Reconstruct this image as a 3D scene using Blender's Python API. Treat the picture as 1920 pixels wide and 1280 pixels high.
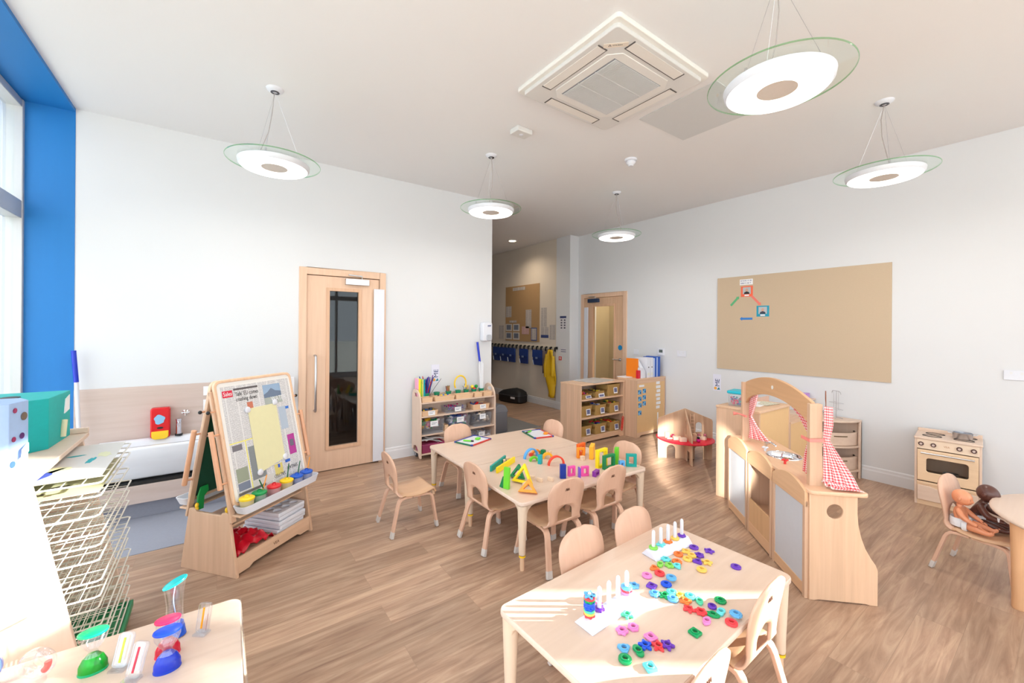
import bpy, bmesh, math, random
from mathutils import Vector, Matrix
random.seed(7)
PI = math.pi
R_ = math.radians
for o in list(bpy.data.objects):
    bpy.data.objects.remove(o, do_unlink=True)
S = bpy.context.scene
C = S.collection

# ------------------------------------------------------------------ camera, light, exposure
FW = Vector((.5827, .8127, 0)); RT = Vector((.8127, -.5827, 0)); UP = Vector((0, 0, 1))
ROLL = .0072
cam = bpy.data.cameras.new('camera'); cam.sensor_width = 36.0; cam.lens = 767.0/1920*36
cam.shift_y = -25.3/1920; cam.clip_start = .02; cam.clip_end = 200
co = bpy.data.objects.new('camera', cam); C.objects.link(co)
rx = RT*math.cos(ROLL)+UP*math.sin(ROLL); uy = UP*math.cos(ROLL)-RT*math.sin(ROLL)
co.matrix_world = Matrix(((rx.x, uy.x, -FW.x, 0), (rx.y, uy.y, -FW.y, 0), (rx.z, uy.z, -FW.z, 1.6), (0, 0, 0, 1)))
S.camera = co
S.view_settings.view_transform = 'Standard'; S.view_settings.look = 'None'
S.view_settings.gamma = 1; S.view_settings.use_curve_mapping = False
S.view_settings.exposure = 0.04

w = bpy.data.worlds.new('world'); S.world = w; w.use_nodes = True
bg = w.node_tree.nodes['Background']; bg.inputs[0].default_value = (.92, .96, 1.03, 1); bg.inputs[1].default_value = 3.1

sun = bpy.data.lights.new('sun', 'SUN'); sun.energy = 22; sun.angle = R_(.6); sun.color = (1, .95, .88)
so = bpy.data.objects.new('sun', sun); C.objects.link(so)
EL = R_(15.5)
sdir = Vector((-.8127*math.cos(EL), .5827*math.cos(EL), -math.sin(EL)))
so.rotation_euler = sdir.to_track_quat('-Z', 'Y').to_euler(); so.location = (8, -4, 5)

# spot lamp added outside the left windows, standing in for sun reflected off glass
gl = bpy.data.lights.new('added glint spot', 'SPOT'); gl.energy = 24000; gl.spot_size = R_(5.6); gl.spot_blend = .35; gl.shadow_soft_size = .05; gl.color = (1, .96, .9)
go_ = bpy.data.objects.new('added glint spot', gl); C.objects.link(go_); gd = Vector((.8127*math.cos(EL), .5827*math.cos(EL), -math.sin(EL)))
go_.rotation_euler = gd.to_track_quat('-Z', 'Y').to_euler(); go_.location = Vector((4.42, 2.66, .12))-gd*9.5

def portal(name, loc, direction, sx, sy):
    l = bpy.data.lights.new(name, 'AREA'); l.shape = 'RECTANGLE'; l.size = sx; l.size_y = sy
    l.cycles.is_portal = True
    o = bpy.data.objects.new(name, l); C.objects.link(o); o.location = loc
    o.rotation_euler = Vector(direction).to_track_quat('-Z', 'Z').to_euler()
H = 3.392; XL = -.974; XW = -1.303; XB = 5.695; YA = 4.875; YB = -4.0
portal('window portal left', (XW-.06, .4, 1.7), (1, 0, 0), 8.8, 3.3)
portal('window portal behind', (2.2, YB-.1, 1.7), (0, 1, 0), 6.4, 3.3)
portal('window portal right', (XB+.1, -2.9, 1.7), (-1, 0, 0), 2.1, 3.3)

# ------------------------------------------------------------------ materials
def s2l(c):
    return tuple(((v/255)/12.92 if v/255 <= .04045 else ((v/255+.055)/1.055)**2.4) for v in c)
MATS = {}
def nt(name):
    m = bpy.data.materials.new(name); m.use_nodes = True
    return m, m.node_tree, m.node_tree.nodes['Principled BSDF']
def plain(name, rgb, rough=.5, metal=0, spec=.5, noise=.03, em=0):
    """a coloured material with a faint procedural unevenness"""
    if name in MATS: return MATS[name]
    m, t, b = nt(name); c = s2l(rgb)
    n = t.nodes.new('ShaderNodeTexNoise'); n.inputs['Scale'].default_value = 9
    mx = t.nodes.new('ShaderNodeMix'); mx.data_type = 'RGBA'
    mx.inputs[6].default_value = tuple(min(1, v*(1-noise)) for v in c)+(1,)
    mx.inputs[7].default_value = tuple(min(1, v*(1+noise)) for v in c)+(1,)
    t.links.new(n.outputs[0], mx.inputs[0]); t.links.new(mx.outputs[2], b.inputs['Base Color'])
    b.inputs['Roughness'].default_value = rough; b.inputs['Metallic'].default_value = metal
    b.inputs['Specular IOR Level'].default_value = spec
    if em:
        b.inputs['Emission Color'].default_value = c+(1,); b.inputs['Emission Strength'].default_value = em
    MATS[name] = m; return m
def wood(name, rgb, axis='z', rough=.42, contrast=.10, scale=1.0, strips=0):
    rgb = (rgb[0], rgb[1]*.99, min(255, rgb[2]*1.0+5))
    """wood with grain running along one object axis; strips = width of glued boards across it"""
    if name in MATS: return MATS[name]
    m, t, b = nt(name); c = s2l(rgb); N = t.nodes.new; L = t.links.new
    tc = N('ShaderNodeTexCoord'); mp = N('ShaderNodeMapping')
    st = {'x': (1.2, 22, 22), 'y': (22, 1.2, 22), 'z': (22, 22, 1.2)}[axis]
    mp.inputs['Scale'].default_value = tuple(v*scale for v in st)
    L(tc.outputs['Object'], mp.inputs['Vector'])
    n = N('ShaderNodeTexNoise'); n.inputs['Scale'].default_value = 1.5; n.inputs['Detail'].default_value = 5; n.inputs['Distortion'].default_value = .6
    L(mp.outputs[0], n.inputs['Vector'])
    r = N('ShaderNodeValToRGB'); r.color_ramp.elements[0].position = .3; r.color_ramp.elements[1].position = .7
    r.color_ramp.elements[0].color = (c[0]*(1-contrast*.9), c[1]*(1-contrast*1.15), c[2]*(1-contrast*1.3), 1)
    r.color_ramp.elements[1].color = (min(1, c[0]*(1+contrast*.5)), min(1, c[1]*(1+contrast*.7)), min(1, c[2]*(1+contrast*1.0)), 1)
    L(n.outputs[0], r.inputs[0]); out = r.outputs[0]
    if strips:
        sx = N('ShaderNodeSeparateXYZ'); L(tc.outputs['Object'], sx.inputs[0])
        add = N('ShaderNodeMath'); add.operation = 'ADD'
        a = {'x': (1, 2), 'y': (0, 2), 'z': (0, 1)}[axis]
        L(sx.outputs[a[0]], add.inputs[0]); L(sx.outputs[a[1]], add.inputs[1])
        dv = N('ShaderNodeMath'); dv.operation = 'DIVIDE'; dv.inputs[1].default_value = strips; L(add.outputs[0], dv.inputs[0])
        fl = N('ShaderNodeMath'); fl.operation = 'FLOOR'; L(dv.outputs[0], fl.inputs[0])
        wn = N('ShaderNodeTexWhiteNoise'); wn.noise_dimensions = '1D'; L(fl.outputs[0], wn.inputs['W'])
        hv = N('ShaderNodeHueSaturation'); mr = N('ShaderNodeMapRange'); mr.inputs[3].default_value = .9; mr.inputs[4].default_value = 1.06
        L(wn.outputs[0], mr.inputs[0]); L(mr.outputs[0], hv.inputs['Value']); L(out, hv.inputs['Color']); out = hv.outputs[0]
    L(out, b.inputs['Base Color']); b.inputs['Roughness'].default_value = rough
    MATS[name] = m; return m
def clear(name, tint=(1, 1, 1), alpha=.12, rough=.02, milky=False):
    """clear glass or plastic seen as a tinted see-through sheet with a sheen"""
    if name in MATS: return MATS[name]
    m = bpy.data.materials.new(name); m.use_nodes = True; t = m.node_tree; t.nodes.clear(); N = t.nodes.new; L = t.links.new
    o = N('ShaderNodeOutputMaterial'); tr = N('ShaderNodeBsdfTransparent'); tr.inputs[0].default_value = tint+(1,)
    if milky: g = N('ShaderNodeBsdfPrincipled'); g.inputs['Base Color'].default_value = tuple(min(1, v) for v in tint)+(1,); g.inputs['Roughness'].default_value = rough
    else: g = N('ShaderNodeBsdfGlossy'); g.inputs['Color'].default_value = (1, 1, 1, 1); g.inputs['Roughness'].default_value = rough
    lw = N('ShaderNodeLayerWeight'); lw.inputs[0].default_value = .5
    pw = N('ShaderNodeMath'); pw.operation = 'POWER'; pw.inputs[1].default_value = 3.5; L(lw.outputs['Facing'], pw.inputs[0])
    ml = N('ShaderNodeMath'); ml.operation = 'MULTIPLY'; ml.inputs[1].default_value = .45; L(pw.outputs[0], ml.inputs[0])
    ad = N('ShaderNodeMath'); ad.operation = 'ADD'; ad.use_clamp = True; ad.inputs[1].default_value = alpha if milky else alpha*.35; L(ml.outputs[0], ad.inputs[0])
    mx = N('ShaderNodeMixShader'); L(ad.outputs[0], mx.inputs[0]); L(tr.outputs[0], mx.inputs[1]); L(g.outputs[0], mx.inputs[2]); L(mx.outputs[0], o.inputs[0])
    MATS[name] = m; return m
def emit(name, rgb, k):
    m, t, b = nt(name); b.inputs['Base Color'].default_value = (1, 1, 1, 1)
    b.inputs['Emission Color'].default_value = rgb+(1,); b.inputs['Emission Strength'].default_value = k
    return m

def floor_mat():
    m, t, b = nt('oak vinyl planks'); N = t.nodes.new; L = t.links.new
    tc = N('ShaderNodeTexCoord'); br = N('ShaderNodeTexBrick'); br.offset = .37; br.offset_frequency = 2
    br.inputs['Scale'].default_value = 1; br.inputs['Brick Width'].default_value = 1.22; br.inputs['Row Height'].default_value = .18
    br.inputs['Mortar Size'].default_value = .0012; br.inputs['Mortar Smooth'].default_value = .3
    br.inputs['Color1'].default_value = (0, 0, 0, 1); br.inputs['Color2'].default_value = (1, 1, 1, 1); br.inputs['Mortar'].default_value = (.5, .5, .5, 1)
    L(tc.outputs['Object'], br.inputs['Vector'])
    # grain
    mp = N('ShaderNodeMapping'); mp.inputs['Scale'].default_value = (1.1, 14, 1); L(tc.outputs['Object'], mp.inputs[0])
    ad = N('ShaderNodeVectorMath'); ad.operation = 'ADD'
    sc = N('ShaderNodeVectorMath'); sc.operation = 'SCALE'; sc.inputs['Scale'].default_value = 7.3
    L(br.outputs['Color'], sc.inputs[0]); L(mp.outputs[0], ad.inputs[0]); L(sc.outputs[0], ad.inputs[1])
    n = N('ShaderNodeTexNoise'); n.inputs['Scale'].default_value = 1.6; n.inputs['Detail'].default_value = 7; n.inputs['Roughness'].default_value = .62; n.inputs['Distortion'].default_value = 1.1
    L(ad.outputs[0], n.inputs['Vector'])
    r = N('ShaderNodeValToRGB'); e = r.color_ramp.elements
    e[0].position = .28; e[0].color = s2l((147, 114, 95))+(1,); e[1].position = .72; e[1].color = s2l((200, 170, 145))+(1,)
    k = e.new(.5); k.color = s2l((177, 145, 122))+(1,)
    L(n.outputs[0], r.inputs[0])
    hv = N('ShaderNodeHueSaturation'); mr = N('ShaderNodeMapRange'); mr.inputs[3].default_value = .84; mr.inputs[4].default_value = 1.12
    L(br.outputs['Color'], mr.inputs[0]); L(mr.outputs[0], hv.inputs['Value']); L(r.outputs[0], hv.inputs['Color'])
    mx = N('ShaderNodeMix'); mx.data_type = 'RGBA'; mx.inputs[7].default_value = s2l((158, 130, 110))+(1,)
    L(br.outputs['Fac'], mx.inputs[0]); L(hv.outputs[0], mx.inputs[6]); L(mx.outputs[2], b.inputs['Base Color'])
    b.inputs['Roughness'].default_value = .38; b.inputs['Specular IOR Level'].default_value = .4
    n2 = N('ShaderNodeTexNoise'); n2.inputs['Scale'].default_value = 3.2; n2.inputs['Detail'].default_value = 4; mp2 = N('ShaderNodeMapping'); mp2.inputs['Scale'].default_value = (.9, 2.6, 1); L(tc.outputs['Object'], mp2.inputs[0]); L(mp2.outputs[0], n2.inputs['Vector'])
    mr2 = N('ShaderNodeMapRange'); mr2.inputs[1].default_value = .3; mr2.inputs[2].default_value = .7; mr2.inputs[3].default_value = .88; mr2.inputs[4].default_value = 1.08; L(n2.outputs[0], mr2.inputs[0])
    hv2 = N('ShaderNodeHueSaturation'); L(mx.outputs[2], hv2.inputs['Color']); L(mr2.outputs[0], hv2.inputs['Value']); L(hv2.outputs[0], b.inputs['Base Color'])
    bp = N('ShaderNodeBump'); bp.inputs['Strength'].default_value = .06; bp.inputs['Distance'].default_value = .01
    L(n.outputs[0], bp.inputs['Height']); L(bp.outputs[0], b.inputs['Normal'])
    return m
def weave_mat(name, rgb, scale=260, contrast=.16):
    m, t, b = nt(name); N = t.nodes.new; L = t.links.new; c = s2l(rgb)
    tc = N('ShaderNodeTexCoord'); n = N('ShaderNodeTexNoise'); n.inputs['Scale'].default_value = scale; n.inputs['Detail'].default_value = 2
    L(tc.outputs['Object'], n.inputs['Vector'])
    mx = N('ShaderNodeMix'); mx.data_type = 'RGBA'; mx.inputs[6].default_value = tuple(v*(1-contrast) for v in c)+(1,); mx.inputs[7].default_value = tuple(min(1, v*(1+contrast)) for v in c)+(1,)
    L(n.outputs[0], mx.inputs[0]); L(mx.outputs[2], b.inputs['Base Color']); b.inputs['Roughness'].default_value = .9
    return m
def stripes_mat(name, ca, cb, axis, period, duty=.5, rough=.6):
    """hard stripes across one object axis (printed lines, woven basket ribs, grille slots)"""
    m, t, b = nt(name); N = t.nodes.new; L = t.links.new
    tc = N('ShaderNodeTexCoord'); sx = N('ShaderNodeSeparateXYZ'); L(tc.outputs['Object'], sx.inputs[0])
    d = N('ShaderNodeMath'); d.operation = 'DIVIDE'; d.inputs[1].default_value = period; L(sx.outputs['xyz'.index(axis)], d.inputs[0])
    f = N('ShaderNodeMath'); f.operation = 'FRACT'; L(d.outputs[0], f.inputs[0])
    g = N('ShaderNodeMath'); g.operation = 'GREATER_THAN'; g.inputs[1].default_value = duty; L(f.outputs[0], g.inputs[0])
    mx = N('ShaderNodeMix'); mx.data_type = 'RGBA'; mx.inputs[6].default_value = s2l(ca)+(1,); mx.inputs[7].default_value = s2l(cb)+(1,)
    L(g.outputs[0], mx.inputs[0]); L(mx.outputs[2], b.inputs['Base Color']); b.inputs['Roughness'].default_value = rough
    return m
def print_mat(name, paper, ink, rows=.006, cols=.05, axes=('x', 'z'), density=.45):
    """body text of a printed sheet: rows of broken dashes"""
    m, t, b = nt(name); N = t.nodes.new; L = t.links.new
    tc = N('ShaderNodeTexCoord'); sx = N('ShaderNodeSeparateXYZ'); L(tc.outputs['Object'], sx.inputs[0])
    def ax(a): return sx.outputs['xyz'.index(a)]
    d = N('ShaderNodeMath'); d.operation = 'DIVIDE'; d.inputs[1].default_value = rows; L(ax(axes[1]), d.inputs[0])
    f = N('ShaderNodeMath'); f.operation = 'FRACT'; L(d.outputs[0], f.inputs[0])
    g = N('ShaderNodeMath'); g.operation = 'GREATER_THAN'; g.inputs[1].default_value = .5; L(f.outputs[0], g.inputs[0])
    n = N('ShaderNodeTexNoise'); n.inputs['Scale'].default_value = 260; L(tc.outputs['Object'], n.inputs['Vector'])
    h = N('ShaderNodeMath'); h.operation = 'GREATER_THAN'; h.inputs[1].default_value = density; L(n.outputs[0], h.inputs[0])
    d2 = N('ShaderNodeMath'); d2.operation = 'DIVIDE'; d2.inputs[1].default_value = cols; L(ax(axes[0]), d2.inputs[0])
    f2 = N('ShaderNodeMath'); f2.operation = 'FRACT'; L(d2.outputs[0], f2.inputs[0])
    g2 = N('ShaderNodeMath'); g2.operation = 'GREATER_THAN'; g2.inputs[1].default_value = .1; L(f2.outputs[0], g2.inputs[0])
    a = N('ShaderNodeMath'); a.operation = 'MULTIPLY'; L(g.outputs[0], a.inputs[0]); L(h.outputs[0], a.inputs[1])
    a2 = N('ShaderNodeMath'); a2.operation = 'MULTIPLY'; L(a.outputs[0], a2.inputs[0]); L(g2.outputs[0], a2.inputs[1])
    mx = N('ShaderNodeMix'); mx.data_type = 'RGBA'; mx.inputs[6].default_value = s2l(paper)+(1,); mx.inputs[7].default_value = s2l(ink)+(1,)
    L(a2.outputs[0], mx.inputs[0]); L(mx.outputs[2], b.inputs['Base Color']); b.inputs['Roughness'].default_value = .8
    return m
def blotch_mat(name, base, spots, scale=6, thr=.6, rough=.7):
    """a sheet or heap with patches of several colours"""
    m, t, b = nt(name); N = t.nodes.new; L = t.links.new
    tc = N('ShaderNodeTexCoord'); v = N('ShaderNodeTexVoronoi'); v.inputs['Scale'].default_value = scale; L(tc.outputs['Object'], v.inputs['Vector'])
    sp = N('ShaderNodeSeparateColor'); L(v.outputs['Color'], sp.inputs[0])
    r = N('ShaderNodeValToRGB'); r.color_ramp.interpolation = 'CONSTANT'; e = r.color_ramp.elements
    cols = [base]+spots; e[0].position = 0; e[0].color = s2l(cols[0])+(1,); e[1].position = thr; e[1].color = s2l(cols[1])+(1,)
    for i, c in enumerate(cols[2:]):
        k = e.new(thr+(1-thr)*(i+1)/(len(cols)-1)); k.color = s2l(c)+(1,)
    L(sp.outputs[0], r.inputs[0]); L(r.outputs[0], b.inputs['Base Color']); b.inputs['Roughness'].default_value = rough
    return m
def gingham_mat():
    m, t, b = nt('red gingham cotton'); N = t.nodes.new; L = t.links.new
    uv = N('ShaderNodeUVMap'); sx = N('ShaderNodeSeparateXYZ'); L(uv.outputs[0], sx.inputs[0]); outs = []
    for i in (0, 1):
        f = N('ShaderNodeMath'); f.operation = 'FRACT'; L(sx.outputs[i], f.inputs[0])
        g = N('ShaderNodeMath'); g.operation = 'GREATER_THAN'; g.inputs[1].default_value = .5; L(f.outputs[0], g.inputs[0]); outs.append(g)
    a = N('ShaderNodeMath'); a.operation = 'ADD'; L(outs[0].outputs[0], a.inputs[0]); L(outs[1].outputs[0], a.inputs[1])
    h = N('ShaderNodeMath'); h.operation = 'MULTIPLY'; h.inputs[1].default_value = .5; L(a.outputs[0], h.inputs[0])
    r = N('ShaderNodeValToRGB'); r.color_ramp.elements[0].color = s2l((250, 238, 236))+(1,); r.color_ramp.elements[1].color = s2l((226, 62, 72))+(1,)
    k = r.color_ramp.elements.new(.5); k.color = s2l((246, 168, 170))+(1,); L(h.outputs[0], r.inputs[0])
    L(r.outputs[0], b.inputs['Base Color']); b.inputs['Roughness'].default_value = .85
    return m

M_WALL = plain('white wall paint', (219, 220, 224), .75, noise=.01)
M_CEIL = plain('white ceiling paint', (230, 230, 233), .85, noise=.01)
M_BLUE = plain('blue wall paint', (22, 118, 192), .55)
M_TRIM = plain('white gloss trim', (226, 227, 232), .35)
M_GREYV = weave_mat('grey wet area vinyl', (150, 152, 165), 60, .05)
M_FLOOR = floor_mat()
W_DOOR = wood('maple door veneer', (226, 192, 158), 'z', .45, .06)
W_DOORX = wood('maple frame rail', (226, 192, 158), 'x', .45, .06)
W_DOORY = wood('maple frame rail along wall', (214, 176, 138), 'y', .45, .06)
W_TOP = wood('pale maple laminate', (222, 198, 172), 'x', .33, .045)
W_EDGE = wood('birch ply edge', (228, 207, 184), 'x', .45, .05)
W_LEG = plain('cream table leg', (226, 204, 182), .5)
W_PIN = wood('birch leg pin', (232, 196, 156), 'z')
W_CHAIR = wood('bent beech ply', (222, 182, 150), 'z', .42, .05)
W_SEAT = wood('beech ply seat', (212, 172, 130), 'x', .4, .06)
W_CLEG = wood('laminated beech leg', (218, 178, 146), 'z', .42, .06)
W_MAP = wood('solid maple', (216, 180, 144), 'z', .42, .08, strips=.07)
W_MAPX = wood('solid maple along', (222, 186, 148), 'x', .42, .08)
W_MAPY = wood('solid maple across', (222, 186, 148), 'y', .42, .08)
W_PALE = wood('pale birch board', (224, 200, 174), 'z', .45, .05)
W_PALEX = wood('pale birch board along', (224, 200, 174), 'x', .45, .05)
W_BOARD = plain('tan hardboard back', (226, 186, 136), .6)
W_RED = wood('reddish beech rod', (226, 172, 130), 'z', .4, .06)
W_PANEL = wood('washed oak laminate', (204, 186, 170), 'x', .45, .08, .7)
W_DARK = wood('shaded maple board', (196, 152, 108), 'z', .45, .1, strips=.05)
P_WHITE = plain('white plastic', (222, 224, 234), .35)
P_CAP = plain('frosted leg tip', (206, 198, 194), .4)
P_YEL = plain('yellow plastic', (250, 205, 40), .4)
P_BLACK = plain('black plastic', (22, 22, 24), .5)
P_GREY = plain('grey plastic', (104, 106, 114), .5)
STEEL = plain('brushed steel', (200, 200, 205), .28, 1)
CHROME = plain('chrome', (225, 225, 230), .08, 1)
M_GLASS = clear('window glass', (.96, .99, .98), .03)
M_DISC = clear('green edged glass disc', (.95, .985, .965), .05)
M_DISCE = clear('glass disc rim', (.62, .86, .66), .35)
M_ACRYL = clear('clear acrylic', (.93, .95, .97), .12)
M_DARKG = plain('dark room behind glass', (74, 76, 82), .5)
M_CORK = weave_mat('hessian pin board', (199, 178, 153), 300, .10)
M_CORK2 = weave_mat('hallway hessian board', (176, 142, 102), 300, .10)
PAPER = plain('white paper', (238, 238, 242), .8)
def col(name, rgb, rough=.4): return plain(name, rgb, rough)

# ------------------------------------------------------------------ mesh building
class MB:
    def __init__(s): s.v = []; s.f = []; s.uv = None
    def add(s, vs, fs):
        n = len(s.v); s.v += [tuple(v) for v in vs]; s.f += [tuple(i+n for i in f) for f in fs]; return s
    def bx(s, x0, x1, y0, y1, z0, z1, M=None):
        vs = [Vector((x, y, z)) for z in (z0, z1) for y in (y0, y1) for x in (x0, x1)]
        if M: vs = [M @ v for v in vs]
        return s.add(vs, [(0, 2, 3, 1), (4, 5, 7, 6), (0, 1, 5, 4), (2, 6, 7, 3), (0, 4, 6, 2), (1, 3, 7, 5)])
    def prism(s, pts, a, b, ax='z', M=None):
        """polygon pts extruded from a to b along ax; pts are the other two axes in order (xy, xz or yz)"""
        def P(p, t): return {'z': (p[0], p[1], t), 'y': (p[0], t, p[1]), 'x': (t, p[0], p[1])}[ax]
        n = len(pts); vs = [Vector(P(p, a)) for p in pts]+[Vector(P(p, b)) for p in pts]
        if M: vs = [M @ v for v in vs]
        return s.add(vs, [tuple(range(n))[::-1], tuple(range(n, 2*n))]+[(i, (i+1) % n, n+(i+1) % n, n+i) for i in range(n)])
    def tube(s, pts, r, n=8, closed=False, cap=True, flat=None):
        """swept circle (or w x t rectangle with flat=(w,t,side)) along a path"""
        pts = [Vector(p) for p in pts]; m = len(pts); rings = []; prev = None
        rr = r if isinstance(r, (list, tuple)) else [r]*m
        for i, p in enumerate(pts):
            a = pts[(i-1) % m] if (closed or i > 0) else p; b = pts[(i+1) % m] if (closed or i < m-1) else p
            t = (b-a).normalized()
            if flat:
                side = Vector(flat[2]).normalized(); nn = t.cross(side).normalized(); side = nn.cross(t).normalized()
                w_, t_ = flat[0]/2, flat[1]/2
                rings.append([p+side*w_+nn*t_, p-side*w_+nn*t_, p-side*w_-nn*t_, p+side*w_-nn*t_])
            else:
                if prev is None:
                    u = t.orthogonal().normalized()
                else:
                    u = prev-t*prev.dot(t); u = u.normalized() if u.length > 1e-6 else t.orthogonal().normalized()
                prev = u; v = t.cross(u)
                rings.append([p+(u*math.cos(2*PI*k/n)+v*math.sin(2*PI*k/n))*rr[i] for k in range(n)])
        k = len(rings[0]); vs = [v for q in rings for v in q]; fs = []
        for i in range(m if closed else m-1):
            j = (i+1) % m
            for q in range(k): fs.append((i*k+q, i*k+(q+1) % k, j*k+(q+1) % k, j*k+q))
        if cap and not closed: fs += [tuple(range(k))[::-1], tuple(range((m-1)*k, m*k))]
        return s.add(vs, fs)
    def lathe(s, prof, n=24, c=(0, 0, 0), sx=1, sy=1, M=None, ang=None, close=True):
        vs = []; fs = []; m = len(prof); full = ang is None; N_ = n if full else n+1
        for k in range(N_):
            a = 2*PI*k/n if full else ang[0]+(ang[1]-ang[0])*k/n
            for r, z in prof: vs.append(Vector((c[0]+math.cos(a)*r*sx, c[1]+math.sin(a)*r*sy, c[2]+z)))
        for k in range(n):
            k2 = (k+1) % N_
            for i in range(m-1): fs.append((k*m+i, k2*m+i, k2*m+i+1, k*m+i+1))
        if M: vs = [M @ v for v in vs]
        if full:
            if prof[0][0] > 1e-5 and prof[-1][0] > 1e-5 and close:
                for k in range(n): fs.append((k*m, k*m+m-1, ((k+1) % n)*m+m-1, ((k+1) % n)*m))
        return s.add(vs, fs)
    def ball(s, c, r, n=14, q=None):
        r = r if isinstance(r, tuple) else (r, r, r); vs = []; m = n//2+1
        M = q if q else Matrix.Identity(3)
        for i in range(m):
            th = PI*i/(m-1)
            for k in range(n):
                a = 2*PI*k/n
                vs.append(Vector(c)+M @ Vector((r[0]*math.sin(th)*math.cos(a), r[1]*math.sin(th)*math.sin(a), r[2]*math.cos(th))))
        fs = [(i*n+k, (i+1)*n+k, (i+1)*n+(k+1) % n, i*n+(k+1) % n) for i in range(m-1) for k in range(n)]
        return s.add(vs, fs)
    def grid(s, rows, thick=0, uv=None):
        m = len(rows[0]); vs = [v for r in rows for v in r]
        fs = [(i*m+k, i*m+k+1, (i+1)*m+k+1, (i+1)*m+k) for i in range(len(rows)-1) for k in range(m-1)]
        s.add(vs, fs)
        if uv: s.uv = [u for r in uv for u in r]
        return s
    def build(s, name, mat, parent=None, bevel=0, smooth=False, loc=None, rz=0, solid=0, seg=2):
        me = bpy.data.meshes.new(name); me.from_pydata(s.v, [], s.f); me.update()
        if s.uv:
            l = me.uv_layers.new(name='UVMap')
            for lp in me.loops: l.data[lp.index].uv = s.uv[lp.vertex_index]
        bm = bmesh.new(); bm.from_mesh(me); bmesh.ops.remove_doubles(bm, verts=bm.verts, dist=1e-6) if not s.uv else None
        bmesh.ops.recalc_face_normals(bm, faces=bm.faces); bm.to_mesh(me); bm.free()
        return finish(me, name, mat, parent, bevel, smooth, loc, rz, solid, seg)
def finish(me, name, mat, parent=None, bevel=0, smooth=False, loc=None, rz=0, solid=0, seg=2):
    me.materials.append(mat)
    o = bpy.data.objects.new(name, me); C.objects.link(o)
    if parent: o.parent = parent
    if loc: o.location = loc
    if rz: o.rotation_euler = (0, 0, rz)
    if solid:
        md = o.modifiers.new('thickness', 'SOLIDIFY'); md.thickness = solid; md.offset = 0
    if bevel:
        md = o.modifiers.new('rounded edges', 'BEVEL'); md.width = bevel; md.segments = seg; md.limit_method = 'ANGLE'; md.angle_limit = R_(40); smooth = True
    if smooth:
        for p in me.polygons: p.use_smooth = True
        try: me.set_sharp_from_angle(angle=R_(50))
        except Exception: pass
    return o
def slab(name, outlines, t, mat, parent=None, M=None, bevel=0, loc=None, rz=0):
    """flat board cut from outlines (first is the edge, the rest are holes), thickness t, in the local xy plane, moved by M"""
    cu = bpy.data.curves.new('tmp', 'CURVE'); cu.dimensions = '2D'; cu.fill_mode = 'BOTH'; cu.extrude = max(1e-5, t/2-bevel); cu.bevel_depth = bevel; cu.bevel_resolution = 1
    if bevel: cu.offset = -bevel
    for ol in outlines:
        sp = cu.splines.new('POLY'); sp.points.add(len(ol)-1)
        for i, p in enumerate(ol): sp.points[i].co = (p[0], p[1], 0, 1)
        sp.use_cyclic_u = True
    o = bpy.data.objects.new('tmp', cu); C.objects.link(o)
    dg = bpy.context.evaluated_depsgraph_get(); me = bpy.data.meshes.new_from_object(o.evaluated_get(dg)); me.name = name
    bpy.data.objects.remove(o); bpy.data.curves.remove(cu)
    if M: me.transform(M)
    me.materials.clear()
    return finish(me, name, mat, parent, 0, bool(bevel), loc, rz)
XZ = Matrix(((1, 0, 0, 0), (0, 0, -1, 0), (0, 1, 0, 0), (0, 0, 0, 1)))    # local xy -> xz (faces -y)
YZ = Matrix(((0, 0, 1, 0), (1, 0, 0, 0), (0, 1, 0, 0), (0, 0, 0, 1)))     # local xy -> yz (faces +x)
def T(x, y, z): return Matrix.Translation((x, y, z))
def RZ(a): return Matrix.Rotation(a, 4, 'Z')
def RX(a): return Matrix.Rotation(a, 4, 'X')
def RY(a): return Matrix.Rotation(a, 4, 'Y')
def rrect(x0, x1, y0, y1, r, n=5):
    rs = r if isinstance(r, (list, tuple)) else [r]*4; out = []
    for (cx, cy, sx, sy, a0), q in zip(((x1, y1, -1, -1, 0), (x0, y1, 1, -1, 90), (x0, y0, 1, 1, 180), (x1, y0, -1, 1, 270)), rs):
        if q <= 0: out.append((cx, cy)); continue
        for k in range(n+1):
            a = R_(a0+90*k/n); out.append((cx+sx*q+math.cos(a)*q, cy+sy*q+math.sin(a)*q))
    return out
def circ(cx, cy, r, n=24, ry=None): return [(cx+r*math.cos(2*PI*k/n), cy+(ry or r)*math.sin(2*PI*k/n)) for k in range(n)]
def text(name, s, size, mat, parent=None, M=None, loc=None, rz=0, depth=.0004, align='LEFT', sx=1):
    cu = bpy.data.curves.new('tmp', 'FONT'); cu.body = s; cu.size = size; cu.extrude = depth; cu.align_x = align; cu.resolution_u = 2; cu.space_line = .9
    o = bpy.data.objects.new('tmp', cu); C.objects.link(o)
    dg = bpy.context.evaluated_depsgraph_get(); me = bpy.data.meshes.new_from_object(o.evaluated_get(dg)); me.name = name
    bpy.data.objects.remove(o); bpy.data.curves.remove(cu)
    me.transform(Matrix.Diagonal((sx, 1, 1, 1)))
    if M: me.transform(M)
    me.materials.clear()
    return finish(me, name, mat, parent, 0, False, loc, rz)
def thing(name, label, cat, loc=(0, 0, 0), rz=0, group=None):
    o = bpy.data.objects.new(name, None); o.empty_display_size = .1; C.objects.link(o)
    o.location = loc; o.rotation_euler = (0, 0, rz); o['label'] = label; o['category'] = cat
    if group: o['group'] = group
    return o
def tag(o, label, cat, group=None, kind=None):
    o['label'] = label; o['category'] = cat
    if group: o['group'] = group
    if kind: o['kind'] = kind
    return o
def struct(o): o['kind'] = 'structure'; return o
def kids(o): return [c for c in bpy.data.objects if c.parent == o]
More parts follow.
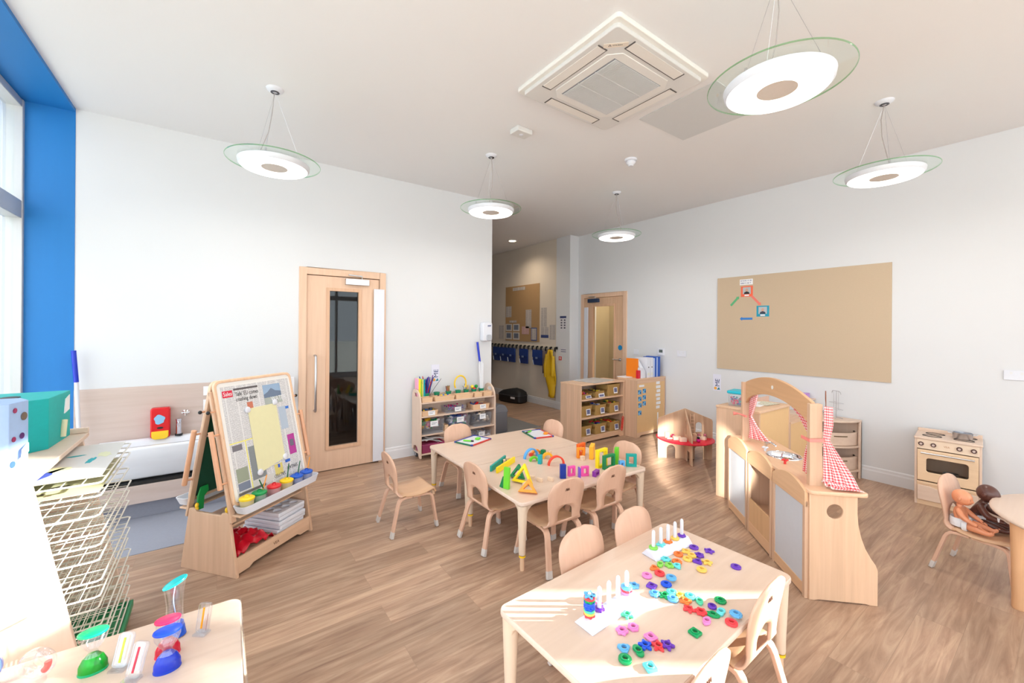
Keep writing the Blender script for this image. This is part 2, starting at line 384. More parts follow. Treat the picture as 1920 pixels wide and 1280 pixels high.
def dup(root, loc, rz=None, label=None, group=None):
    def cp(o, par):
        c = o.copy(); C.objects.link(c); c.parent = par
        for g in kids(o): cp(g, c)
        return c
    src = kids(root); r = root.copy(); C.objects.link(r); r.location = loc
    if rz is not None: r.rotation_euler = (0, 0, rz)
    for g in src: cp(g, r)
    if label: r['label'] = label
    if group: r['group'] = group
    return r
# ------------------------------------------------------------------ room shell
struct(MB().bx(XW-.3, 7.5, YB-.3, 10.6, -.1, 0).build('floor', M_FLOOR))
struct(MB().bx(XL-.33, .62, 3.84, YA, 0, .004).build('floor_wet_area', M_GREYV))
struct(MB().bx(XL-.02, XB+.16, YB-.16, 3.6, H, H+.15).bx(XL, 7.5, 3.6, 10.6, H, H+.15).build('ceiling', M_CEIL))
# long wall with the door hole
DX0, DX1, DZ = .76, 1.555, 2.17
b = MB(); b.bx(XL-.5, DX0, YA, YA+.14, 0, H); b.bx(DX1, 3.138, YA, YA+.14, 0, H); b.bx(DX0, DX1, YA, YA+.14, DZ, H)
struct(b.build('wall_back', M_WALL))
struct(MB().bx(3.138, 3.14, YA+.002, YA+.14, 0, H).build('trim_1', M_TRIM))
# right wall with door hole and the glazed stretch behind the viewer
b = MB(); b.bx(XB, XB+.16, -1.87, 4.62, 0, H); b.bx(XB, XB+.16, 4.62, 5.57, 2.19, H); b.bx(XB, XB+.16, 5.57, 5.73, 0, H)
b.bx(XB, XB+.16, YB, -1.87, 0, .10); b.bx(XB, XB+.16, YB, -3.85, 0, H)
struct(b.build('wall_right', M_WALL))
b = MB(); b.bx(5.47, 6.2, 5.73, 6.12, 0, H)
struct(b.build('wall_pillar', M_WALL))
struct(MB().bx(5.49, 5.65, 6.12, 10.6, 0, H).build('wall_hallway', plain('hallway wall paint', (222, 212, 200), .8)))
struct(MB().bx(XL, 5.6, 10.5, 10.6, 0, H).build('wall_far', M_WALL))
struct(MB().bx(2.4, 2.5, YA+.14, 10.6, 0, H).build('wall_hallway_left', M_WALL))
# left wall: a deep window recess, all glass from near the floor to near the ceiling
b = MB(); b.bx(XW, XL, YA-.004, YA, 0, H-.028); struct(b.build('wall_left_reveal', M_BLUE))
struct(MB().bx(XW-.2, XL, YB-.3, YA, H-.028, H).build('wall_left_head', M_BLUE))
struct(MB().bx(XW-.2, XL, YB-.3, YA, 0, .10).build('wall_left_sill', M_TRIM))
def glazing(n, along, fixed, a0, a1, z0, z1, step, side):
    """frame bars and panes of a glazed wall; along = 'x' or 'y'"""
    f = MB(); g = MB(); bars = [a0]; 
    k = max(1, round((a1-a0)/step)); bars = [a0+(a1-a0)*i/k for i in range(k+1)]
    def B(m, u0, u1, w0, w1, q0, q1):
        if along == 'y': m.bx(fixed+w0, fixed+w1, u0, u1, q0, q1)
        else: m.bx(u0, u1, fixed+w0, fixed+w1, q0, q1)
    for u in bars: B(f, u-.035, u+.035, -.06, .05, z0, z1)
    for q in (z0+.03, 2.50, z1-.03):
        hh = .07 if q == 2.5 else .03
        B(f, a0, a1, -.055, .045, q-hh, q+hh)
    for i in range(k): B(g, bars[i]+.035, bars[i+1]-.035, -.008, .004, z0, z1)
    fo = struct(f.build('window_%d' % n, plain('silver window frame', (196, 196, 198), .35, .3), bevel=.006))
    go = g.build('pane', M_GLASS, fo)
glazing(1, 'y', XW, YB, YA, .1, H-.03, 1.25, 1)
glazing(2, 'x', YB, XL, XB, .1, H-.03, 1.3, 1)  # unseen glass wall behind the viewer, added for interior fill light
glazing(3, 'y', XB+.06, -3.85, -1.87, .1, H-.03, 1.98, -1)
struct(MB().bx(XB+.0, XB+.10, -2.375, -2.205, .1, 2.44).build('trim_4', MATS['silver window frame']))
struct(MB().bx(XW-.02, XB+.16, YB-.16, YB+.04, 0, .1).build('wall_behind', M_TRIM))
# ceiling hatch panel
struct(MB().bx(2.90, 3.56, 1.54, 2.21, H-.006, H).build('ceiling_hatch', plain('ceiling hatch', (206, 208, 211), .7, noise=.01)))
# skirting boards
SK = [(-.97+1.59, .69, YA, 'a')]
def skirt(name, pts):
    b = MB()
    prof = [(0, 0), (.016, 0), (.016, .10), (.012, .115), (.012, .135), (.004, .145), (0, .145)]
    b_ = pts
    (x0, y0), (x1, y1), (nx, ny) = b_
    for i in range(len(prof)-1):
        pass
    vs = [Vector((x+nx*p[0], y+ny*p[0], p[1])) for (x, y) in ((x0, y0), (x1, y1)) for p in prof]; n = len(prof)
    b.add(vs, [(i, (i+1) % n, n+(i+1) % n, n+i) for i in range(n)]+[tuple(range(n)), tuple(range(n, 2*n))])
    struct(b.build(name, M_TRIM))
skirt('baseboard_back', ((1.63, YA), (3.14, YA), (0, -1)))
skirt('baseboard_right', ((XB, -1.85), (XB, 4.55), (-1, 0)))
skirt('baseboard_hallway', ((5.49, 6.12), (5.49, 10.5), (-1, 0)))
skirt('baseboard_pillar', ((5.47, 5.72), (5.47, 6.12), (-1, 0)))
skirt('baseboard_pillar_front', ((5.45, 5.73), (XB, 5.73), (0, -1)))

# doors -------------------------------------------------------------
def closer(par, M, dark=False):
    c = MB(); c.bx(-.13, .13, -.05, 0, -.035, .035, M=M); o = c.build('door_closer', plain('dark closer cover', (46, 62, 92), .4) if dark else STEEL, par, bevel=.004)
    a = MB(); a.tube([M @ Vector(p) for p in ((.05, -.03, .03), (.05, -.035, .07), (-.1, -.05, .075))], .007); a.build('closer_arm', STEEL, o)
# door 1: in the long wall
fr = MB(); fr.bx(.693, .765, YA-.02, YA+.1, 0, 2.24); fr.bx(1.55, 1.622, YA-.02, YA+.1, 0, 2.24); fr.bx(.765, 1.55, YA-.02, YA+.1, 2.165, 2.24)
struct(fr.build('trim_2', W_DOOR, bevel=.003))
gx0, gx1, gz0, gz1 = 1.0, 1.31, .268, 1.998
d1 = slab('door_1', [[(.77, .01), (1.545, .01), (1.545, 2.158), (.77, 2.158)], [(gx0, gz0), (gx1, gz0), (gx1, gz1), (gx0, gz1)]], .044, W_DOOR, M=T(0, YA+.022, 0) @ XZ)
struct(d1)
bd = slab('glazing_bead', [[(gx0-.035, gz0-.035), (gx1+.035, gz0-.035), (gx1+.035, gz1+.035), (gx0-.035, gz1+.035)], [(gx0, gz0), (gx1, gz0), (gx1, gz1), (gx0, gz1)]], .012, wood('door bead', (218, 178, 140), 'z'), d1, M=T(0, YA-.004, 0) @ XZ)
MB().bx(gx0-.005, gx1+.005, YA+.018, YA+.026, gz0, gz1).build('vision_pane', clear('door vision glass', (.55, .57, .6), .10), d1)
hd = MB(); hd.tube([(.852, YA-.002, 1.285), (.852, YA-.06, 1.285), (.852, YA-.07, 1.27), (.852, YA-.07, .70), (.852, YA-.06, .685), (.852, YA-.002, .685)], .012, 10)
hd.build('pull_handle', STEEL, d1, smooth=True)
MB().bx(1.478, 1.602, YA-.035, YA-.022, .02, 2.045).build('finger_guard', P_WHITE, d1, bevel=.004)
closer(d1, T(1.29, YA, 2.11))
# a dim washroom behind the door's pane
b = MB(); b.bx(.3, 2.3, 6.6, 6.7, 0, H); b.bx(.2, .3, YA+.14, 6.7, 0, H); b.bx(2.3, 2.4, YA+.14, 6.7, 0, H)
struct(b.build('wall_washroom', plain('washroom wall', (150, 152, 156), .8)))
# door 2: in the right wall
fr = MB(); fr.bx(XB-.02, XB+.1, 4.553, 4.63, 0, 2.25); fr.bx(XB-.02, XB+.1, 5.56, 5.64, 0, 2.25); fr.bx(XB-.02, XB+.1, 4.63, 5.56, 2.175, 2.25)
struct(fr.build('trim_3', W_DOOR, bevel=.003))
def yz(m): return m @ YZ
d2 = slab('door_2', [[(4.64, .01), (5.55, .01), (5.55, 2.168), (4.64, 2.168)], [(4.84, .35), (5.335, .35), (5.335, 2.01), (4.84, 2.01)]], .044, wood('second door veneer', (214, 178, 140), 'z', .45, .08), M=T(XB+.022, 0, 0) @ YZ)
struct(d2)
slab('glazing_bead', [[(4.80, .31), (5.37, .31), (5.37, 2.05), (4.80, 2.05)], [(4.84, .35), (5.335, .35), (5.335, 2.01), (4.84, 2.01)]], .012, wood('door bead', (218, 178, 140), 'z'), d2, M=T(XB-.004, 0, 0) @ YZ)
MB().bx(XB+.018, XB+.026, 4.83, 5.34, .34, 2.02).build('vision_pane', clear('second door glass', (.92, .92, .9), .06), d2)
MB().bx(XB-.035, XB-.022, 5.44, 5.54, .02, 2.0).build('finger_guard', P_WHITE, d2, bevel=.004)
closer(d2, T(XB, 5.31, 2.12) @ RZ(-PI/2), True)
b = MB(); b.tube([(XB, 4.70, 1.06), (XB-.05, 4.70, 1.06), (XB-.05, 4.83, 1.06)], .010, 8); b.lathe([(0, 0), (.026, 0), (.026, .008), (0, .008)], 16, M=T(XB, 4.70, 1.06) @ RY(-PI/2)); b.build('lever_handle', STEEL, d2, smooth=True)
b = MB(); b.lathe([(0, 0), (.045, 0), (.045, .003), (0, .003)], 20, M=T(XB, 4.70, 1.27) @ RY(-PI/2)); b.build('round_sign', col('sign blue', (20, 130, 190)), d2)
b = MB(); b.bx(6.9, 7.0, 3.6, 6.1, 0, H); b.bx(XB+.16, 7.0, 3.6, 3.7, 0, H); b.bx(6.2, 7.0, 6.0, 6.1, 0, H)
lnr = bpy.data.lights.new('next room fill lamp', 'POINT'); lnr.energy = 50; lnr.color = (1, .9, .74); lnr.shadow_soft_size = .2  # unseen lamp added to lighten the view through the far door's glass
lno = bpy.data.objects.new('next room fill lamp', lnr); C.objects.link(lno); lno.location = (6.4, 4.7, 2.9)
struct(b.build('wall_next_room', plain('next room wall', (196, 180, 150), .8)))
# washed oak splash panel behind the sink
sp = MB().bx(XL+.002, .63, YA-.014, YA, 0, 1.058).build('splash_panel', W_PANEL); tag(sp, 'washed oak laminate splash panel on the wall behind the sink', 'panel')
bp = thing('boxed_panel', 'washed oak boxing under the white trough sink with a dark shadow gap', 'panel', (0, 0, 0))
MB().bx(XL+.01, .44, 4.50, YA-.015, .14, .285).build('front_board', W_PANEL, bp, bevel=.002)
MB().bx(XL+.01, .44, 4.52, YA-.015, .285, .31).build('shadow_gap', P_BLACK, bp)
MB().bx(XL+.01, .44, 4.56, YA-.015, 0, .14).build('plinth', M_GREYV, bp)
# trough sink
sk = thing('trough_sink', 'long white ceramic trough sink on the wall left of the door', 'sink', (0, 0, 0))
b = MB()
prof = [(4.50, .60), (4.49, .585), (4.50, .50), (4.56, .33), (4.60, .312), (4.85, .312), (4.85, .60), (4.80, .60), (4.78, .585), (4.74, .45), (4.62, .45), (4.56, .585), (4.54, .60)]
n = len(prof); vs = [(x, y, z) for x in (-.82, .40) for (y, z) in prof]
b.add(vs, [(i, (i+1) % n, n+(i+1) % n, n+i) for i in range(n)]+[tuple(range(n)), tuple(range(n, 2*n))])
b.bx(-.82, -.805, 4.52, 4.84, .40, .598); b.bx(.385, .40, 4.52, 4.84, .40, .598)
b.build('basin', plain('white ceramic', (232, 233, 240), .15), sk, bevel=.01)
for x in (-.29, .14):
    f = thing('tap', 'chrome upright tap on the back rim of the trough sink' if x < 0 else 'chrome tap hidden behind the easel on the sink rim', 'tap', (x, 4.80, .602))
    b = MB(); b.lathe([(0, 0), (.022, 0), (.020, .13), (.024, .15), (0, .155)], 16); b.tube([(0, 0, .12), (0, -.05, .11)], .012); b.build('body', CHROME, f, smooth=True)
    MB().lathe([(0, 0), (.028, 0), (.028, .015), (0, .015)], 16).build('base_ring', P_BLACK, f)
kb = thing('wall_valve', 'small chrome valve knob on the splash panel above the tap', 'valve', (-.245, YA-.015, .80))
b = MB(); b.lathe([(0, 0), (.022, 0), (.022, .012), (.012, .02), (.012, .04), (0, .04)], 14, M=RX(PI/2)); b.build('body', CHROME, kb, smooth=True)
b = MB(); b.tube([(-.03, -.035, 0), (.03, -.035, 0)], .008); b.tube([(0, -.035, -.03), (0, -.035, .03)], .008); b.build('cross_handle', CHROME, kb, smooth=True)
# red soap dispenser
sd = thing('soap_dispenser', 'red soap dispenser with a yellow push bar on the panel above the sink', 'soap dispenser', (-.418, YA-.015, .60))
slab('body', [rrect(-.068, .068, .0, .265, .018)], .08, col('soap red', (214, 24, 34), .25), sd, M=T(0, -.045, 0) @ XZ, bevel=.01)
slab('push_bar', [rrect(-.058, .058, -.008, .062, [.004, .004, .03, .03])], .02, P_YEL, sd, M=T(0, -.092, 0) @ XZ, bevel=.004)
slab('printed_drop', [[(-.004+.036*math.cos(a)*(1+.12*math.sin(5*a)), .165+.042*math.sin(a)*(1+.10*math.cos(3*a))) for a in [2*PI*k/30 for k in range(30)]]], .003, col('printed light blue', (140, 190, 226)), sd, M=T(0, -.087, 0) @ XZ)
slab('label_plate', [circ(0, .09, .022, 16, .009)], .003, P_BLACK, sd, M=T(0, -.087, 0) @ XZ)
for i, (z, hh) in enumerate(((.94, .085), (.80, .10))):
    o = MB().bx(-.115, -.005, YA-.018, YA-.0155, z, z+hh).build('notice_sheet', PAPER)
    tag(o, ['small white notice taped highest on the splash panel by the easel', 'white notice with drawing taped below another on the splash panel'][i], 'notice', 'notices above the sink')
# white pad on the wall right of the easel
b = MB().bx(.42, .655, YA-.05, YA-.03, .80, 1.07); o = b.build('towel_cabinet', plain('pale wall cabinet', (226, 226, 232), .4), bevel=.012); tag(o, 'pale flat cabinet on the wall between easel and door', 'cabinet')
b2 = MB().bx(.45, .63, YA-.031, YA-.001, .84, 1.03).build('back_box', P_WHITE, o)
# wall dispenser near the hall opening
wd = thing('hand_dryer', 'white wall dispenser near the end of the long wall', 'dispenser', (3.02, YA, 1.415))
slab('body', [rrect(-.075, .075, 0, .262, .03)], .09, P_WHITE, wd, M=T(0, -.046, 0) @ XZ, bevel=.012)
slab('button', [rrect(-.02, .055, .01, .09, .02)], .014, plain('grey clear plastic', (176, 180, 190), .2), wd, M=T(0, -.098, 0) @ XZ, bevel=.004)
b = MB()
for k, (x, z) in enumerate(((.0, .205), (.018, .206), (.036, .207))): b.bx(x, x+.013, -.0935, -.0915, z, z+.016); b.bx(x+.002, x+.006, -.0935, -.0915, z-.008, z)
b.build('logo', col('dark blue print', (40, 60, 120)), wd)
def poster(loc, rz, lab):
    t = thing('welcome_notice', lab, 'poster', loc, rz)
    MB().bx(-.055, .055, -.003, 0, 0, .23).build('sheet', plain('pale lilac paper', (226, 226, 242), .8), t)
    m = XZ @ RZ(PI/2)
    text('letters', 'ME', .085, col('navy print', (30, 52, 110)), t, M=T(.036, -.0042, .06) @ m)
    MB().lathe([(0, 0), (.02, 0), (.02, .001), (0, .001)], 16, M=T(-.02, -.003, .035) @ RX(PI/2)).build('orange_dot', col('orange print', (240, 170, 60)), t)
    MB().prism([(0, .015), (.045, .02), (.03, .055)], -.0045, -.003, 'y').build('teal_leaf', col('teal print', (30, 130, 150)), t)
poster((2.28, YA, .89), 0, 'pale notice reading ME above the left end of the craft trolley')
poster((XB, 2.99, .74), -PI/2, 'pale notice reading ME on the right wall above the dollhouse')
# wall plates on the right wall
def plate(y, z, w_, h_, lab, gang=1, cat='socket'):
    t = thing('wall_socket', lab, cat, (XB, y, z), -PI/2)
    MB().bx(-w_/2, w_/2, -.012, 0, 0, h_).build('plate', P_WHITE, t, bevel=.003)
    b = MB()
    for i in range(gang): x = (i-(gang-1)/2)*.06; b.bx(x-.008, x+.008, -.0145, -.012, h_*.6, h_*.85)
    b.build('switch', plain('switch grey', (222, 222, 226), .4), t)
plate(3.53, 1.185, .148, .086, 'white double socket on the wall between door and pin board', 2)
plate(.335, 1.172, .148, .086, 'white double socket at the far right wall edge', 2)
plate(4.36, 1.17, .086, .086, 'white switch plate just right of the far door', 1, 'switch')
t = thing('thermostat', 'white thermostat with a dark screen above the box files', 'thermostat', (XB, 3.88, 1.185), -PI/2)
MB().bx(-.058, .058, -.022, 0, 0, .11).build('case', P_WHITE, t, bevel=.005)
MB().bx(-.03, .034, -.0235, -.022, .045, .09).build('screen', plain('lcd grey', (96, 108, 104), .3), t)
# ceiling fittings
ac = thing('ceiling_air_conditioner', 'square white air conditioning cassette in the ceiling', 'air conditioner', (2.302, 2.008, H), R_(.5))
P_AC = plain('warm white plastic', (216, 215, 215), .45)
m0 = T(0, 0, -.022)
slab('outer_frame', [rrect(-.49, .49, -.48, .48, .03)], .03, plain('cassette rim', (232, 231, 228), .4), ac, M=T(0, 0, -.012), bevel=.006)
slab('face_panel', [rrect(-.455, .455, -.445, .445, .03)], .03, P_AC, ac, M=T(0, 0, -.036), bevel=.006)
oct_ = [(-.31, -.24), (-.24, -.31), (.24, -.31), (.31, -.24), (.31, .24), (.24, .31), (-.24, .31), (-.31, .24)]
slab('grille_frame', [oct_], .02, plain('grille white', (226, 224, 222), .45), ac, M=T(0, 0, -.046), bevel=.003)
g = MB()
for i in range(46): x = -.236+i*.0105; g.bx(x, x+.0055, -.245, .245, -.062, -.057)
g.bx(-.245, .245, -.083, -.078, -.063, -.06); g.bx(-.245, .245, .078, .083, -.063, -.06)
go = g.build('grille_slats', plain('slat white', (214, 214, 216), .5), ac)
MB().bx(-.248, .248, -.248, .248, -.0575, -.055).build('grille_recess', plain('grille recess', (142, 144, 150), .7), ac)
for k in range(4):
    M = RZ(k*PI/2)
    o = MB().bx(-.26, .26, .345, .415, -.0535, -.050, M=M).build('louvre', plain('louvre white', (228, 224, 220), .4), ac)
    e = MB(); e.bx(-.268, -.26, .34, .42, -.055, -.05, M=M); e.bx(.26, .268, .34, .42, -.055, -.05, M=M); e.bx(-.26, .26, .340, .3425, -.0545, -.05, M=M); e.build('louvre_gap', plain('louvre shadow gap', (92, 88, 88), .7), o)
q2 = .70711
LM = T(-.335, -.33, -.0525) @ Matrix(((q2, -q2, 0, 0), (-q2, -q2, 0, 0), (0, 0, -1, 0), (0, 0, 0, 1)))
lg = MB().bx(-.075, .075, -.018, .018, -.001, .002, M=LM).build('brand_plate', plain('brand plate', (228, 216, 204), .4), ac)
b = MB()
for a in (90, 210, 330):
    u = Vector((math.cos(R_(a)), math.sin(R_(a)), 0)); v = Vector((-u.y, u.x, 0)); c_ = Vector((-.036, .002, .0026))
    b.add([LM @ (c_+p) for p in (u*.001, u*.006+v*.0035, u*.011, u*.006-v*.0035)], [(0, 1, 2, 3)])
b.build('brand_mark', P_BLACK, lg, solid=.0006)
text('brand_lettering', 'MITSUBISHI', .012, P_BLACK, lg, M=LM @ T(-.02, -.003, .0022))
sn = thing('ceiling_sensor', 'small rectangular white sensor box on the ceiling left of the air conditioner', 'sensor', (2.214, 2.965, H), R_(2))
MB().bx(-.085, .085, -.06, .06, -.045, 0).build('case', P_AC, sn, bevel=.006)
b = MB(); b.lathe([(0, -.049), (.018, -.048), (.022, -.044), (0, -.044)], 14, c=(0, 0, 0)); b.build('lens', P_WHITE, sn, smooth=True)
sm = thing('smoke_detector', 'round white smoke detector on the ceiling', 'smoke detector', (3.53, 2.79, H))
MB().lathe([(0, -.02), (.06, -.02), (.065, -.01), (.062, 0), (0, 0)], 24).build('base', P_WHITE, sm, smooth=True)
MB().lathe([(0, -.075), (.025, -.075), (.03, -.06), (.045, -.052), (.05, -.03), (.045, -.02), (0, -.02)], 24).build('chamber', P_WHITE, sm, smooth=True)
dl = thing('recessed_downlight', 'round recessed downlight glowing in the hallway ceiling', 'downlight', (4.885, 6.82, H))
MB().lathe([(.075, -.012), (.095, -.01), (.1, 0), (.075, 0)], 28).build('bezel', P_WHITE, dl, smooth=True)
MB().lathe([(0, -.008), (.075, -.008), (.075, -.004), (0, -.004)], 28).build('bulb', emit('warm downlight', (1, .78, .5), 9), dl)
l = bpy.data.lights.new('downlight', 'SPOT'); l.energy = 55; l.spot_size = R_(150); l.spot_blend = 1; l.color = (1, .82, .6); l.shadow_soft_size = .08
lo = bpy.data.objects.new('downlight', l); C.objects.link(lo); lo.location = (4.885, 6.82, H-.03)
# pendants
GLOW = emit('warm ring lamp', (1, .97, .90), 3.2)
def pendant(loc, label):
    t = thing('pendant_light', label, 'pendant light', loc, random.uniform(0, 6), 'glass disc pendant lights')
    MB().lathe([(0, -.025), (.03, -.025), (.055, -.012), (.06, 0), (0, 0)], 24).build('ceiling_rose', P_WHITE, t, smooth=True)
    MB().lathe([(.018, -.03), (.03, -.028), (.03, -.024), (.018, -.024)], 20).build('rose_ring', plain('dark chrome', (90, 90, 96), .2, 1), t, smooth=True)
    D = -.555
    g = MB().lathe([(0, D-.004), (.312, D-.004), (.312, D+.004), (0, D+.004)], 64).build('glass_disc', M_DISC, t, smooth=True)
    MB().lathe([(.3125, D-.0045), (.3155, D-.002), (.3155, D+.002), (.3125, D+.0045)], 64).build('glass_edge', M_DISCE, g, smooth=True)
    h = MB().lathe([(.225, D-.045), (.235, D-.035), (.24, D-.01), (.235, D-.005), (.1, D-.005), (.1, D-.02), (.2, D-.03)], 48).build('lamp_housing', P_WHITE, t, smooth=True)
    MB().lathe([(.088, D-.042), (.15, D-.05), (.215, D-.05), (.226, D-.042), (.226, D-.02), (.088, D-.02)], 48).build('glowing_ring', GLOW, t, smooth=True)
    MB().lathe([(0, D-.040), (.088, D-.043), (.088, D-.03), (0, D-.03)], 32).build('centre_cap', plain('cap grey', (206, 198, 192), .5), t, smooth=True)
    for k in range(3):
        a = 2*PI*k/3+.3; x, y = .2*math.cos(a), .2*math.sin(a)
        MB().tube([(0, 0, -.025), (x, y, D+.005)], .0011, 5).build('suspension_wire', STEEL, t)
        MB().tube([(x, y, D+.03), (x, y, D-.012)], .006, 8).build('wire_clamp', STEEL, t)
    cb = MB(); cb.tube([(.01, 0, -.025), (.06, -.01, -.16), (.09, 0, -.30), (.15, .03, -.44), (.12, .05, D+.005)], .003, 6); cb.build('power_cable', plain('clear cable', (170, 160, 158), .4), t, smooth=True)
    l = bpy.data.lights.new('pendant lamp', 'AREA'); l.shape = 'DISK'; l.size = .4; l.energy = 10; l.color = (1, .95, .86)
    lo = bpy.data.objects.new('pendant lamp', l); C.objects.link(lo); lo.parent = t; lo.location = (0, 0, D-.055)
for loc, lab in (((.336, 3.565), 'glass disc pendant hanging nearest the blue window recess'), ((2.29, 3.585), 'glass disc pendant in front of the hallway opening edge'),
                 ((4.24, 3.575), 'farthest glass disc pendant, above the basket shelf'), ((2.26, .895), 'nearest and largest glass disc pendant, beside the air conditioner'), ((4.22, .91), 'glass disc pendant above the play kitchen near the right wall')):
    pendant((loc[0], loc[1], H), lab)
# outdoors ground beyond the glass
struct(MB().bx(-40, 46, -44, 46, -.4, -.2).build('ground', plain('pale paving', (214, 212, 204), .9, noise=.1)))
# pin board on right wall
pb = thing('pin_board', 'large hessian pin board on the right wall', 'pin board', (XB, 0, 0))
MB().bx(-.014, -.001, 1.157, 2.985, 1.058, 2.314).build('board', M_CORK, pb)
def on_board(name, y, z, w_, h_, mat, lab, cat='notice', rot=0):
    t = thing(name, lab, cat, (XB-.0142, y, z), -PI/2); MB().bx(-w_/2, w_/2, -.002, 0, -h_/2, h_/2, M=RY(rot)).build('sheet', mat, t); return t
t = on_board('title_strip', 2.60, 2.232, .165, .075, PAPER, 'white two line caption strip at the top of the large pin board')
b = MB(); random.seed(5)
for z, n in ((.010, 13), (-.022, 12)):
    for k in range(n):
        if k in (7, 10): continue
        x = -.07+k*.0108; b.bx(x, x+.0022, -.0035, -.002, z, z+.014); b.bx(x, x+.0075, -.0035, -.002, z+random.choice((0, .006, .0118)), z+random.choice((.0135, .0145))) if k % 3 else b.bx(x+.005, x+.0072, -.0035, -.002, z, z+.014)
b.build('lettering', col('grey blue print', (90, 100, 150)), t)
def photo(y, z, c1, lab, shirt):
    t = on_board('photo_card', y, z, .15, .14, c1, lab, 'photo')
    MB().bx(-.05, .05, -.004, -.002, -.035, .055).build('photo', col('photo grey wall', (180, 186, 190)), t)
    MB().prism([(-.035, -.035), (-.03, -.012), (0, .0), (.03, -.012), (.035, -.035)], -.0055, -.004, 'y').build('shirt', shirt, t)
    MB().lathe([(0, 0), (.018, 0), (.018, .001), (0, .001)], 16, M=T(0, -.004, .015) @ RX(PI/2) @ Matrix.Diagonal((1, 1.25, 1, 1))).build('face', col('photo skin', (206, 160, 140)), t)
    MB().bx(-.028, .028, -.004, -.002, -.062, -.042).build('caption', PAPER, t)
photo(2.592, 2.107, col('orange card', (240, 100, 62)), 'photo of a person on an orange card on the pin board', P_BLACK)
photo(2.395, 1.84, col('turquoise card', (0, 150, 180)), 'photo of a person on a turquoise card on the pin board', col('dark suit', (40, 46, 70)))
def arrow(y, z, L_, ang, c, lab):
    t = on_board('paper_arrow', y, z, .001, .001, c, lab, 'paper arrow')
    m = RY(-ang); b = MB()
    b.bx(-L_/2, L_/2-.03, -.003, -.0005, -.014, .014, M=m); b.prism([(L_/2-.03, -.026), (L_/2, 0), (L_/2-.03, .026)], -.003, -.0005, 'y', M=m); b.build('shape', c, t)
arrow(2.745, 1.985, .16, R_(48), col('green card', (88, 176, 120)), 'green paper arrow pointing up on the pin board')
arrow(2.475, 1.98, .17, R_(-48), col('coral card', (232, 120, 106)), 'coral paper arrow pointing down on the pin board')
arrow(2.60, 1.745, .16, PI, col('blue card', (40, 120, 200)), 'blue paper arrow pointing left on the pin board')
# ------------------------------------------------------------------ tables
def table(name, label, loc, rz, L_, D_, z, rings=True, group=None, legs='round'):
    t = thing(name, label, 'table', (loc[0], loc[1], 0), rz, group)
    slab('tabletop', [rrect(-L_/2, L_/2, -D_/2, D_/2, .036, 6)], .026, W_EDGE, t, M=T(0, 0, z-.013), bevel=.006)
    slab('laminate_surface', [rrect(-L_/2+.004, L_/2-.004, -D_/2+.004, D_/2-.004, .033, 6)], .001, W_TOP, t, M=T(0, 0, z+.0002))
    for sx in (-1, 1):
        for sy in (-1, 1):
            x, y = sx*(L_/2-.04), sy*(D_/2-.04)
            b = MB(); b.lathe([(.021, .10), (.023, .11), (.025, z-.09), (.030, z-.045), (.034, z-.026)], 20, c=(x, y, 0))
            # curved bracket blending into the top on both sides
            for (ux, uy) in ((-sx, 0), (0, -sy)):
                pts = [(0, z-.026), (.10, z-.026), (.10, z-.034), (.062, z-.044), (.036, z-.066), (.022, z-.10), (0, z-.10)]
                M = T(x, y, 0) @ RZ(math.atan2(uy, ux)); b.prism(pts, -.019, .019, 'y', M=M)
            lg = b.build('leg', W_LEG, t, bevel=.004)
            MB().lathe([(0, 0), (.014, 0), (.015, .02), (.015, .10), (0, .10)], 14, c=(x, y, 0)).build('foot_pin', W_PIN, lg, smooth=True)
            if rings: MB().lathe([(.015, .088), (.0225, .088), (.0225, .099), (.015, .099)], 16, c=(x, y, 0)).build('height_ring', P_YEL, lg, smooth=True)
    return t
table('nursery_table', 'pale table covered in bright wooden building blocks', (2.245, 2.497), R_(-1.6), 1.27, .80, .46)
table('nursery_table', 'pale table holding two small whiteboards, behind the block table', (2.283, 3.285), R_(-.9), 1.27, .755, .46)
table('nursery_table', 'nearest pale table with white peg stands and scattered counters', (1.553, 1.083), R_(2.2), 1.22, .66, .46)
table('nursery_table', 'pale table with liquid timers at the lower left by the drying rack', (-.60, 1.53), R_(-1.2), 1.34, 1.10, .46, rings=False)

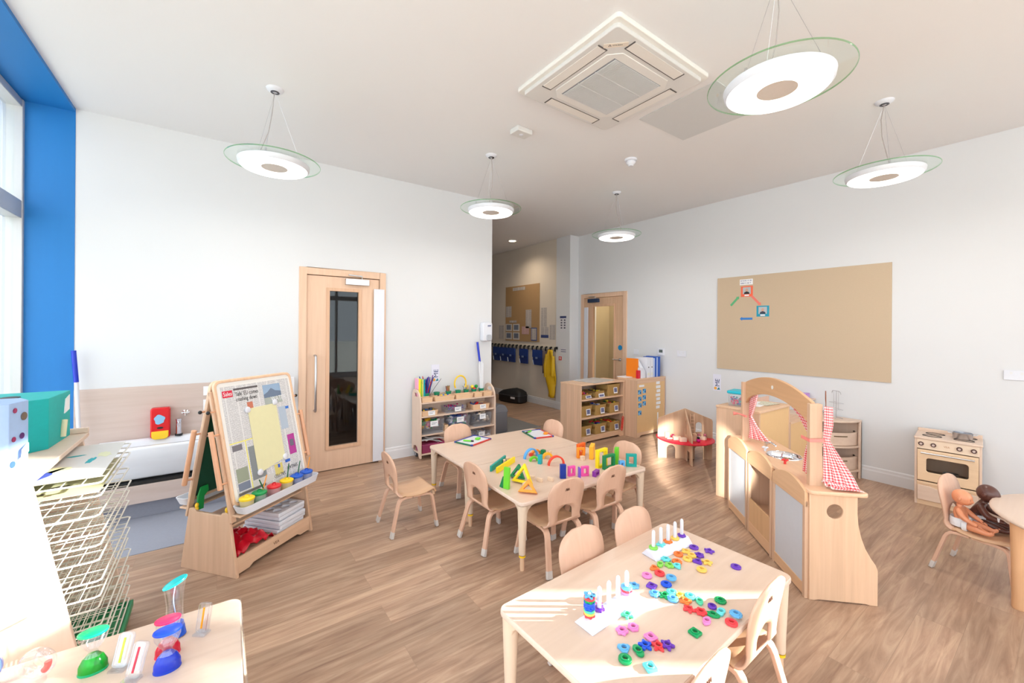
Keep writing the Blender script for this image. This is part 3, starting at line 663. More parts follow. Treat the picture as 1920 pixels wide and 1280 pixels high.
# ------------------------------------------------------------------ chairs
def make_chair(label, marked):
    t = thing('nursery_chair', label, 'chair', (0, 0, 0), 0, 'bentwood nursery chairs')
    # profile of the bent shell in the xz plane, front edge to top of the back
    P = []
    def arc(cx, cz, r, a0, a1, n):
        for k in range(n+1):
            a = R_(a0+(a1-a0)*k/n); P.append((cx+r*math.cos(a), cz+r*math.sin(a)))
    P.append((.178, .268)); arc(.150, .272, .028, 10, 88, 4); 
    for x in (.12, .08, .04, 0, -.04, -.08): P.append((x, .296-.018*math.sin(PI*(x+.1)/.24) if x > -.09 else .29))
    arc(-.098, .328, .040, 268, 190, 6)
    z0 = P[-1][1]; x0 = P[-1][0]; n = 14
    for k in range(1, n+1):
        f = k/n; P.append((x0-.006*f-.038*f*f, z0+(.605-z0)*f))
    # lengths
    s = [0]
    for i in range(1, len(P)): s.append(s[-1]+math.hypot(P[i][0]-P[i-1][0], P[i][1]-P[i-1][1]))
    zb = .605
    rows = []; m = []
    # refine rows around the hole and the rounded top
    PP = []; 
    for i in range(len(P)-1):
        a, b_ = P[i], P[i+1]; k = 3 if i >= 10 else 1
        for q in range(k): PP.append((a[0]+(b_[0]-a[0])*q/k, a[1]+(b_[1]-a[1])*q/k, i))
    PP.append((P[-1][0], P[-1][1], len(P)-1)); P2 = PP
    P[:] = [(p[0], p[1]) for p in P2]
    hs = []; ws = []
    for i in range(len(P)):
        x, z = P[i]; base_seat = (P2[i][2] <= 10)
        if base_seat: w_ = .156-.008*max(0, (x-.12)/.06)
        else:
            f = (z-.30)/(zb-.30); w_ = .152-.020*min(1, max(0, (f+.05)*6)) if f < .12 else .132+.022*min(1, (f-.12)/.45)
            top = zb-z; R0 = .115
            if top < R0: w_ = max(.045, w_*(max(0, 1-((R0-top)/R0)**2.7))**.42)
        ws.append(w_)
        hz = 0
        if P2[i][2] >= 12 and .316 < z < .417:
            zc = .362
            hz = .066 if z <= zc else .066*math.sqrt(max(0, 1-((z-zc)/.056)**2.2))
        hs.append(hz)
    b = MB(); vs = []
    for i in range(len(P)):
        x, z = P[i]; w_ = ws[i]; h_ = hs[i] if hs[i] > .004 else .004
        for y in (-w_, -(w_+h_)/2, -h_, 0, h_, (w_+h_)/2, w_): vs.append((x, y, z))
    fs = []
    for i in range(len(P)-1):
        op = hs[i] > .004 and hs[i+1] > .004 or (hs[i] > .004) != (hs[i+1] > .004)
        for k in range(6):
            if k in (2, 3) and op: continue
            fs.append((i*7+k, i*7+k+1, (i+1)*7+k+1, (i+1)*7+k))
    cut = next(i for i in range(len(P)) if P2[i][2] >= 12)
    fseat = [f for f in fs if max(f) < (cut+1)*7]; fback = [f for f in fs if max(f) >= (cut+1)*7]
    for nm, ff, mt in (('backrest', fback, W_CHAIR), ('seat', fseat, W_SEAT)):
        used = sorted({i for f in ff for i in f}); mp = {o: k for k, o in enumerate(used)}
        q = MB(); q.add([vs[i] for i in used], [tuple(mp[i] for i in f) for f in ff])
        o = q.build(nm, mt, t, smooth=True, solid=.011)
        if nm == 'backrest': back = o
    if marked:
        g = MB()
        for pts in (((-.018, -.012), (-.012, .008), (-.006, -.012)), ((-.004, -.012), (0, .014), (.004, -.012)), ((.006, -.012), (.012, .008), (.018, -.012)), ((-.010, .004), (0, -.004), (.010, .004))):
            g.tube([(-.1585-.075*(.532+v-.49)-.0075, u, .532+v) for u, v in pts], .0017, 5)
        g.build('burnt_mark', plain('burnt mark', (104, 66, 48), .7), back)
    for sy in (-1, 1):
        # rear leg: runs along the seat side, bends down and back
        pr = [(-.02, sy*.130, .271), (-.075, sy*.132, .272), (-.105, sy*.134, .266), (-.122, sy*.137, .250), (-.132, sy*.140, .228), (-.160, sy*.153, .12), (-.182, sy*.164, .035)]
        pf = [(-.01, sy*.130, .271), (.10, sy*.134, .270), (.130, sy*.136, .264), (.146, sy*.139, .248), (.152, sy*.142, .225), (.165, sy*.154, .12), (.176, sy*.164, .035)]
        for pp in (pr, pf):
            q = MB(); q.tube(pp, 0, flat=(.040, .0175, (0, 1, 0)))
            lg = q.build('leg', W_CLEG, t, bevel=.003)
            d = (Vector(pp[-1])-Vector(pp[-2])).normalized(); e = Vector(pp[-1]); f0 = e+d*(.035/abs(d.z))
            q = MB(); q.tube([e-d*.012, f0], 0, flat=(.043, .021, (0, 1, 0))); q.build('foot_cap', P_CAP, lg, bevel=.003)
    return t
CH = [((1.26, 3.20), 0, 'bentwood chair standing free at the left, nothing tucked under its table', 1),
      ((1.70, 2.61), 2, 'bentwood chair tucked in at the left end of the block table', 1),
      ((1.895, 2.155), 88, 'bentwood chair tucked under the block table, nearer its front corner leg', 1),
      ((2.33, 2.15), 91, 'bentwood chair tucked under the block table near the upright block frames', 1),
      ((2.76, 2.33), 178, 'bentwood chair at the far right end of the block table', 1),
      ((2.79, 3.33), 181, 'bentwood chair by the basket shelf at the whiteboard table', 1),
      ((2.0, 3.575), -90, 'bentwood chair between the craft trolley and the whiteboard table', 1),
      ((1.476, 1.285), -88, 'bentwood chair behind the nearest table, left of two, opposite the first peg stand', 1),
      ((1.865, 1.276), -88, 'bentwood chair behind the nearest table, right of two, by the far peg stand', 1),
      ((1.781, .886), 92, 'bentwood chair with sunlit back at the right side of the nearest table', 1),
      ((1.205, .825), 93, 'bentwood chair cut by the bottom edge of the picture', 1),
      ((4.075, .375), -100, 'bentwood chair carrying two dolls beside the round table', 1)]
first = None
for (p, a, lab, mk) in CH:
    if first is None:
        first = make_chair(lab, 1); first.location = (p[0], p[1], .0025); first.rotation_euler = (0, 0, R_(a))
    else: dup(first, (p[0], p[1], .0025), R_(a), lab)

# round table at the right edge
rt = thing('round_table', 'pale round table at the right edge of the picture', 'table', (4.04, -.23, 0))
MB().lathe([(0, .494), (.555, .494), (.572, .500), (.575, .507), (.572, .514), (.560, .520), (0, .520)], 64).build('tabletop', W_EDGE, rt, smooth=True)
for a in (122, 32, 212, 302):
    x, y = .515*math.cos(R_(a)), .515*math.sin(R_(a))
    b = MB(); b.lathe([(.026, 0), (.03, .01), (.033, .45), (.038, .494)], 20, c=(x, y, 0))
    b.prism([(0, .494), (.12, .494), (.12, .480), (.06, .462), (0, .42)], -.02, .02, 'y', M=T(x, y, 0) @ RZ(R_(a+180)))
    b.build('leg', wood('round table leg', (226, 178, 128), 'z', .4, .08), rt, smooth=True)

# ------------------------------------------------------------------ easel
EA = math.atan2(.631, .776)
es = thing('art_easel', 'double sided maple art easel with shelves and a sheet of newspaper', 'easel', (.208, 3.50, 0), EA)
endp = [(-.235, 0), (.235, 0), (.235, .012), (.165, .40), (.150, .405), (.115, .402), (.10, .385), (-.10, .385), (-.115, .402), (-.150, .405), (-.165, .40), (-.235, .012)]
for x in (-.32, .32):
    slab('side_panel', [endp], .02, W_MAP, es, M=T(x, 0, 0) @ YZ, bevel=.003)
sh = MB().bx(-.31, .31, -.195, .195, .085, .10); s1 = sh.build('shelf', W_MAPX, es, bevel=.002)
s2 = MB().bx(-.31, .31, -.15, .15, .30, .312).build('shelf', W_MAPX, es, bevel=.002)
for sy in (-1, 1):
    b = MB().prism([(-.31, .012), (-.22, .012), (-.19, .03), (.19, .03), (.22, .012), (.31, .012), (.31, .115), (-.31, .115)], sy*.21-.008, sy*.21+.008, 'y'); b.build('rail', W_MAPX, es, bevel=.002)
text('burnt_mark', 'VEA', .028, plain('burnt mark', (104, 66, 48), .7), es, M=T(-.03, -.2185, .06) @ XZ)
# two board frames leaning together
def face(sy):
    """matrix of a board plane: local x along the easel, local y up the board, z outwards"""
    lo = Vector((0, sy*.205, .385)); hi = Vector((0, sy*.012, 1.225)); up = (hi-lo).normalized(); x = Vector((1 if sy < 0 else -1, 0, 0)); n_ = x.cross(up)
    M = Matrix(((x.x, up.x, n_.x, lo.x), (x.y, up.y, n_.y, lo.y), (x.z, up.z, n_.z, lo.z), (0, 0, 0, 1))); return M, (hi-lo).length
MF, BL = face(-1); MR, _ = face(1)
for M, mat, nm in ((MF, plain('white magnetic board', (238, 236, 234), .3), 'white_board'), (MR, plain('green chalk board', (22, 84, 62), .7), 'chalk_board')):
    slab(nm, [rrect(-.300, .300, .075, BL-.004, .03)], .010, mat, es, M=M @ T(0, 0, -.004))
    slab('board_frame', [rrect(-.318, .318, .055, BL+.012, .04), rrect(-.300, .300, .072, BL-.006, .03)], .022, W_PIN, es, M=M @ T(0, 0, -.004), bevel=.004)
    for sx in (-1, 1): MB().bx(sx*.315-.018, sx*.315+.018, -.035, BL-.05, -.034, -.016, M=M).build('stile', W_MAP, es, bevel=.003)
MB().bx(-.3, .3, -.012, .012, 1.150, 1.175).build('hinge_strip', col('easel green', (20, 120, 80)), es, bevel=.004)
MB().bx(-.298, .298, .06, BL-.03, -.018, -.0095, M=MF).build('chalk_board', MATS['green chalk board'], es)
for M in (MF, MR):
    for sx in (-1, 1):
        b = MB(); b.tube([M @ Vector((sx*.372, .19, -.012)), M @ Vector((sx*.372, .56, -.012))], .015, 12); ro = b.build('paper_rod', W_RED, es, bevel=.003)
        for q in (.22, .53): MB().tube([M @ Vector((sx*.300, q, -.020)), M @ Vector((sx*.38, q, -.012))], .007, 8).build('rod_peg', W_RED, ro, smooth=True)
        b = MB(); b.tube([M @ Vector((sx*.31, .68, -.02)), M @ Vector((sx*.36, .68, -.02))], .006, 8); b.build('pin', W_RED, es, smooth=True)
        b = MB(); b.ball(M @ Vector((sx*.362, .68, -.02)), .012, 10); b.build('knob', P_BLACK, es, smooth=True)
b = MB(); b.tube([(-.31, -.10, .87), (-.31, 0, .885), (-.31, .10, .87)], 0, flat=(.012, .002, (0, 0, 1))); b.build('stay', CHROME, es)
for sy in (-1, 1):
    p = MB(); 
    L0, L1, y0, y1, z0, z1 = -.335, .335, .19, .295, .405, .455
    outer = rrect(L0, L1, y0, y1, .03, 4); n = len(outer); inn = rrect(L0+.006, L1-.006, y0+.006, y1-.006, .026, 4)
    sc = lambda pts, k: [((q[0])*k, (q[1]-(y0+y1)/2)*k+(y0+y1)/2) for q in pts]
    rings = [(sc(outer, .93), z0), (outer, z1), (inn, z1), (sc(inn, .92), z0+.006)]
    vs = [(q[0], sy*q[1], z) for r_, z in rings for q in r_]
    fs = [tuple(range(n)), tuple(range(3*n, 4*n))]+[(k*n+i, k*n+(i+1) % n, (k+1)*n+(i+1) % n, (k+1)*n+i) for k in range(3) for i in range(n)]
    p.add(vs, fs); tr = p.build('paint_tray', P_WHITE, es, smooth=True)
    MB().bx(-.325, .325, sy*.165 if sy > 0 else -.255, sy*.255 if sy > 0 else -.165, .385, .398).build('tray_support', W_MAPX, es, bevel=.003)
# newspaper and paper clipped on the front
nw = thing('newspaper', 'open newspaper sheets covering the white side of the easel', 'newspaper', (.208, 3.50, 0), EA)
def on_face(z): return MF @ T(0, 0, z)
NP = print_mat('newsprint body text', (222, 221, 223), (166, 165, 170), .008, .085, ('x', 'z'))
MB().bx(-.275, .285, .105, BL-.035, .0015, .0025, M=MF).build('sheet', NP, nw)
def patch(name, x0, x1, y0, y1, c, z=.003): return MB().bx(x0, x1, y0, y1, z-.0008, z, M=MF).build(name, c if not isinstance(c, tuple) else col('print %d %d %d' % c, c, .8), nw)
patch('masthead', -.268, -.195, .755, .80, (214, 40, 70))
text('masthead_lettering', 'Sales', .040, PAPER, nw, M=on_face(.0034) @ T(-.262, .765, 0), sx=.8)
patch('headline_rule', -.185, .005, .795, .808, (96, 90, 92))
text('headline', "'Safe' EU comes\ncrashing down", .040, P_BLACK, nw, M=on_face(.0032) @ T(-.178, .755, 0), sx=.72)
patch('picture', .045, .20, .705, .80, (150, 176, 206)); 
MB().prism([(.045, .73), (.08, .745), (.115, .772), (.15, .75), (.20, .74), (.20, .705), (.045, .705)], .0031, .0036, 'z', M=MF).build('mountain', col('print slate', (110, 126, 150), .8), nw)
text('picture_title', 'WATER', .05, col('print light', (232, 232, 236), .8), nw, M=on_face(.0040) @ T(.10, .672, 0), sx=.8)
patch('picture', .045, .20, .655, .705, (168, 176, 172)); patch('picture', -.10, -.055, .655, .70, (200, 120, 96))
patch('picture', .185, .25, .25, .40, (178, 62, 150)); patch('picture', .20, .235, .31, .36, (110, 104, 124), .0036)
patch('picture', -.262, -.19, .395, .435, (120, 116, 124)); patch('yellow_rule', -.275, -.085, .445, .452, (236, 226, 110)); patch('yellow_rule', -.165, -.158, .125, .445, (236, 226, 110))
patch('picture', -.15, -.04, .17, .40, (132, 138, 142)); patch('picture', -.262, -.175, .19, .28, (150, 158, 140)); patch('picture', -.262, -.175, .135, .185, (120, 128, 150))
patch('picture', -.155, .02, .125, .17, (206, 206, 204)); patch('advert_strip', -.268, -.06, .108, .125, (110, 106, 104)); patch('picture', .03, .10, .14, .22, (214, 200, 120))
patch('picture', .15, .215, .45, .62, (176, 190, 208)); patch('paint_blot', .215, .245, .595, .615, (60, 120, 210), .0036); patch('paint_blot', .13, .175, .205, .225, (50, 100, 200), .0036); patch('paint_blot', .06, .078, .19, .215, (50, 90, 200), .0036)
text('advert_lettering', 'SALTED', .036, col('print grey', (96, 96, 104), .8), nw, M=on_face(.0042) @ T(.115, .15, 0) @ RZ(PI), sx=.8)
text('advert_lettering', 'SPREAD', .036, col('print grey', (96, 96, 104), .8), nw, M=on_face(.0042) @ T(.235, .175, 0) @ RZ(PI), sx=.8)
yp = thing('painting_paper', 'blank pale yellow sheet held by magnets over the newspaper', 'paper', (.208, 3.50, 0), EA)
MB().prism([(-.105, .20), (.135, .245), (.135, .655), (-.105, .655)], .0045, .0055, 'z', M=MF).build('sheet', plain('pale yellow paper', (226, 221, 178), .8), yp)
for (x, y, lab) in ((-.108, .648, 'upper left'), (.125, .662, 'upper right'), (-.092, .208, 'lower left'), (.135, .25, 'lower right')):
    o = MB().lathe([(0, 0), (.022, 0), (.022, .005), (.019, .008), (0, .008)], 20).build('magnet', P_WHITE, smooth=True)
    o.matrix_world = T(.208, 3.50, 0) @ RZ(EA) @ MF @ T(x, y, .0056); tag(o, 'round white magnet on the %s corner of the yellow sheet' % lab, 'magnet', 'round easel magnets')
def epos(x, y, z=0): 
    p = RZ(EA) @ Vector((x, y, z)); return (.208+p.x, 3.5+p.y, z)
for i, (x, c, nm) in enumerate(((-.268, (246, 214, 40), 'yellow lidded paint pot at the left end of the easel tray'), (-.175, (10, 150, 80), 'green lidded paint pot in the easel tray'), (-.055, (222, 40, 50), 'red lidded paint pot in the easel tray'),
                                (.055, (246, 206, 30), 'yellow lidded paint pot near the middle right of the easel tray'), (.15, (30, 92, 200), 'left one of two blue paint pots on the easel tray'), (.245, (30, 92, 200), 'blue paint pot at the right end of the easel tray'))):
    t = thing('paint_pot', nm, 'paint pot', epos(x, -.245, .4115), EA, 'paint pots in the easel tray')
    MB().lathe([(0, 0), (.034, 0), (.042, .075), (0, .075)], 20).build('cup', clear('cloudy cup %d' % i, tuple(.45+.5*v for v in s2l(c)), .55, .3, True), t, smooth=True)
    MB().lathe([(.043, .070), (.045, .073), (.045, .082), (.036, .088), (.014, .089), (.012, .100), (.010, .100), (.010, .082), (0, .080)], 20).build('lid', col('paint lid %d %d %d' % c, c), t, smooth=True)
for i, (x, tx, ty, L_, c, nm) in enumerate(((-.16, .35, .1, .14, (246, 160, 60), 'orange handled brush standing in the green paint pot'), (-.12, -.45, .1, .13, (20, 100, 60), 'dark green brush leaning left beside the red paint pot'),
                                        (.055, .15, .1, .15, (20, 100, 60), 'dark green brush in the middle yellow pot'), (.15, .25, .1, .14, (20, 100, 60), 'dark green brush in the left blue pot'), (.245, .28, .1, .14, (246, 160, 60), 'orange handled brush in the rightmost blue pot'))):
    t = thing('paint_brush', nm, 'paint brush', epos(x, -.245, .455), EA, 'brushes in the paint pots')
    d = Vector((tx, ty*.2, 1)).normalized()
    MB().tube([(0, 0, 0), d*L_], [.0045, .0035], 8).build('handle', col('brush %d %d %d' % c, c), t, smooth=True)
# base shelf contents
b = MB(); random.seed(3); rows = []
for i in range(13):
    r_ = []
    for j in range(12):
        x = -.285+.29*i/12; y = -.19+.29*j/11; z = .105+.075*math.sin(PI*i/12)**.6*math.sin(PI*(j+.6)/12.2)**.5+.012*math.sin(i*1.9+j*1.1)+.010*math.sin(j*2.3-i)+random.uniform(-.008, .010); r_.append((x, y, z))
    rows.append(r_)
b.grid(rows); ap = b.build('folded_apron', plain('glossy red vinyl', (206, 12, 40), .22), smooth=True, solid=.004); ap.location = (.208, 3.5, 0); ap.rotation_euler = (0, 0, EA); tag(ap, 'crumpled glossy red vinyl apron on the bottom shelf of the easel', 'apron')
for i in range(5):
    t = thing('white_tray', ['white muffin style tray at the bottom of the stack in the easel', 'white tray second from the bottom of the easel stack', 'white tray in the middle of the easel stack', 'white tray second from the top of the easel stack', 'white tray with round wells on top of the easel stack'][i], 'tray', epos(.155+.006*(i % 2), -.035-.008*(i % 3), .102+i*.030), EA+R_(2*(i % 2)), 'stacked white trays')
    slab('tray_body', [rrect(-.125, .125, -.16, .16, .01)]+([circ(a*.075, c_*.075, .028, 16) for a in (-1, 0, 1) for c_ in (-1.3, -.4, .5, 1.4)] if i == 4 else []), .026, P_WHITE, t, M=T(0, 0, .014), bevel=.003)
    if i == 4: MB().bx(-.12, .12, -.155, .155, .002, .012).build('well_floor', plain('well shade grey', (200, 196, 206), .5), t)
for i in range(6):
    o = MB().bx(-.09, .09, -.13, .13, 0, .010).build('paper_tray', P_WHITE, bevel=.003); o.location = epos(.02+.004*(i % 3), .03+.004*(i % 2), .313+i*.0125); o.rotation_euler = (0, 0, EA+R_(3*(i % 2)-1))
    tag(o, ['lowest white palette under the easel boards', 'second lowest white palette under the easel boards', 'third white palette from the bottom under the easel boards', 'fourth white palette from the bottom under the easel boards', 'second white palette from the top under the easel boards', 'topmost white palette under the easel boards'][i], 'palette', 'stacked white palettes')
for (y, nm) in ((-.14, 'front'), (.14, 'rear')):
    t = thing('easel_clamp', 'green clamp with yellow wing nut at the %s left stile of the easel' % nm, 'clamp', epos(-.285, y*.9, .36), EA, 'green easel clamps')
    slab('bracket', [[(-.02, .02), (.02, .02), (.025, .10), (.055, .13), (.05, .17), (0, .165), (-.02, .11)]], .012, col('clamp green', (10, 150, 70)), t, M=XZ, bevel=.003)
    b = MB(); b.ball((-.03, -.01, .06), (.012, .01, .016)); b.ball((-.03, -.01, .035), (.012, .01, .016)); b.build('wing_nut', P_YEL, t, smooth=True)
# ------------------------------------------------------------------ drying rack by the windows
dr = thing('drying_rack', 'tall wooden painting dryer with white wire shelves along the window', 'drying rack', (0, 0, 0))
for y in (2.30, 3.10):
    slab('end_panel', [[(-.96, 0), (-.40, 0), (-.585, 1.0), (-.96, 1.0)]] if y > 3 else [[(-.96, 0), (-.385, 0), (-.567, 1.0), (-.96, 1.0)]], .02, wood('rack end panel', (234, 210, 184), 'z', .4, .05), dr, M=T(0, y, 0) @ XZ, bevel=.003)
MB().bx(-.97, -.565, 2.28, 3.125, 1.0, 1.022).build('top_shelf', W_PALEX, dr, bevel=.003)
MB().bx(-.97, -.565, 3.105, 3.125, 1.022, 1.05).build('end_lip', W_PALEX, dr, bevel=.003)
MB().bx(-.96, -.94, 2.30, 3.10, .03, 1.0).build('back_panel', W_PALE, dr)
MB().bx(-.95, -.42, 2.30, 3.10, .03, .05).build('bottom_board', W_PALEX, dr)
WIRE = plain('cream coated wire', (232, 230, 222), .4)
NS = 14
for i in range(NS):
    z = .95-i*.066; x1 = -.39-.004*(i % 3)-.0*i; dz = -.0
    b = MB(); y0, y1 = 2.36, 3.06+.02*(i % 2)
    tilt = .035
    def P(x, y): return (x, y, z+tilt*((x+.40)/.5)*-1*0+ .012*math.sin(i*1.7))
    b.tube([P(-.93, y0), P(x1-.012, y0), P(x1, y0+.012), P(x1, y1-.012), P(x1-.012, y1), P(-.93, y1)], .0036, 6, closed=True)
    for k in range(1, 7): y = y0+(y1-y0)*k/7; b.tube([P(-.93, y), P(x1, y)], .0021, 5)
    for k in range(1, 9): x = -.93+(x1+.93)*k/9; b.tube([P(x, y0), P(x, y1)], .0021, 5)
    b.build('wire_shelf', WIRE, dr, smooth=True)
gt = MB(); gt.bx(-.90, -.385, 2.36, 3.06, .055, .062); gt.bx(-.392, -.376, 2.36, 3.07, .045, .078); gt.bx(-.90, -.385, 3.058, 3.07, .05, .078)
o = gt.build('drip_tray', col('green tray', (10, 130, 80)), bevel=.002); tag(o, 'green plastic tray under the wire shelves of the painting dryer', 'tray')
def painting(name, pts, z, mat, lab, blobs):
    t = thing(name, lab, 'painting', (0, 0, z), 0, 'paintings drying on the rack')
    MB().prism(pts, 0, .0015).build('paper', mat, t)
    for k, (c, pp) in enumerate(blobs):
        MB().prism(pp, .0016, .0022).build('paint_patch', col('paint %d %d %d' % c, c, .6), t)
def blob(cx, cy, rx_, ry_, a=0, n=22, j=.25, seed=0):
    random.seed(seed); out = []
    for k in range(n):
        q = 2*PI*k/n; r = 1+random.uniform(-j, j); x, y = rx_*r*math.cos(q), ry_*r*math.sin(q)
        out.append((cx+x*math.cos(a)-y*math.sin(a), cy+x*math.sin(a)+y*math.cos(a)))
    return out
painting('drying_painting', [(-.94, 2.37), (-.395, 2.39), (-.405, 3.02), (-.93, 3.04)], .970, plain('painted grey paper', (216, 214, 212), .8), 'grey paper with blue and turquoise paint on the top wire shelf',
         [((62, 84, 176), blob(-.63, 2.48, .12, .045, .9, seed=2)), ((20, 160, 170), blob(-.55, 2.80, .035, .012, .2, seed=4, j=.15)), ((30, 166, 176), blob(-.48, 2.68, .012, .05, -.1, seed=5)), ((222, 222, 180), blob(-.56, 2.58, .035, .045, .2, seed=6)), ((222, 222, 186), blob(-.45, 2.78, .025, .05, .2, seed=7)), ((222, 222, 186), blob(-.62, 2.64, .03, .03, .2, seed=8))])
painting('drying_painting', [(-.93, 2.38), (-.402, 2.39), (-.408, 2.93), (-.92, 2.95)], .903, plain('painted olive paper', (206, 204, 166), .8), 'olive yellow paper with dark blots on the second wire shelf',
         [((92, 80, 66), blob(-.60, 2.47, .028, .012, .2, seed=9)), ((80, 72, 62), blob(-.55, 2.55, .03, .012, .1, seed=10)), ((92, 80, 66), blob(-.64, 2.42, .02, .008, .2, seed=11)), ((110, 88, 70), blob(-.56, 2.44, .012, .006, .2, seed=12))])
# decorated boxes on the dryer
bx_ = thing('decorated_box', 'turquoise painted cardboard box on top of the painting dryer', 'box', (0, 0, 1.022))
TQ = plain('turquoise paint', (0, 172, 170), .6, noise=.08)
b = MB(); b.prism([(-.965, 2.73), (-.70, 2.74), (-.640, 2.80), (-.632, 3.10), (-.965, 3.10)], 0, .235); b.build('carton', TQ, bx_, bevel=.002)
slab('dark_slot', [circ(-.79, 2.90, .035, 16, .055)], .002, P_BLACK, bx_, M=T(0, 0, .236))
MB().prism([(3.00, .13), (3.08, .14), (3.085, .215), (3.02, .20)], -.634, -.630, 'x').build('paper_tag', PAPER, bx_)
MB().tube([(-.630, 2.965, .02), (-.628, 2.97, .06), (-.628, 2.985, .10)], .012, 8).build('ribbon_cord', plain('cream ribbon', (222, 214, 180), .8), bx_, smooth=True)
bx_ = thing('decorated_box', 'pale lilac painted box with purple dots on top of the dryer', 'box', (0, 0, 1.022))
b = MB(); b.prism([(-.965, 2.34), (-.70, 2.35), (-.645, 2.375), (-.620, 2.47), (-.66, 2.55), (-.965, 2.60)], 0, .275); b.build('carton', plain('lilac paint', (158, 186, 228), .6, noise=.05), bx_, bevel=.002)
b = MB(); 
for q in range(4): b.prism([(-.955, 2.36+q*.045), (-.70, 2.365+q*.04), (-.70, 2.37+q*.04), (-.955, 2.365+q*.045)], .27, .285)
b.build('standing_card', plain('card edges', (206, 200, 204), .8), bx_)
def dot(y, z, r, c):
    x = -.645+(y-2.375)*(.025/.095); M = T(x+.0012, y, z) @ RZ(-math.atan2(.025, .095)+PI/2*0) @ RY(PI/2)
    MB().lathe([(0, 0), (r, 0), (r, .0012), (0, .0012)], 16, M=M).build('painted_dot', c, bx_)
PD = col('dark purple paint', (78, 24, 104)); CD = col('crimson paint', (150, 30, 90))
dot(2.40, .245, .010, CD); dot(2.445, .215, .016, plain('brown window paint', (112, 96, 84), .7)); dot(2.395, .135, .010, CD); dot(2.435, .14, .012, PD); dot(2.39, .04, .013, col('blue dot paint', (52, 84, 176)))
for y_, z_, r_ in ((-.90, .20, .02), (-.80, .16, .022), (-.74, .10, .02)): MB().lathe([(0, 0), (r_, 0), (r_, .0012), (0, .0012)], 16, M=T(y_, 2.345, z_) @ RX(PI/2)).build('painted_dot', PD, bx_)
MB().prism([(2.405, .055), (2.465, .07), (2.465, .105), (2.41, .09)], -.622, -.617, 'x').build('paper_tag', PAPER, bx_)
# window pole
wp = thing('window_pole', 'white window pole with a blue grip leaning in the corner by the windows', 'pole', (0, 0, 0))
MB().tube([(-.945, 4.80, 1.13), (-.962, 4.80, 1.39)], .016, 12).build('grip', col('pole blue', (20, 50, 190), .35), wp, smooth=True)
MB().tube([(-.88, 4.70, .0), (-.945, 4.80, 1.13)], .014, 12).build('shaft', P_WHITE, wp, smooth=True)

# ------------------------------------------------------------------ craft trolley against the long wall
tr = thing('craft_trolley', 'pale birch craft trolley on castors against the long wall', 'trolley', (0, 0, 0))
end = [(4.585, .10), (4.60, .035), (4.62, .035), (4.645, .09), (4.68, .14), (4.71, .17), (4.76, .18), (4.80, .165), (4.815, .11), (4.84, .10), (4.845, .12), (4.845, .70), (4.82, .80), (4.78, .84), (4.70, .845), (4.64, .82), (4.60, .76)]
end = [(4.58, .035), (4.61, .03), (4.64, .05), (4.66, .12), (4.69, .155), (4.74, .165), (4.785, .15), (4.80, .11), (4.845, .10), (4.85, .14), (4.85, .76), (4.83, .82), (4.78, .845), (4.70, .84), (4.64, .80), (4.60, .74), (4.585, .66)]
for x in (1.965, 3.02):
    slab('end_panel', [end, rrect(4.67, 4.78, .755, .80, .02)], .018, W_PALE, tr, M=T(x, 0, 0) @ YZ, bevel=.003)
for z, y0 in ((.685, 4.60), (.52, 4.595), (.30, 4.59), (.075, 4.585)):
    MB().bx(1.975, 3.01, y0, 4.84, z-.008, z+.008).build('shelf', W_PALEX, tr, bevel=.002)
MB().bx(1.975, 3.01, 4.835, 4.845, .07, .76).build('back_panel', W_PALE, tr)
for (x, y) in ((2.0, 4.80), (2.98, 4.80), (2.15, 4.64), (2.9, 4.64)):
    b = MB(); b.lathe([(0, -.012), (.034, -.012), (.036, -.008), (.036, .008), (.034, .012), (0, .012)], 20, M=T(x, y, .036) @ RY(PI/2)); w_ = b.build('castor', plain('dark castor', (60, 62, 68), .4), tr, smooth=True)
    MB().lathe([(0, -.014), (.018, -.014), (.018, .014), (0, .014)], 14, M=T(x, y, .036) @ RY(PI/2)).build('hub', STEEL, w_, smooth=True)
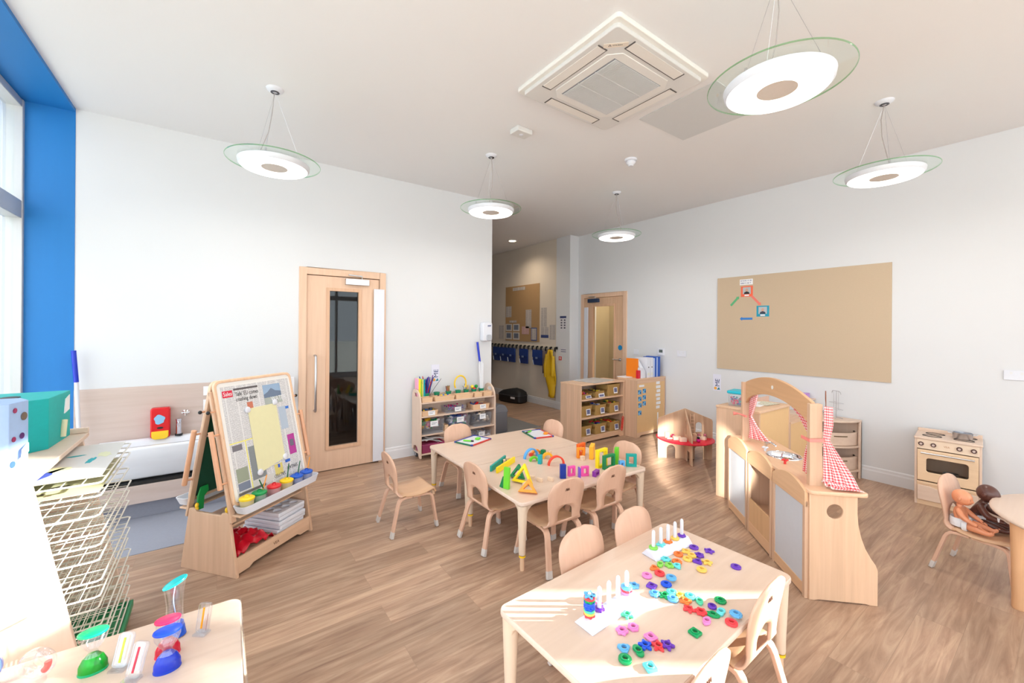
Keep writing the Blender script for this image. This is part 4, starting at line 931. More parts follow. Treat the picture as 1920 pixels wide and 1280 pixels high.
def bin_(name, lab, cat, loc, L_, D_, h_, mat, group, taper=.9, label=False, fill=None, fill_label='', rz=0, open_=True):
    """open box with tapered sides; its contents are their own stuff object"""
    t = thing(name, lab, cat, loc, rz, group)
    o_ = rrect(-L_/2, L_/2, -D_/2, D_/2, min(L_, D_)*.08, 3); n = len(o_); k = taper; w_ = .004
    sc = lambda q, s_: [(x*s_, y*s_) for x, y in q]
    inn = [(x*(1-2*w_/L_), y*(1-2*w_/D_)) for x, y in o_]
    rings = [(sc(o_, k), 0), (o_, h_), (inn, h_), (sc(inn, k), .005)]
    vs = [(q[0], q[1], z) for r_, z in rings for q in r_]
    fs = [tuple(range(n))[::-1], tuple(range(3*n, 4*n))]+[(a*n+i, a*n+(i+1) % n, (a+1)*n+(i+1) % n, (a+1)*n+i) for a in range(3) for i in range(n)]
    MB().add(vs, fs).build('body', mat, t, smooth=True)
    if label:
        a_ = math.atan2(D_/2*(1-k), h_)
        c_ = MB().bx(-label[0]/2, label[0]/2, -.0025, 0, -label[1]/2, label[1]/2, M=T(label[2], -D_/2*(k+(1-k)*.6)-.002, h_*label[3]) @ RX(-a_)).build('card_label', PAPER, t)
        if len(label) > 4:
            MB().bx(-label[0]*.38, label[0]*.38, -.0035, -.0024, -label[1]*.36, label[1]*.12, M=T(label[2], -D_/2*(k+(1-k)*.6)-.002, h_*label[3]) @ RX(-a_)).build('printed_picture', label[4], c_)
        else:
            m_ = T(label[2], -D_/2*(k+(1-k)*.6)-.002, h_*label[3]) @ RX(-a_)
            b = MB()
            for q, zz in ((.7, .012), (.5, -.004)): b.bx(-label[0]*.35, -label[0]*.35+label[0]*q, -.0034, -.0024, zz-.003, zz+.002, M=m_)
            b.build('printed_line', col('printed grey', (120, 124, 150)), c_)
    if fill:
        cols, nb, sz = fill; random.seed(hash(lab) % 1000 if False else len(lab)*7+int(loc[0]*100) % 97)
        c_ = MB()
        for _ in range(nb):
            x, y = random.uniform(-.40, .40)*L_*k, random.uniform(-.38, .38)*D_*k; z = random.uniform(.35, .98)*h_
            q = Matrix.Rotation(random.uniform(0, 3), 3, 'Z') @ Matrix.Rotation(random.uniform(-.8, .8), 3, 'X')
            if random.random() < .5:
                c_.bx(-sz*.5, sz*.5, -sz*.3, sz*.3, -sz*.22, sz*.22, M=T(x, y, z) @ q.to_4x4())
            else: c_.ball((x, y, z), (sz*.45, sz*.35, sz*.3), 8, q)
        c = c_.build('loose_toys', blotch_mat('contents %s' % lab[:24], cols[0], cols[1:], 14, 1/len(cols)), smooth=False); c.location = loc; c.rotation_euler = (0, 0, rz)
        tag(c, fill_label, 'toys', None, 'stuff')
    return t
TRAYW = wood('light tray wood', (232, 196, 152), 'x', .45, .05)
for i, (x0, x1) in enumerate(((1.985, 2.13), (2.155, 2.43), (2.445, 2.70), (2.72, 2.84), (2.86, 2.99))):
    bin_('craft_tray', ['short wooden tray at the left end of the trolley top', 'long wooden tray second from left on the trolley top', 'long wooden tray in the middle of the trolley top', 'wooden tray second from right on the trolley top', 'short wooden tray at the right end of the trolley top'][i], 'tray', ((x0+x1)/2, 4.668, .694), x1-x0, .115, .055, TRAYW, 'wooden trays along the trolley top', .93)
CLR = clear('clear storage tub', (.94, .95, .98), .07, .1, True)
MIX = [(90, 92, 110), (236, 206, 60), (150, 60, 120), (60, 120, 190), (200, 200, 206)]
G2 = 'tubs on the trolley shelves'
LBL = (.09, .055, .02, .5)
bin_('storage_tub', 'wooden tub of yellow toys at the left of the upper trolley shelf', 'tub', (2.09, 4.69, .529), .22, .17, .065, TRAYW, G2, .92, LBL, ([(244, 208, 60), (60, 100, 160), (90, 96, 106), (236, 206, 60)], 40, .035), 'yellow and blue bits heaped in the left wooden tub')
bin_('storage_tub', 'clear tub with white label in the middle of the upper trolley shelf', 'tub', (2.45, 4.69, .529), .29, .17, .08, CLR, G2, .92, LBL, ([(96, 70, 150), (190, 40, 110), (60, 90, 160)], 40, .03), 'purple bits inside the clear upper shelf tub')
bin_('storage_tub', 'wooden tub with red toys at the right of the upper trolley shelf', 'tub', (2.82, 4.69, .529), .26, .17, .07, TRAYW, G2, .92, LBL, ([(230, 40, 40), (50, 90, 150), (234, 60, 40)], 30, .045), 'red and blue bits heaped in the right wooden tub')
bin_('storage_tub', 'large clear tub with white label at the left of the lower trolley shelf', 'tub', (2.13, 4.69, .309), .30, .19, .16, CLR, G2, .92, (.10, .065, .01, .75), ([(214, 206, 206), (30, 150, 80), (236, 180, 40), (200, 90, 120), (20, 150, 190)], 60, .045), 'pastel craft bits inside the lower left clear tub')
bin_('storage_tub', 'large clear tub with white label in the middle of the lower trolley shelf', 'tub', (2.50, 4.69, .309), .30, .19, .17, CLR, G2, .92, (.10, .065, .0, .75), ([(206, 206, 214), (60, 90, 170), (40, 140, 110), (180, 120, 150)], 60, .05), 'grey craft bits inside the lower middle clear tub')
bin_('storage_tub', 'large clear tub with white label at the right of the lower trolley shelf', 'tub', (2.84, 4.69, .309), .27, .19, .17, CLR, G2, .92, (.09, .065, -.01, .75), ([(196, 180, 160), (60, 66, 90), (222, 200, 170)], 24, .05), 'wooden pieces inside the lower right clear tub')
bin_('storage_tub', 'clear tub at the right of the bottom trolley shelf', 'tub', (2.80, 4.70, .084), .34, .2, .15, CLR, G2, .92, (.09, .055, .02, .8), ([(190, 190, 200), (120, 124, 140)], 40, .04), 'grey bits inside the bottom shelf clear tub')
o = bin_('storage_tub', 'small wooden tub before the large clear tub on the lower trolley shelf', 'tub', (2.315, 4.66, .309), .05, .10, .08, TRAYW, G2, .9)
MB2 = thing('plastic_crate', 'crimson crate of papers at the left of the bottom trolley shelf', 'crate', (2.15, 4.70, .084))
MB().bx(-.16, .16, -.10, .10, 0, .10).build('body', clear('crimson clear plastic', (.72, .14, .34), .35, .2, True), MB2, bevel=.008)
for i, (a, dx) in enumerate(((.5, -.05), (-.35, .03), (.1, .0))):
    o = MB().grid([[(u, -.09+.18*k, .0+.04*math.sin(2.6*(u+.13)/.26+i)) for k in range(2)] for u in [-.12+.024*q for q in range(11)]]).build('loose_paper', plain('folded paper', (216, 214, 218), .8), smooth=True, solid=.002)
    o.location = (2.14+dx, 4.70, .195-.0*i+.02*i); o.rotation_euler = (0, a*.6, 0); tag(o, ['folded white sheet lowest in the bottom trolley crate', 'bent white sheet in the middle of the trolley crate', 'top white sheet in the bottom trolley crate'][i], 'paper', 'papers in the crate')
GRN = col('green cup', (20, 140, 100))
def cup(x, lab, h_=.035):
    t = thing('craft_cup', lab, 'cup', (x, 4.775, .70), 0, 'green cups along the trolley back')
    b = MB(); b.lathe([(0, 0), (.030, 0), (.034, .07), (.040, .072), (.040, .080), (.030, .080), (.027, .004), (0, .004)], 20); b.build('body', GRN, t, smooth=True); return t
cups = [(2.115, 'green cup of tall blue craft sticks'), (2.255, 'green cup with short wooden pieces'), (2.42, 'green cup full of colouring pencils'), (2.56, 'green cup under the yellow hoop'), (2.68, 'green cup holding thin brushes'), (2.80, 'green cup of round toy pieces'), (2.915, 'green cup holding tall clear tubes')]
for x, lab in cups: cup(x, lab+' on the trolley')
def sticks(name, lab, x, n, L0, L1, cols, spread, r=.004, y=4.775, cat='craft sticks'):
    random.seed(int(x*1000)); 
    for k in range(n):
        t_ = random.uniform(-spread, spread); u_ = random.uniform(-spread*.5, spread*.5); L_ = random.uniform(L0, L1); c = cols[k % len(cols)]
        px = x+random.uniform(-.018, .018); py = y+random.uniform(-.015, .015)
        o = MB().tube([(0, 0, 0), (t_*L_*.5, u_*L_*.5, L_*.5), (t_*L_*1.1, u_*L_, L_)], r, 6).build(name, col('stick %d %d %d' % c, c), smooth=True); o.location = (px, py, .708)
        tag(o, lab, cat, lab)
sticks('pipe_cleaner', 'coloured pipe cleaner bundled in the left green cup', 2.115, 22, .20, .30, [(30, 50, 150), (40, 60, 170), (110, 40, 130), (30, 60, 160), (200, 40, 60), (40, 70, 170)], .30, .006)
sticks('pipe_cleaner', 'bent thin pipe cleaner fanning right from the left cup', 2.15, 8, .20, .27, [(190, 40, 60), (50, 30, 70), (90, 40, 110)], .75, .0025)
sticks('colouring_pencil', 'colouring pencil bundled in the third green cup', 2.42, 18, .13, .145, [(190, 130, 80), (200, 60, 60), (60, 60, 60), (214, 170, 110), (90, 130, 70)], .12, .004, cat='pencil')
sticks('thin_brush', 'thin brush standing in the fifth green cup', 2.68, 9, .10, .15, [(200, 170, 100), (90, 70, 60), (230, 190, 60)], .45, .003, cat='brush')
sticks('clear_tube', 'tall clear tube standing at the trolley right end', 2.915, 8, .40, .44, [(226, 226, 232)], .06, .009, cat='tube')
for i, (c, w_) in enumerate((((246, 170, 200), .010), ((240, 226, 40), .034), ((150, 214, 60), .014), ((250, 240, 130), .012), ((0, 150, 170), .024))):
    x = 1.985+.020*i; o = MB().bx(-w_/2, w_/2, -.05, .05, 0, .27-.004*i).build('foam_sheet', col('foam %d %d %d' % c, c), bevel=.001); o.location = (x+.005, 4.785, .70)
    tag(o, ['pink', 'wide yellow', 'lime green', 'pale yellow', 'teal'][i]+' card standing on end at the trolley left', 'card', 'upright coloured cards')
o = MB().tube([(.085*math.cos(a), .0, .105+.10*math.sin(a)) for a in [R_(-35+250*k/20) for k in range(21)]], .010, 8).build('yellow_hoop', P_YEL, smooth=True); o.location = (2.60, 4.79, .76); tag(o, 'open yellow plastic hoop above the green trolley cups', 'hoop')
for i, (dx, dz, c, lab) in enumerate(((-.03, .11, (244, 214, 60), 'yellow round toy piece in the sixth green cup'), (.03, .11, (20, 150, 60), 'green round toy piece in the sixth green cup'), (.0, .075, (220, 40, 50), 'red round toy piece in the sixth green cup'))):
    o = MB().ball((0, 0, 0), .024, 14).build('toy_ball', col('toy ball %d' % i, c), smooth=True); o.location = (2.80+dx, 4.77, .70+dz); tag(o, lab, 'toy', 'round pieces in a green cup')
for i, (x, c) in enumerate(((2.26, (244, 206, 60)), (2.29, (60, 120, 200)), (2.32, (240, 210, 60)), (2.345, (40, 70, 160)), (2.22, (60, 60, 70)))):
    o = MB().bx(-.013, .013, -.009, .009, 0, .012).build('small_brick', col('brick %d %d %d' % c, c), bevel=.002); o.location = (x, 4.655, .752); o.rotation_euler = (0, 0, i); tag(o, ['first yellow', 'light blue', 'second yellow', 'dark blue', 'dark grey'][i]+' tiny brick on the second trolley tray', 'brick', 'tiny bricks on the trolley tray')
mp_ = thing('window_pole', 'white pole with blue grip leaning behind the trolley right end', 'pole', (0, 0, 0))
MB().tube([(2.905, 4.80, 1.13), (2.875, 4.82, 1.405)], .016, 12).build('grip', MATS['pole blue'], mp_, smooth=True)
MB().tube([(2.945, 4.80, .70), (2.905, 4.80, 1.13)], .010, 12).build('shaft', P_WHITE, mp_, smooth=True)
b = thing('waste_bin', 'grey swing top bin at the end of the long wall', 'bin', (3.50, 5.25, .0065))
slab('body', [rrect(-.13, .13, -.10, .10, .03)], .30, P_GREY, b, M=T(0, 0, .151), bevel=.004)
slab('lid', [[(-.13, 0), (.13, 0), (.125, .04), (.09, .095), (.04, .12), (-.04, .12), (-.09, .095), (-.125, .04)]], .20, plain('grey bin lid', (122, 126, 136), .35), b, M=T(0, 0, .30) @ XZ, bevel=.01)
mt = MB().bx(3.40, 4.25, 5.10, 6.0, 0, .006).build('entrance_mat', weave_mat('grey mat', (126, 124, 124), 80, .1)); tag(mt, 'grey entrance mat on the hallway floor', 'mat')

# ------------------------------------------------------------------ hallway wall
hb = thing('notice_board', 'tall brown notice board on the hallway wall', 'notice board', (5.49, 0, 0))
MB().bx(-.014, 0, 6.66, 7.90, 1.307, 2.549).build('board', M_CORK2, hb)
HP = print_mat('typed notice', (206, 200, 196), (140, 130, 132), .016, .2, ('y', 'z'))
def hall(y, z, w_, h_, lab, mat=None, x=5.474):
    t = thing('pinned_notice', lab, 'notice', (x, y, z), 0, 'notices in the hallway'); MB().bx(-.002, 0, -w_/2, w_/2, -h_/2, h_/2).build('sheet', mat or HP, t); return t
hall(7.38, 2.48, .46, .07, 'narrow title strip at the top of the hallway board')
hall(7.77, 1.975, .22, .25, 'sheet pinned at the left edge of the hallway board'); hall(7.02, 1.80, .20, .40, 'tall sheet pinned in the middle right of the hallway board')
for y, z, lab in ((7.76, 1.61, 'upper left framed sheet of four'), (7.47, 1.61, 'upper right framed sheet of four'), (7.76, 1.42, 'lower left framed sheet of four'), (7.47, 1.42, 'lower right framed sheet of four')):
    t = hall(y, z, .25, .165, lab+' on the hallway board', plain('card frame', (214, 208, 204), .8)); MB().bx(-.004, -.002, -.085, .085, -.05, .06).build('picture', plain('picture slate', (112, 122, 142), .7), t)
hall(7.13, 1.55, .26, .17, 'pink sheet on the lower right of the hallway board', print_mat('pink notice', (214, 180, 176), (176, 130, 132), .014, .2, ('y', 'z')))
t = hall(6.83, 1.47, .20, .28, 'sheet with a blue border at the right of the hallway board', plain('blue border card', (70, 92, 150), .7)); MB().bx(-.004, -.002, -.08, .08, -.12, .12).build('inner_sheet', HP, t)
hall(7.60, 1.745, .28, .05, 'small caption strip above four framed sheets')
hall(8.09, 1.50, .20, .32, 'sheet taped left of the hallway board', None, 5.489); hall(6.52, 1.83, .18, .40, 'upper sheet taped right of the hallway board', None, 5.489); t = hall(6.49, 1.512, .24, .22, 'wide sheet with blue foot taped right of the hallway board', None, 5.489)
MB().bx(-.004, -.002, -.12, .12, -.11, -.05).build('blue_foot', plain('blue foot print', (60, 76, 130), .7), t); hall(6.25, 1.52, .17, .30, 'sheet taped nearest the hallway corner', None, 5.489)
rail = MB().bx(5.47, 5.49, 6.06, 9.6, 1.175, 1.235).build('coat_rail', plain('cream rail', (216, 206, 188), .6), bevel=.003); tag(rail, 'cream coat rail along the hallway wall', 'coat rail')
ys = [8.42-.145*i for i in range(17)]
for i, y in enumerate(ys):
    o = MB().bx(-.03, 0, -.012, .012, .02, .055).bx(-.055, -.03, -.012, .012, -.035, .045).build('coat_hook', P_BLACK, bevel=.003); o.location = (5.47, y, 1.175)
    tag(o, 'black coat hook on the cream hallway rail', 'coat hook', 'black hooks on the coat rail')
NAVY = plain('navy book bag fabric', (18, 48, 118), .7)
for i, (y, w_) in enumerate(((8.17, .27), (7.86, .28), (7.56, .28), (7.10, .29), (6.62, .31))):
    t = thing('book_bag', ['leftmost navy book bag on the coat rail', 'navy book bag second from the left on the rail', 'navy book bag in the middle of the five', 'navy book bag second from the right on the rail', 'navy book bag nearest the yellow coat'][i], 'bag', (5.415, y, .83), 0, 'navy book bags')
    slab('body', [rrect(-w_/2, w_/2, 0, .31, .012)], .028, NAVY, t, M=Matrix.Rotation(-PI/2, 4, 'Z') @ Matrix.Identity(4) @ XZ @ T(0, 0, 0), bevel=.006)
    slab('flap', [rrect(-w_/2-.004, w_/2+.004, .16, .32, .012)], .006, plain('navy flap', (22, 58, 134), .7), t, M=T(-.020, 0, 0) @ RZ(-PI/2) @ XZ)
    MB().bx(-.027, -.024, .02, .09, .13, .17, M=T(0, -.04, 0)).build('printed_crest', plain('pale crest', (130, 150, 190), .8), t)
    MB().tube([(-.02, w_/2-.01, .10), (-.03, w_/2-.05, .005)], 0, flat=(.014, .003, (1, 0, 0))).build('reflective_strip', plain('reflective silver', (214, 218, 224), .3), t)
ct = thing('yellow_raincoat', 'long yellow raincoat hanging at the hallway corner', 'coat', (5.40, 6.17, 0))
b = MB(); rows = []
for k in range(16):
    z = 1.17-.94*k/15; w_ = .06+.07*min(1, k/4)-.05*max(0, (k-9)/6); off = -.0-.02*max(0, (k-8)/7)
    rows.append([(-.03+.03*math.sin(a*2+k*.4)+.0, off+w_*math.sin(a)*1.0, z) for a in [R_(-90+180*q/10) for q in range(11)]])
b.grid(rows); b.build('body', plain('yellow waterproof', (222, 178, 10), .5), ct, smooth=True, solid=.03)
MB().tube([(-.04, .10, 1.08), (-.05, .13, .85), (-.05, .12, .62)], [.03, .04, .035], 10).build('sleeve', plain('yellow waterproof dark', (206, 164, 10), .5), ct, smooth=True)
MB().tube([(-.04, -.09, 1.05), (-.06, -.11, .85), (-.06, -.10, .66)], [.03, .045, .04], 10).build('sleeve', MATS['yellow waterproof'], ct, smooth=True)
o = MB().grid([[(-.02*math.sin(q*2), y, z-.25*(y)) for q, y in enumerate((-.10, -.05, 0, .06, .10))] for z in (1.16, 1.0, .85, .70)]).build('grey_cloth', plain('grey cloth', (112, 98, 100), .9), smooth=True, solid=.02); o.location = (5.43, 6.36, 0); tag(o, 'grey cloth hanging between yellow coat and book bags', 'cloth')
o = MB().grid([[(-.05-.03*math.sin(q*1.5), -.13+.05*q+.01*math.sin(z*9), z) for q in range(6)] for z in (1.18, 1.05, .9, .75, .6, .48)]).build('dark_coat', plain('dark blue coat', (24, 26, 44), .9), smooth=True, solid=.05); o.location = (5.42, 8.50, 0); tag(o, 'dark coat hanging half hidden behind the long wall end', 'coat')
bg_ = thing('black_bag', 'squashed black holdall on the hallway floor', 'bag', (5.21, 7.22, 0), R_(-78))
q = MB(); q.add([], []); rings = []
for (sx_, sy_, z) in ((.30, .15, 0), (.34, .18, .03), (.34, .18, .16), (.32, .17, .21), (.24, .12, .26), (.10, .05, .29)):
    rings.append([(sx_*math.copysign(abs(math.cos(a))**.6, math.cos(a)), sy_*math.copysign(abs(math.sin(a))**.6, math.sin(a)), z+(.02*math.cos(a) if z > .2 else 0)) for a in [2*PI*k/28 for k in range(28)]])
n = 28; vs = [v for r_ in rings for v in r_]; q.add(vs, [tuple(range(n))[::-1], tuple(range(5*n, 6*n))]+[(a*n+i, a*n+(i+1) % n, (a+1)*n+(i+1) % n, (a+1)*n+i) for a in range(5) for i in range(n)])
q.build('body', plain('black nylon', (20, 20, 24), .6), bg_, smooth=True)
MB().bx(-.02, .10, -.184, -.180, .10, .14, M=T(.12, 0, 0)).build('white_tag', PAPER, bg_); MB().tube([(.345*math.copysign(abs(math.cos(a))**.6, math.cos(a)), .185*math.copysign(abs(math.sin(a))**.6, math.sin(a)), .165) for a in [2*PI*k/28 for k in range(28)]], .006, 6, closed=True).build('piping', plain('grey piping', (70, 72, 78), .6), bg_, smooth=True)
# notices on the pillar side facing the room
def pil(y, z, w_, h_, lab, mat):
    t = thing('pillar_notice', lab, 'notice', (5.469, y, z), -PI/2); MB().bx(-w_/2, w_/2, -.003, 0, -h_/2, h_/2).build('sheet', mat, t); return t
t = pil(5.913, 1.69, .19, .31, 'dark headed notice with small drawings on the hallway pillar', plain('pale pillar sheet', (222, 220, 226), .8))
MB().bx(-.09, .09, -.0045, -.003, .11, .15).build('header', plain('navy header', (50, 62, 110), .7), t)
for sx in (-1, 1):
    for z in (.07, .02, -.03, -.08): MB().bx(sx*.045-.022, sx*.045+.022, -.0045, -.003, z-.014, z+.014).build('drawing', plain('small drawings', (96, 92, 110), .8), t)
t = pil(5.90, 1.167, .17, .095, 'small two line white notice on the hallway pillar', plain('pale pillar sheet', (222, 220, 226), .8))
for z in (.016, -.022): MB().bx(-.07, .07, -.004, -.003, z-.008, z+.008).build('printed_line', col('printed grey', (120, 124, 150)), t)
t = pil(5.99, 1.01, .08, .075, 'small red fire notice low on the hallway pillar', plain('fire notice red', (206, 60, 50), .6)); MB().bx(-.012, .012, -.0045, -.003, -.02, .025).build('symbol', PAPER, t)

# ------------------------------------------------------------------ basket shelf and cork backed cabinet
ur = thing('basket_shelf', 'maple shelf unit holding nine woven baskets', 'shelf unit', (0, 0, 0))
X0, X1, Y0, Y1 = 4.045, 4.965, 4.01, 4.42
for x in (X0+.01, X1-.01): MB().bx(x-.01, x+.01, Y0, Y1, 0, .805).build('side_panel', W_MAP, ur, bevel=.002)
MB().bx(X0-.004, X1+.004, Y0-.005, Y1, .805, .825).build('top', W_MAPX, ur, bevel=.003)
for z in (.075, .345, .60): MB().bx(X0+.02, X1-.02, Y0+.01, Y1, z-.01, z+.01).build('shelf', W_MAPX, ur, bevel=.002)
MB().bx(X0+.02, X1-.02, Y1-.01, Y1, .06, .805).build('back_panel', W_PALE, ur)
MB().prism([(X0+.02, .0), (X0+.09, .0), (X0+.13, .025), (X1-.13, .025), (X1-.09, 0), (X1-.02, 0), (X1-.02, .065), (X0+.02, .065)], Y0+.005, Y0+.02, 'y').build('kick_rail', W_MAPX, ur)
BK = stripes_mat('woven basket', (152, 116, 62), (182, 148, 88), 'x', .012, .35, .8)
PRN = plain('printed photo', (104, 108, 146), .7); 
def bask(x, z, w_, h_, lab, fill=None, fl='', lb=(.082, .125, .03, .55)):
    bin_('woven_basket', lab, 'basket', (x, 4.17, z+.011), w_, .26, h_, BK, 'woven baskets on the shelf unit', .86, lb+(PRN,) if lb else False, fill, fl)
bask(4.20, .60, .21, .07, 'flat basket of coloured rods at the left of the top shelf', ([(30, 70, 190), (236, 90, 140), (210, 40, 50), (250, 160, 60), (60, 50, 110)], 46, .05), 'pink blue and red rods in the top left basket', (.11, .055, .03, .5))
bask(4.47, .60, .19, .09, 'small basket of yellow and dark toys in the top shelf middle', ([(236, 206, 60), (40, 40, 56), (220, 180, 120)], 40, .04), 'yellow and dark toys in the top middle basket', (.12, .06, .03, .35))
bask(4.77, .60, .28, .17, 'deep basket at the right of the top shelf')
bask(4.20, .345, .23, .16, 'basket at the left of the middle shelf')
bask(4.49, .345, .23, .15, 'basket with white card in the middle shelf centre', ([(214, 214, 216), (60, 80, 170), (220, 60, 60)], 30, .04), 'white and coloured bits in the middle basket')
bask(4.79, .345, .22, .15, 'basket of yellow and green toys at the right of the middle shelf', ([(236, 206, 40), (40, 110, 60), (220, 60, 60), (240, 214, 60)], 46, .045), 'yellow and green toys in the middle shelf right basket')
bask(4.20, .075, .23, .15, 'basket at the left of the bottom shelf')
bask(4.50, .075, .25, .15, 'basket of red and green bricks in the bottom shelf middle', ([(20, 130, 60), (214, 50, 40), (40, 50, 150), (150, 200, 60)], 70, .05), 'red green and blue bricks heaped in the bottom middle basket')
bask(4.80, .075, .23, .14, 'basket of yellow and red chain links at the right of the bottom shelf', ([(244, 190, 30), (222, 40, 36), (250, 210, 50)], 60, .05), 'yellow and red links heaped in the bottom right basket')
ch = MB()
for k in range(7): a = k*.25; ch.tube([(.018*math.cos(q), .003*k, .022*math.sin(q)-.028*k) for q in [2*PI*i/12 for i in range(12)]], .005, 6, closed=True)
o = ch.build('red_chain', col('chain red', (224, 40, 34)), smooth=True); o.location = (4.90, 3.985, .275); tag(o, 'red plastic chain hanging out of the bottom right basket', 'chain')
o = MB().bx(-.25, .25, -.19, .19, 0, .012).build('plastic_sheet', clear('clear sheet', (.86, .88, .9), .3, .05, True), bevel=.002); o.location = (4.55, 4.235, .826); o.rotation_euler = (0, 0, R_(8)); tag(o, 'clear plastic sheet lying on the basket shelf', 'plastic sheet')
cc = thing('cork_cabinet', 'low cabinet turned to show its tan back, beside the basket shelf', 'cabinet', (0, 0, 0))
X0, X1, Y0, Y1 = 4.985, 5.675, 3.80, 4.15
for x in (X0, X1): MB().bx(x-.01, x+.01, Y0, Y1, 0, .84).build('side_panel', W_MAP, cc, bevel=.002)
MB().bx(X0-.012, X1+.012, Y0-.004, Y1, .84, .862).build('top', W_MAPX, cc, bevel=.003); MB().bx(X0, X1, Y0+.004, Y0+.016, .79, .84).build('top_rail', W_MAPX, cc)
MB().bx(X0+.01, X1-.01, Y0+.006, Y0+.014, .07, .80).build('tan_back', M_BD if 'M_BD' in globals() else W_BOARD, cc); MB().prism([(X0+.01, 0), (X0+.07, 0), (X0+.10, .025), (X1-.1, .025), (X1-.07, 0), (X1-.01, 0), (X1-.01, .07), (X0+.01, .07)], Y0+.002, Y0+.016, 'y').build('kick_rail', W_MAPX, cc)
def cab_card(x, z, w_, h_, lab, mat, cat='photo'): 
    o = MB().bx(-w_/2, w_/2, -.002, 0, -h_/2, h_/2).build('pinned_card', mat); o.location = (x, 3.805, z); tag(o, lab, cat, 'cards on the tan cabinet back')
cab_card(5.10, .755, .12, .03, 'white title strip on the tan cabinet back', PAPER, 'notice')
BLP = blotch_mat('blue photo print', (60, 140, 200), [(30, 90, 150), (120, 180, 220), (70, 110, 90)], 40, .4)
for i, (x, z) in enumerate(((5.055, .665), (5.165, .675), (5.06, .565), (5.165, .58), (5.065, .47), (5.165, .49), (5.06, .36))):
    cab_card(x, z, .075, .065, ['top left', 'top right', 'second row left', 'second row right', 'third row left', 'third row right', 'lowest'][i]+' of seven blue photos on the tan cabinet back', BLP)
for i in range(7): cab_card(5.50+.006*(i % 3), .775-.062*i, .09+.02*(i % 2), .042, ['topmost', 'second', 'third', 'fourth', 'fifth', 'sixth', 'lowest'][i]+' of seven white word strips on the tan cabinet back', PAPER, 'word strip')
cab_card(5.50, .22, .025, .20, 'thin white strip low on the tan cabinet back', PAPER, 'paper strip')
# box files standing on the cabinet
BLU = col('file blue', (16, 84, 186), .35)
def bfile(x, w_, h_, mat, lab, ring=True, cut=False, y=3.95, d=.11):
    t = thing('box_file', lab, 'file', (x, y, .862), 0, 'files standing on the tan cabinet')
    pts = [(-d, 0), (d, 0), (d, h_), (-d, h_)] if not cut else [(-.11, 0), (.11, 0), (.11, h_), (.02, h_), (-.11, h_*.35)]
    MB().prism(pts, -w_/2, w_/2, 'x').build('case', mat, t, bevel=.002)
    if ring: 
        MB().lathe([(0, 0), (.010, 0), (.010, .002), (0, .002)], 12, M=T(0, -.11, h_*.52) @ RX(PI/2)).build('finger_hole', P_BLACK, t); MB().bx(-w_*.3, w_*.3, -.112, -.11, h_*.12, h_*.24).build('spine_label', plain('spine label', (226, 226, 214), .6), t)
bfile(5.20, .08, .27, P_WHITE, 'white cut away magazine file leaning beside the orange folder', False, True)
bfile(5.315, .085, .30, P_WHITE, 'wide white box file with a label', True)
bfile(5.395, .065, .30, P_WHITE, 'white box file with black finger hole beside the blue ones', True)
bfile(5.452, .03, .29, plain('pale blue file', (190, 206, 240), .4), 'pale blue file between white and blue box files', False); bfile(5.492, .04, .305, BLU, 'left blue box file', False); bfile(5.53, .022, .30, plain('pale blue file', (190, 206, 240), .4), 'pale file between the two blue box files', False); bfile(5.575, .06, .31, BLU, 'right blue box file by the wall', False)
bfile(5.13, .012, .29, col('folder orange', (240, 130, 30)), 'orange folder leaning behind the white magazine file', False, False, 4.0)
bfile(5.15, .06, .155, P_WHITE, 'small white carton in front of the files', False, False, 3.86, .03); bfile(5.09, .04, .12, col('carton red', (210, 30, 50)), 'small red carton at the left end of the files', False, False, 3.86, .025)
o = MB().bx(-.12, .12, -.09, .09, 0, .008).build('paper_stack', PAPER); o.location = (5.10, 4.08, .863); tag(o, 'loose white papers on the tan cabinet top', 'paper')
# ------------------------------------------------------------------ dollhouse
dh = thing('dollhouse', 'wooden open dollhouse of crossed panels with a round red floor', 'dollhouse', (4.70, 2.865, 0), R_(-43))
W_DH = wood('dollhouse ply', (206, 172, 136), 'z', .45, .1, strips=.05)
def arch(x0, x1, zt, n=12, z0=-.001):
    r = (x1-x0)/2; return [(x0, z0), (x1, z0)]+[((x0+x1)/2+r*math.cos(PI*k/n), zt-r+r*math.sin(PI*k/n)) for k in range(n+1)]
def legwall(side):
    # outline of one wing with arch cut from the floor edge
    a0, a1 = .115, .215; r = (a1-a0)/2; zt = .165
    ol = [(0, 0), (a0, 0)]+[((a0+a1)/2-r*math.cos(PI*k/10), zt-r+r*math.sin(PI*k/10)) for k in range(11)]+[(a1, 0), (.32, 0), (.325, .30), (.325, .47), (.315, .495), (.02, .615), (0, .62)]
    return [(side*x, z) for x, z in ol]
for s_, holes in ((-1, []), (1, [[(x, z) for x, z in ([(.125, .335), (.20, .335)]+[(.1625+.0375*math.cos(PI*k/10), .42+.0375*math.sin(PI*k/10)) for k in range(11)])]])):
    slab('wing_wall', [legwall(s_)]+holes, .016, W_DH, dh, M=XZ, bevel=.002)
slab('wing_wall', [[(0, 0), (.10, 0), (.10, .14), (.22, .14), (.22, 0), (.30, 0), (.30, .27), (.30, .34), (.02, .60), (0, .62)], [(.05, .31), (.09, .31), (.09, .47), (.07, .49), (.05, .47)]], .016, W_DH, dh, M=RZ(-PI/2) @ XZ, bevel=.002)
slab('wing_wall', [[(0, 0), (.10, 0), (.10, .14), (.22, .14), (.22, 0), (.30, 0), (.30, .27), (.30, .45), (.02, .60), (0, .62)]], .016, W_DH, dh, M=RZ(PI/2) @ XZ, bevel=.002)
MB().lathe([(0, .245), (.325, .245), (.335, .250), (.335, .260), (.325, .265), (0, .265)], 56).build('red_floor', plain('red stained floor', (216, 30, 56), .4), dh, smooth=True)
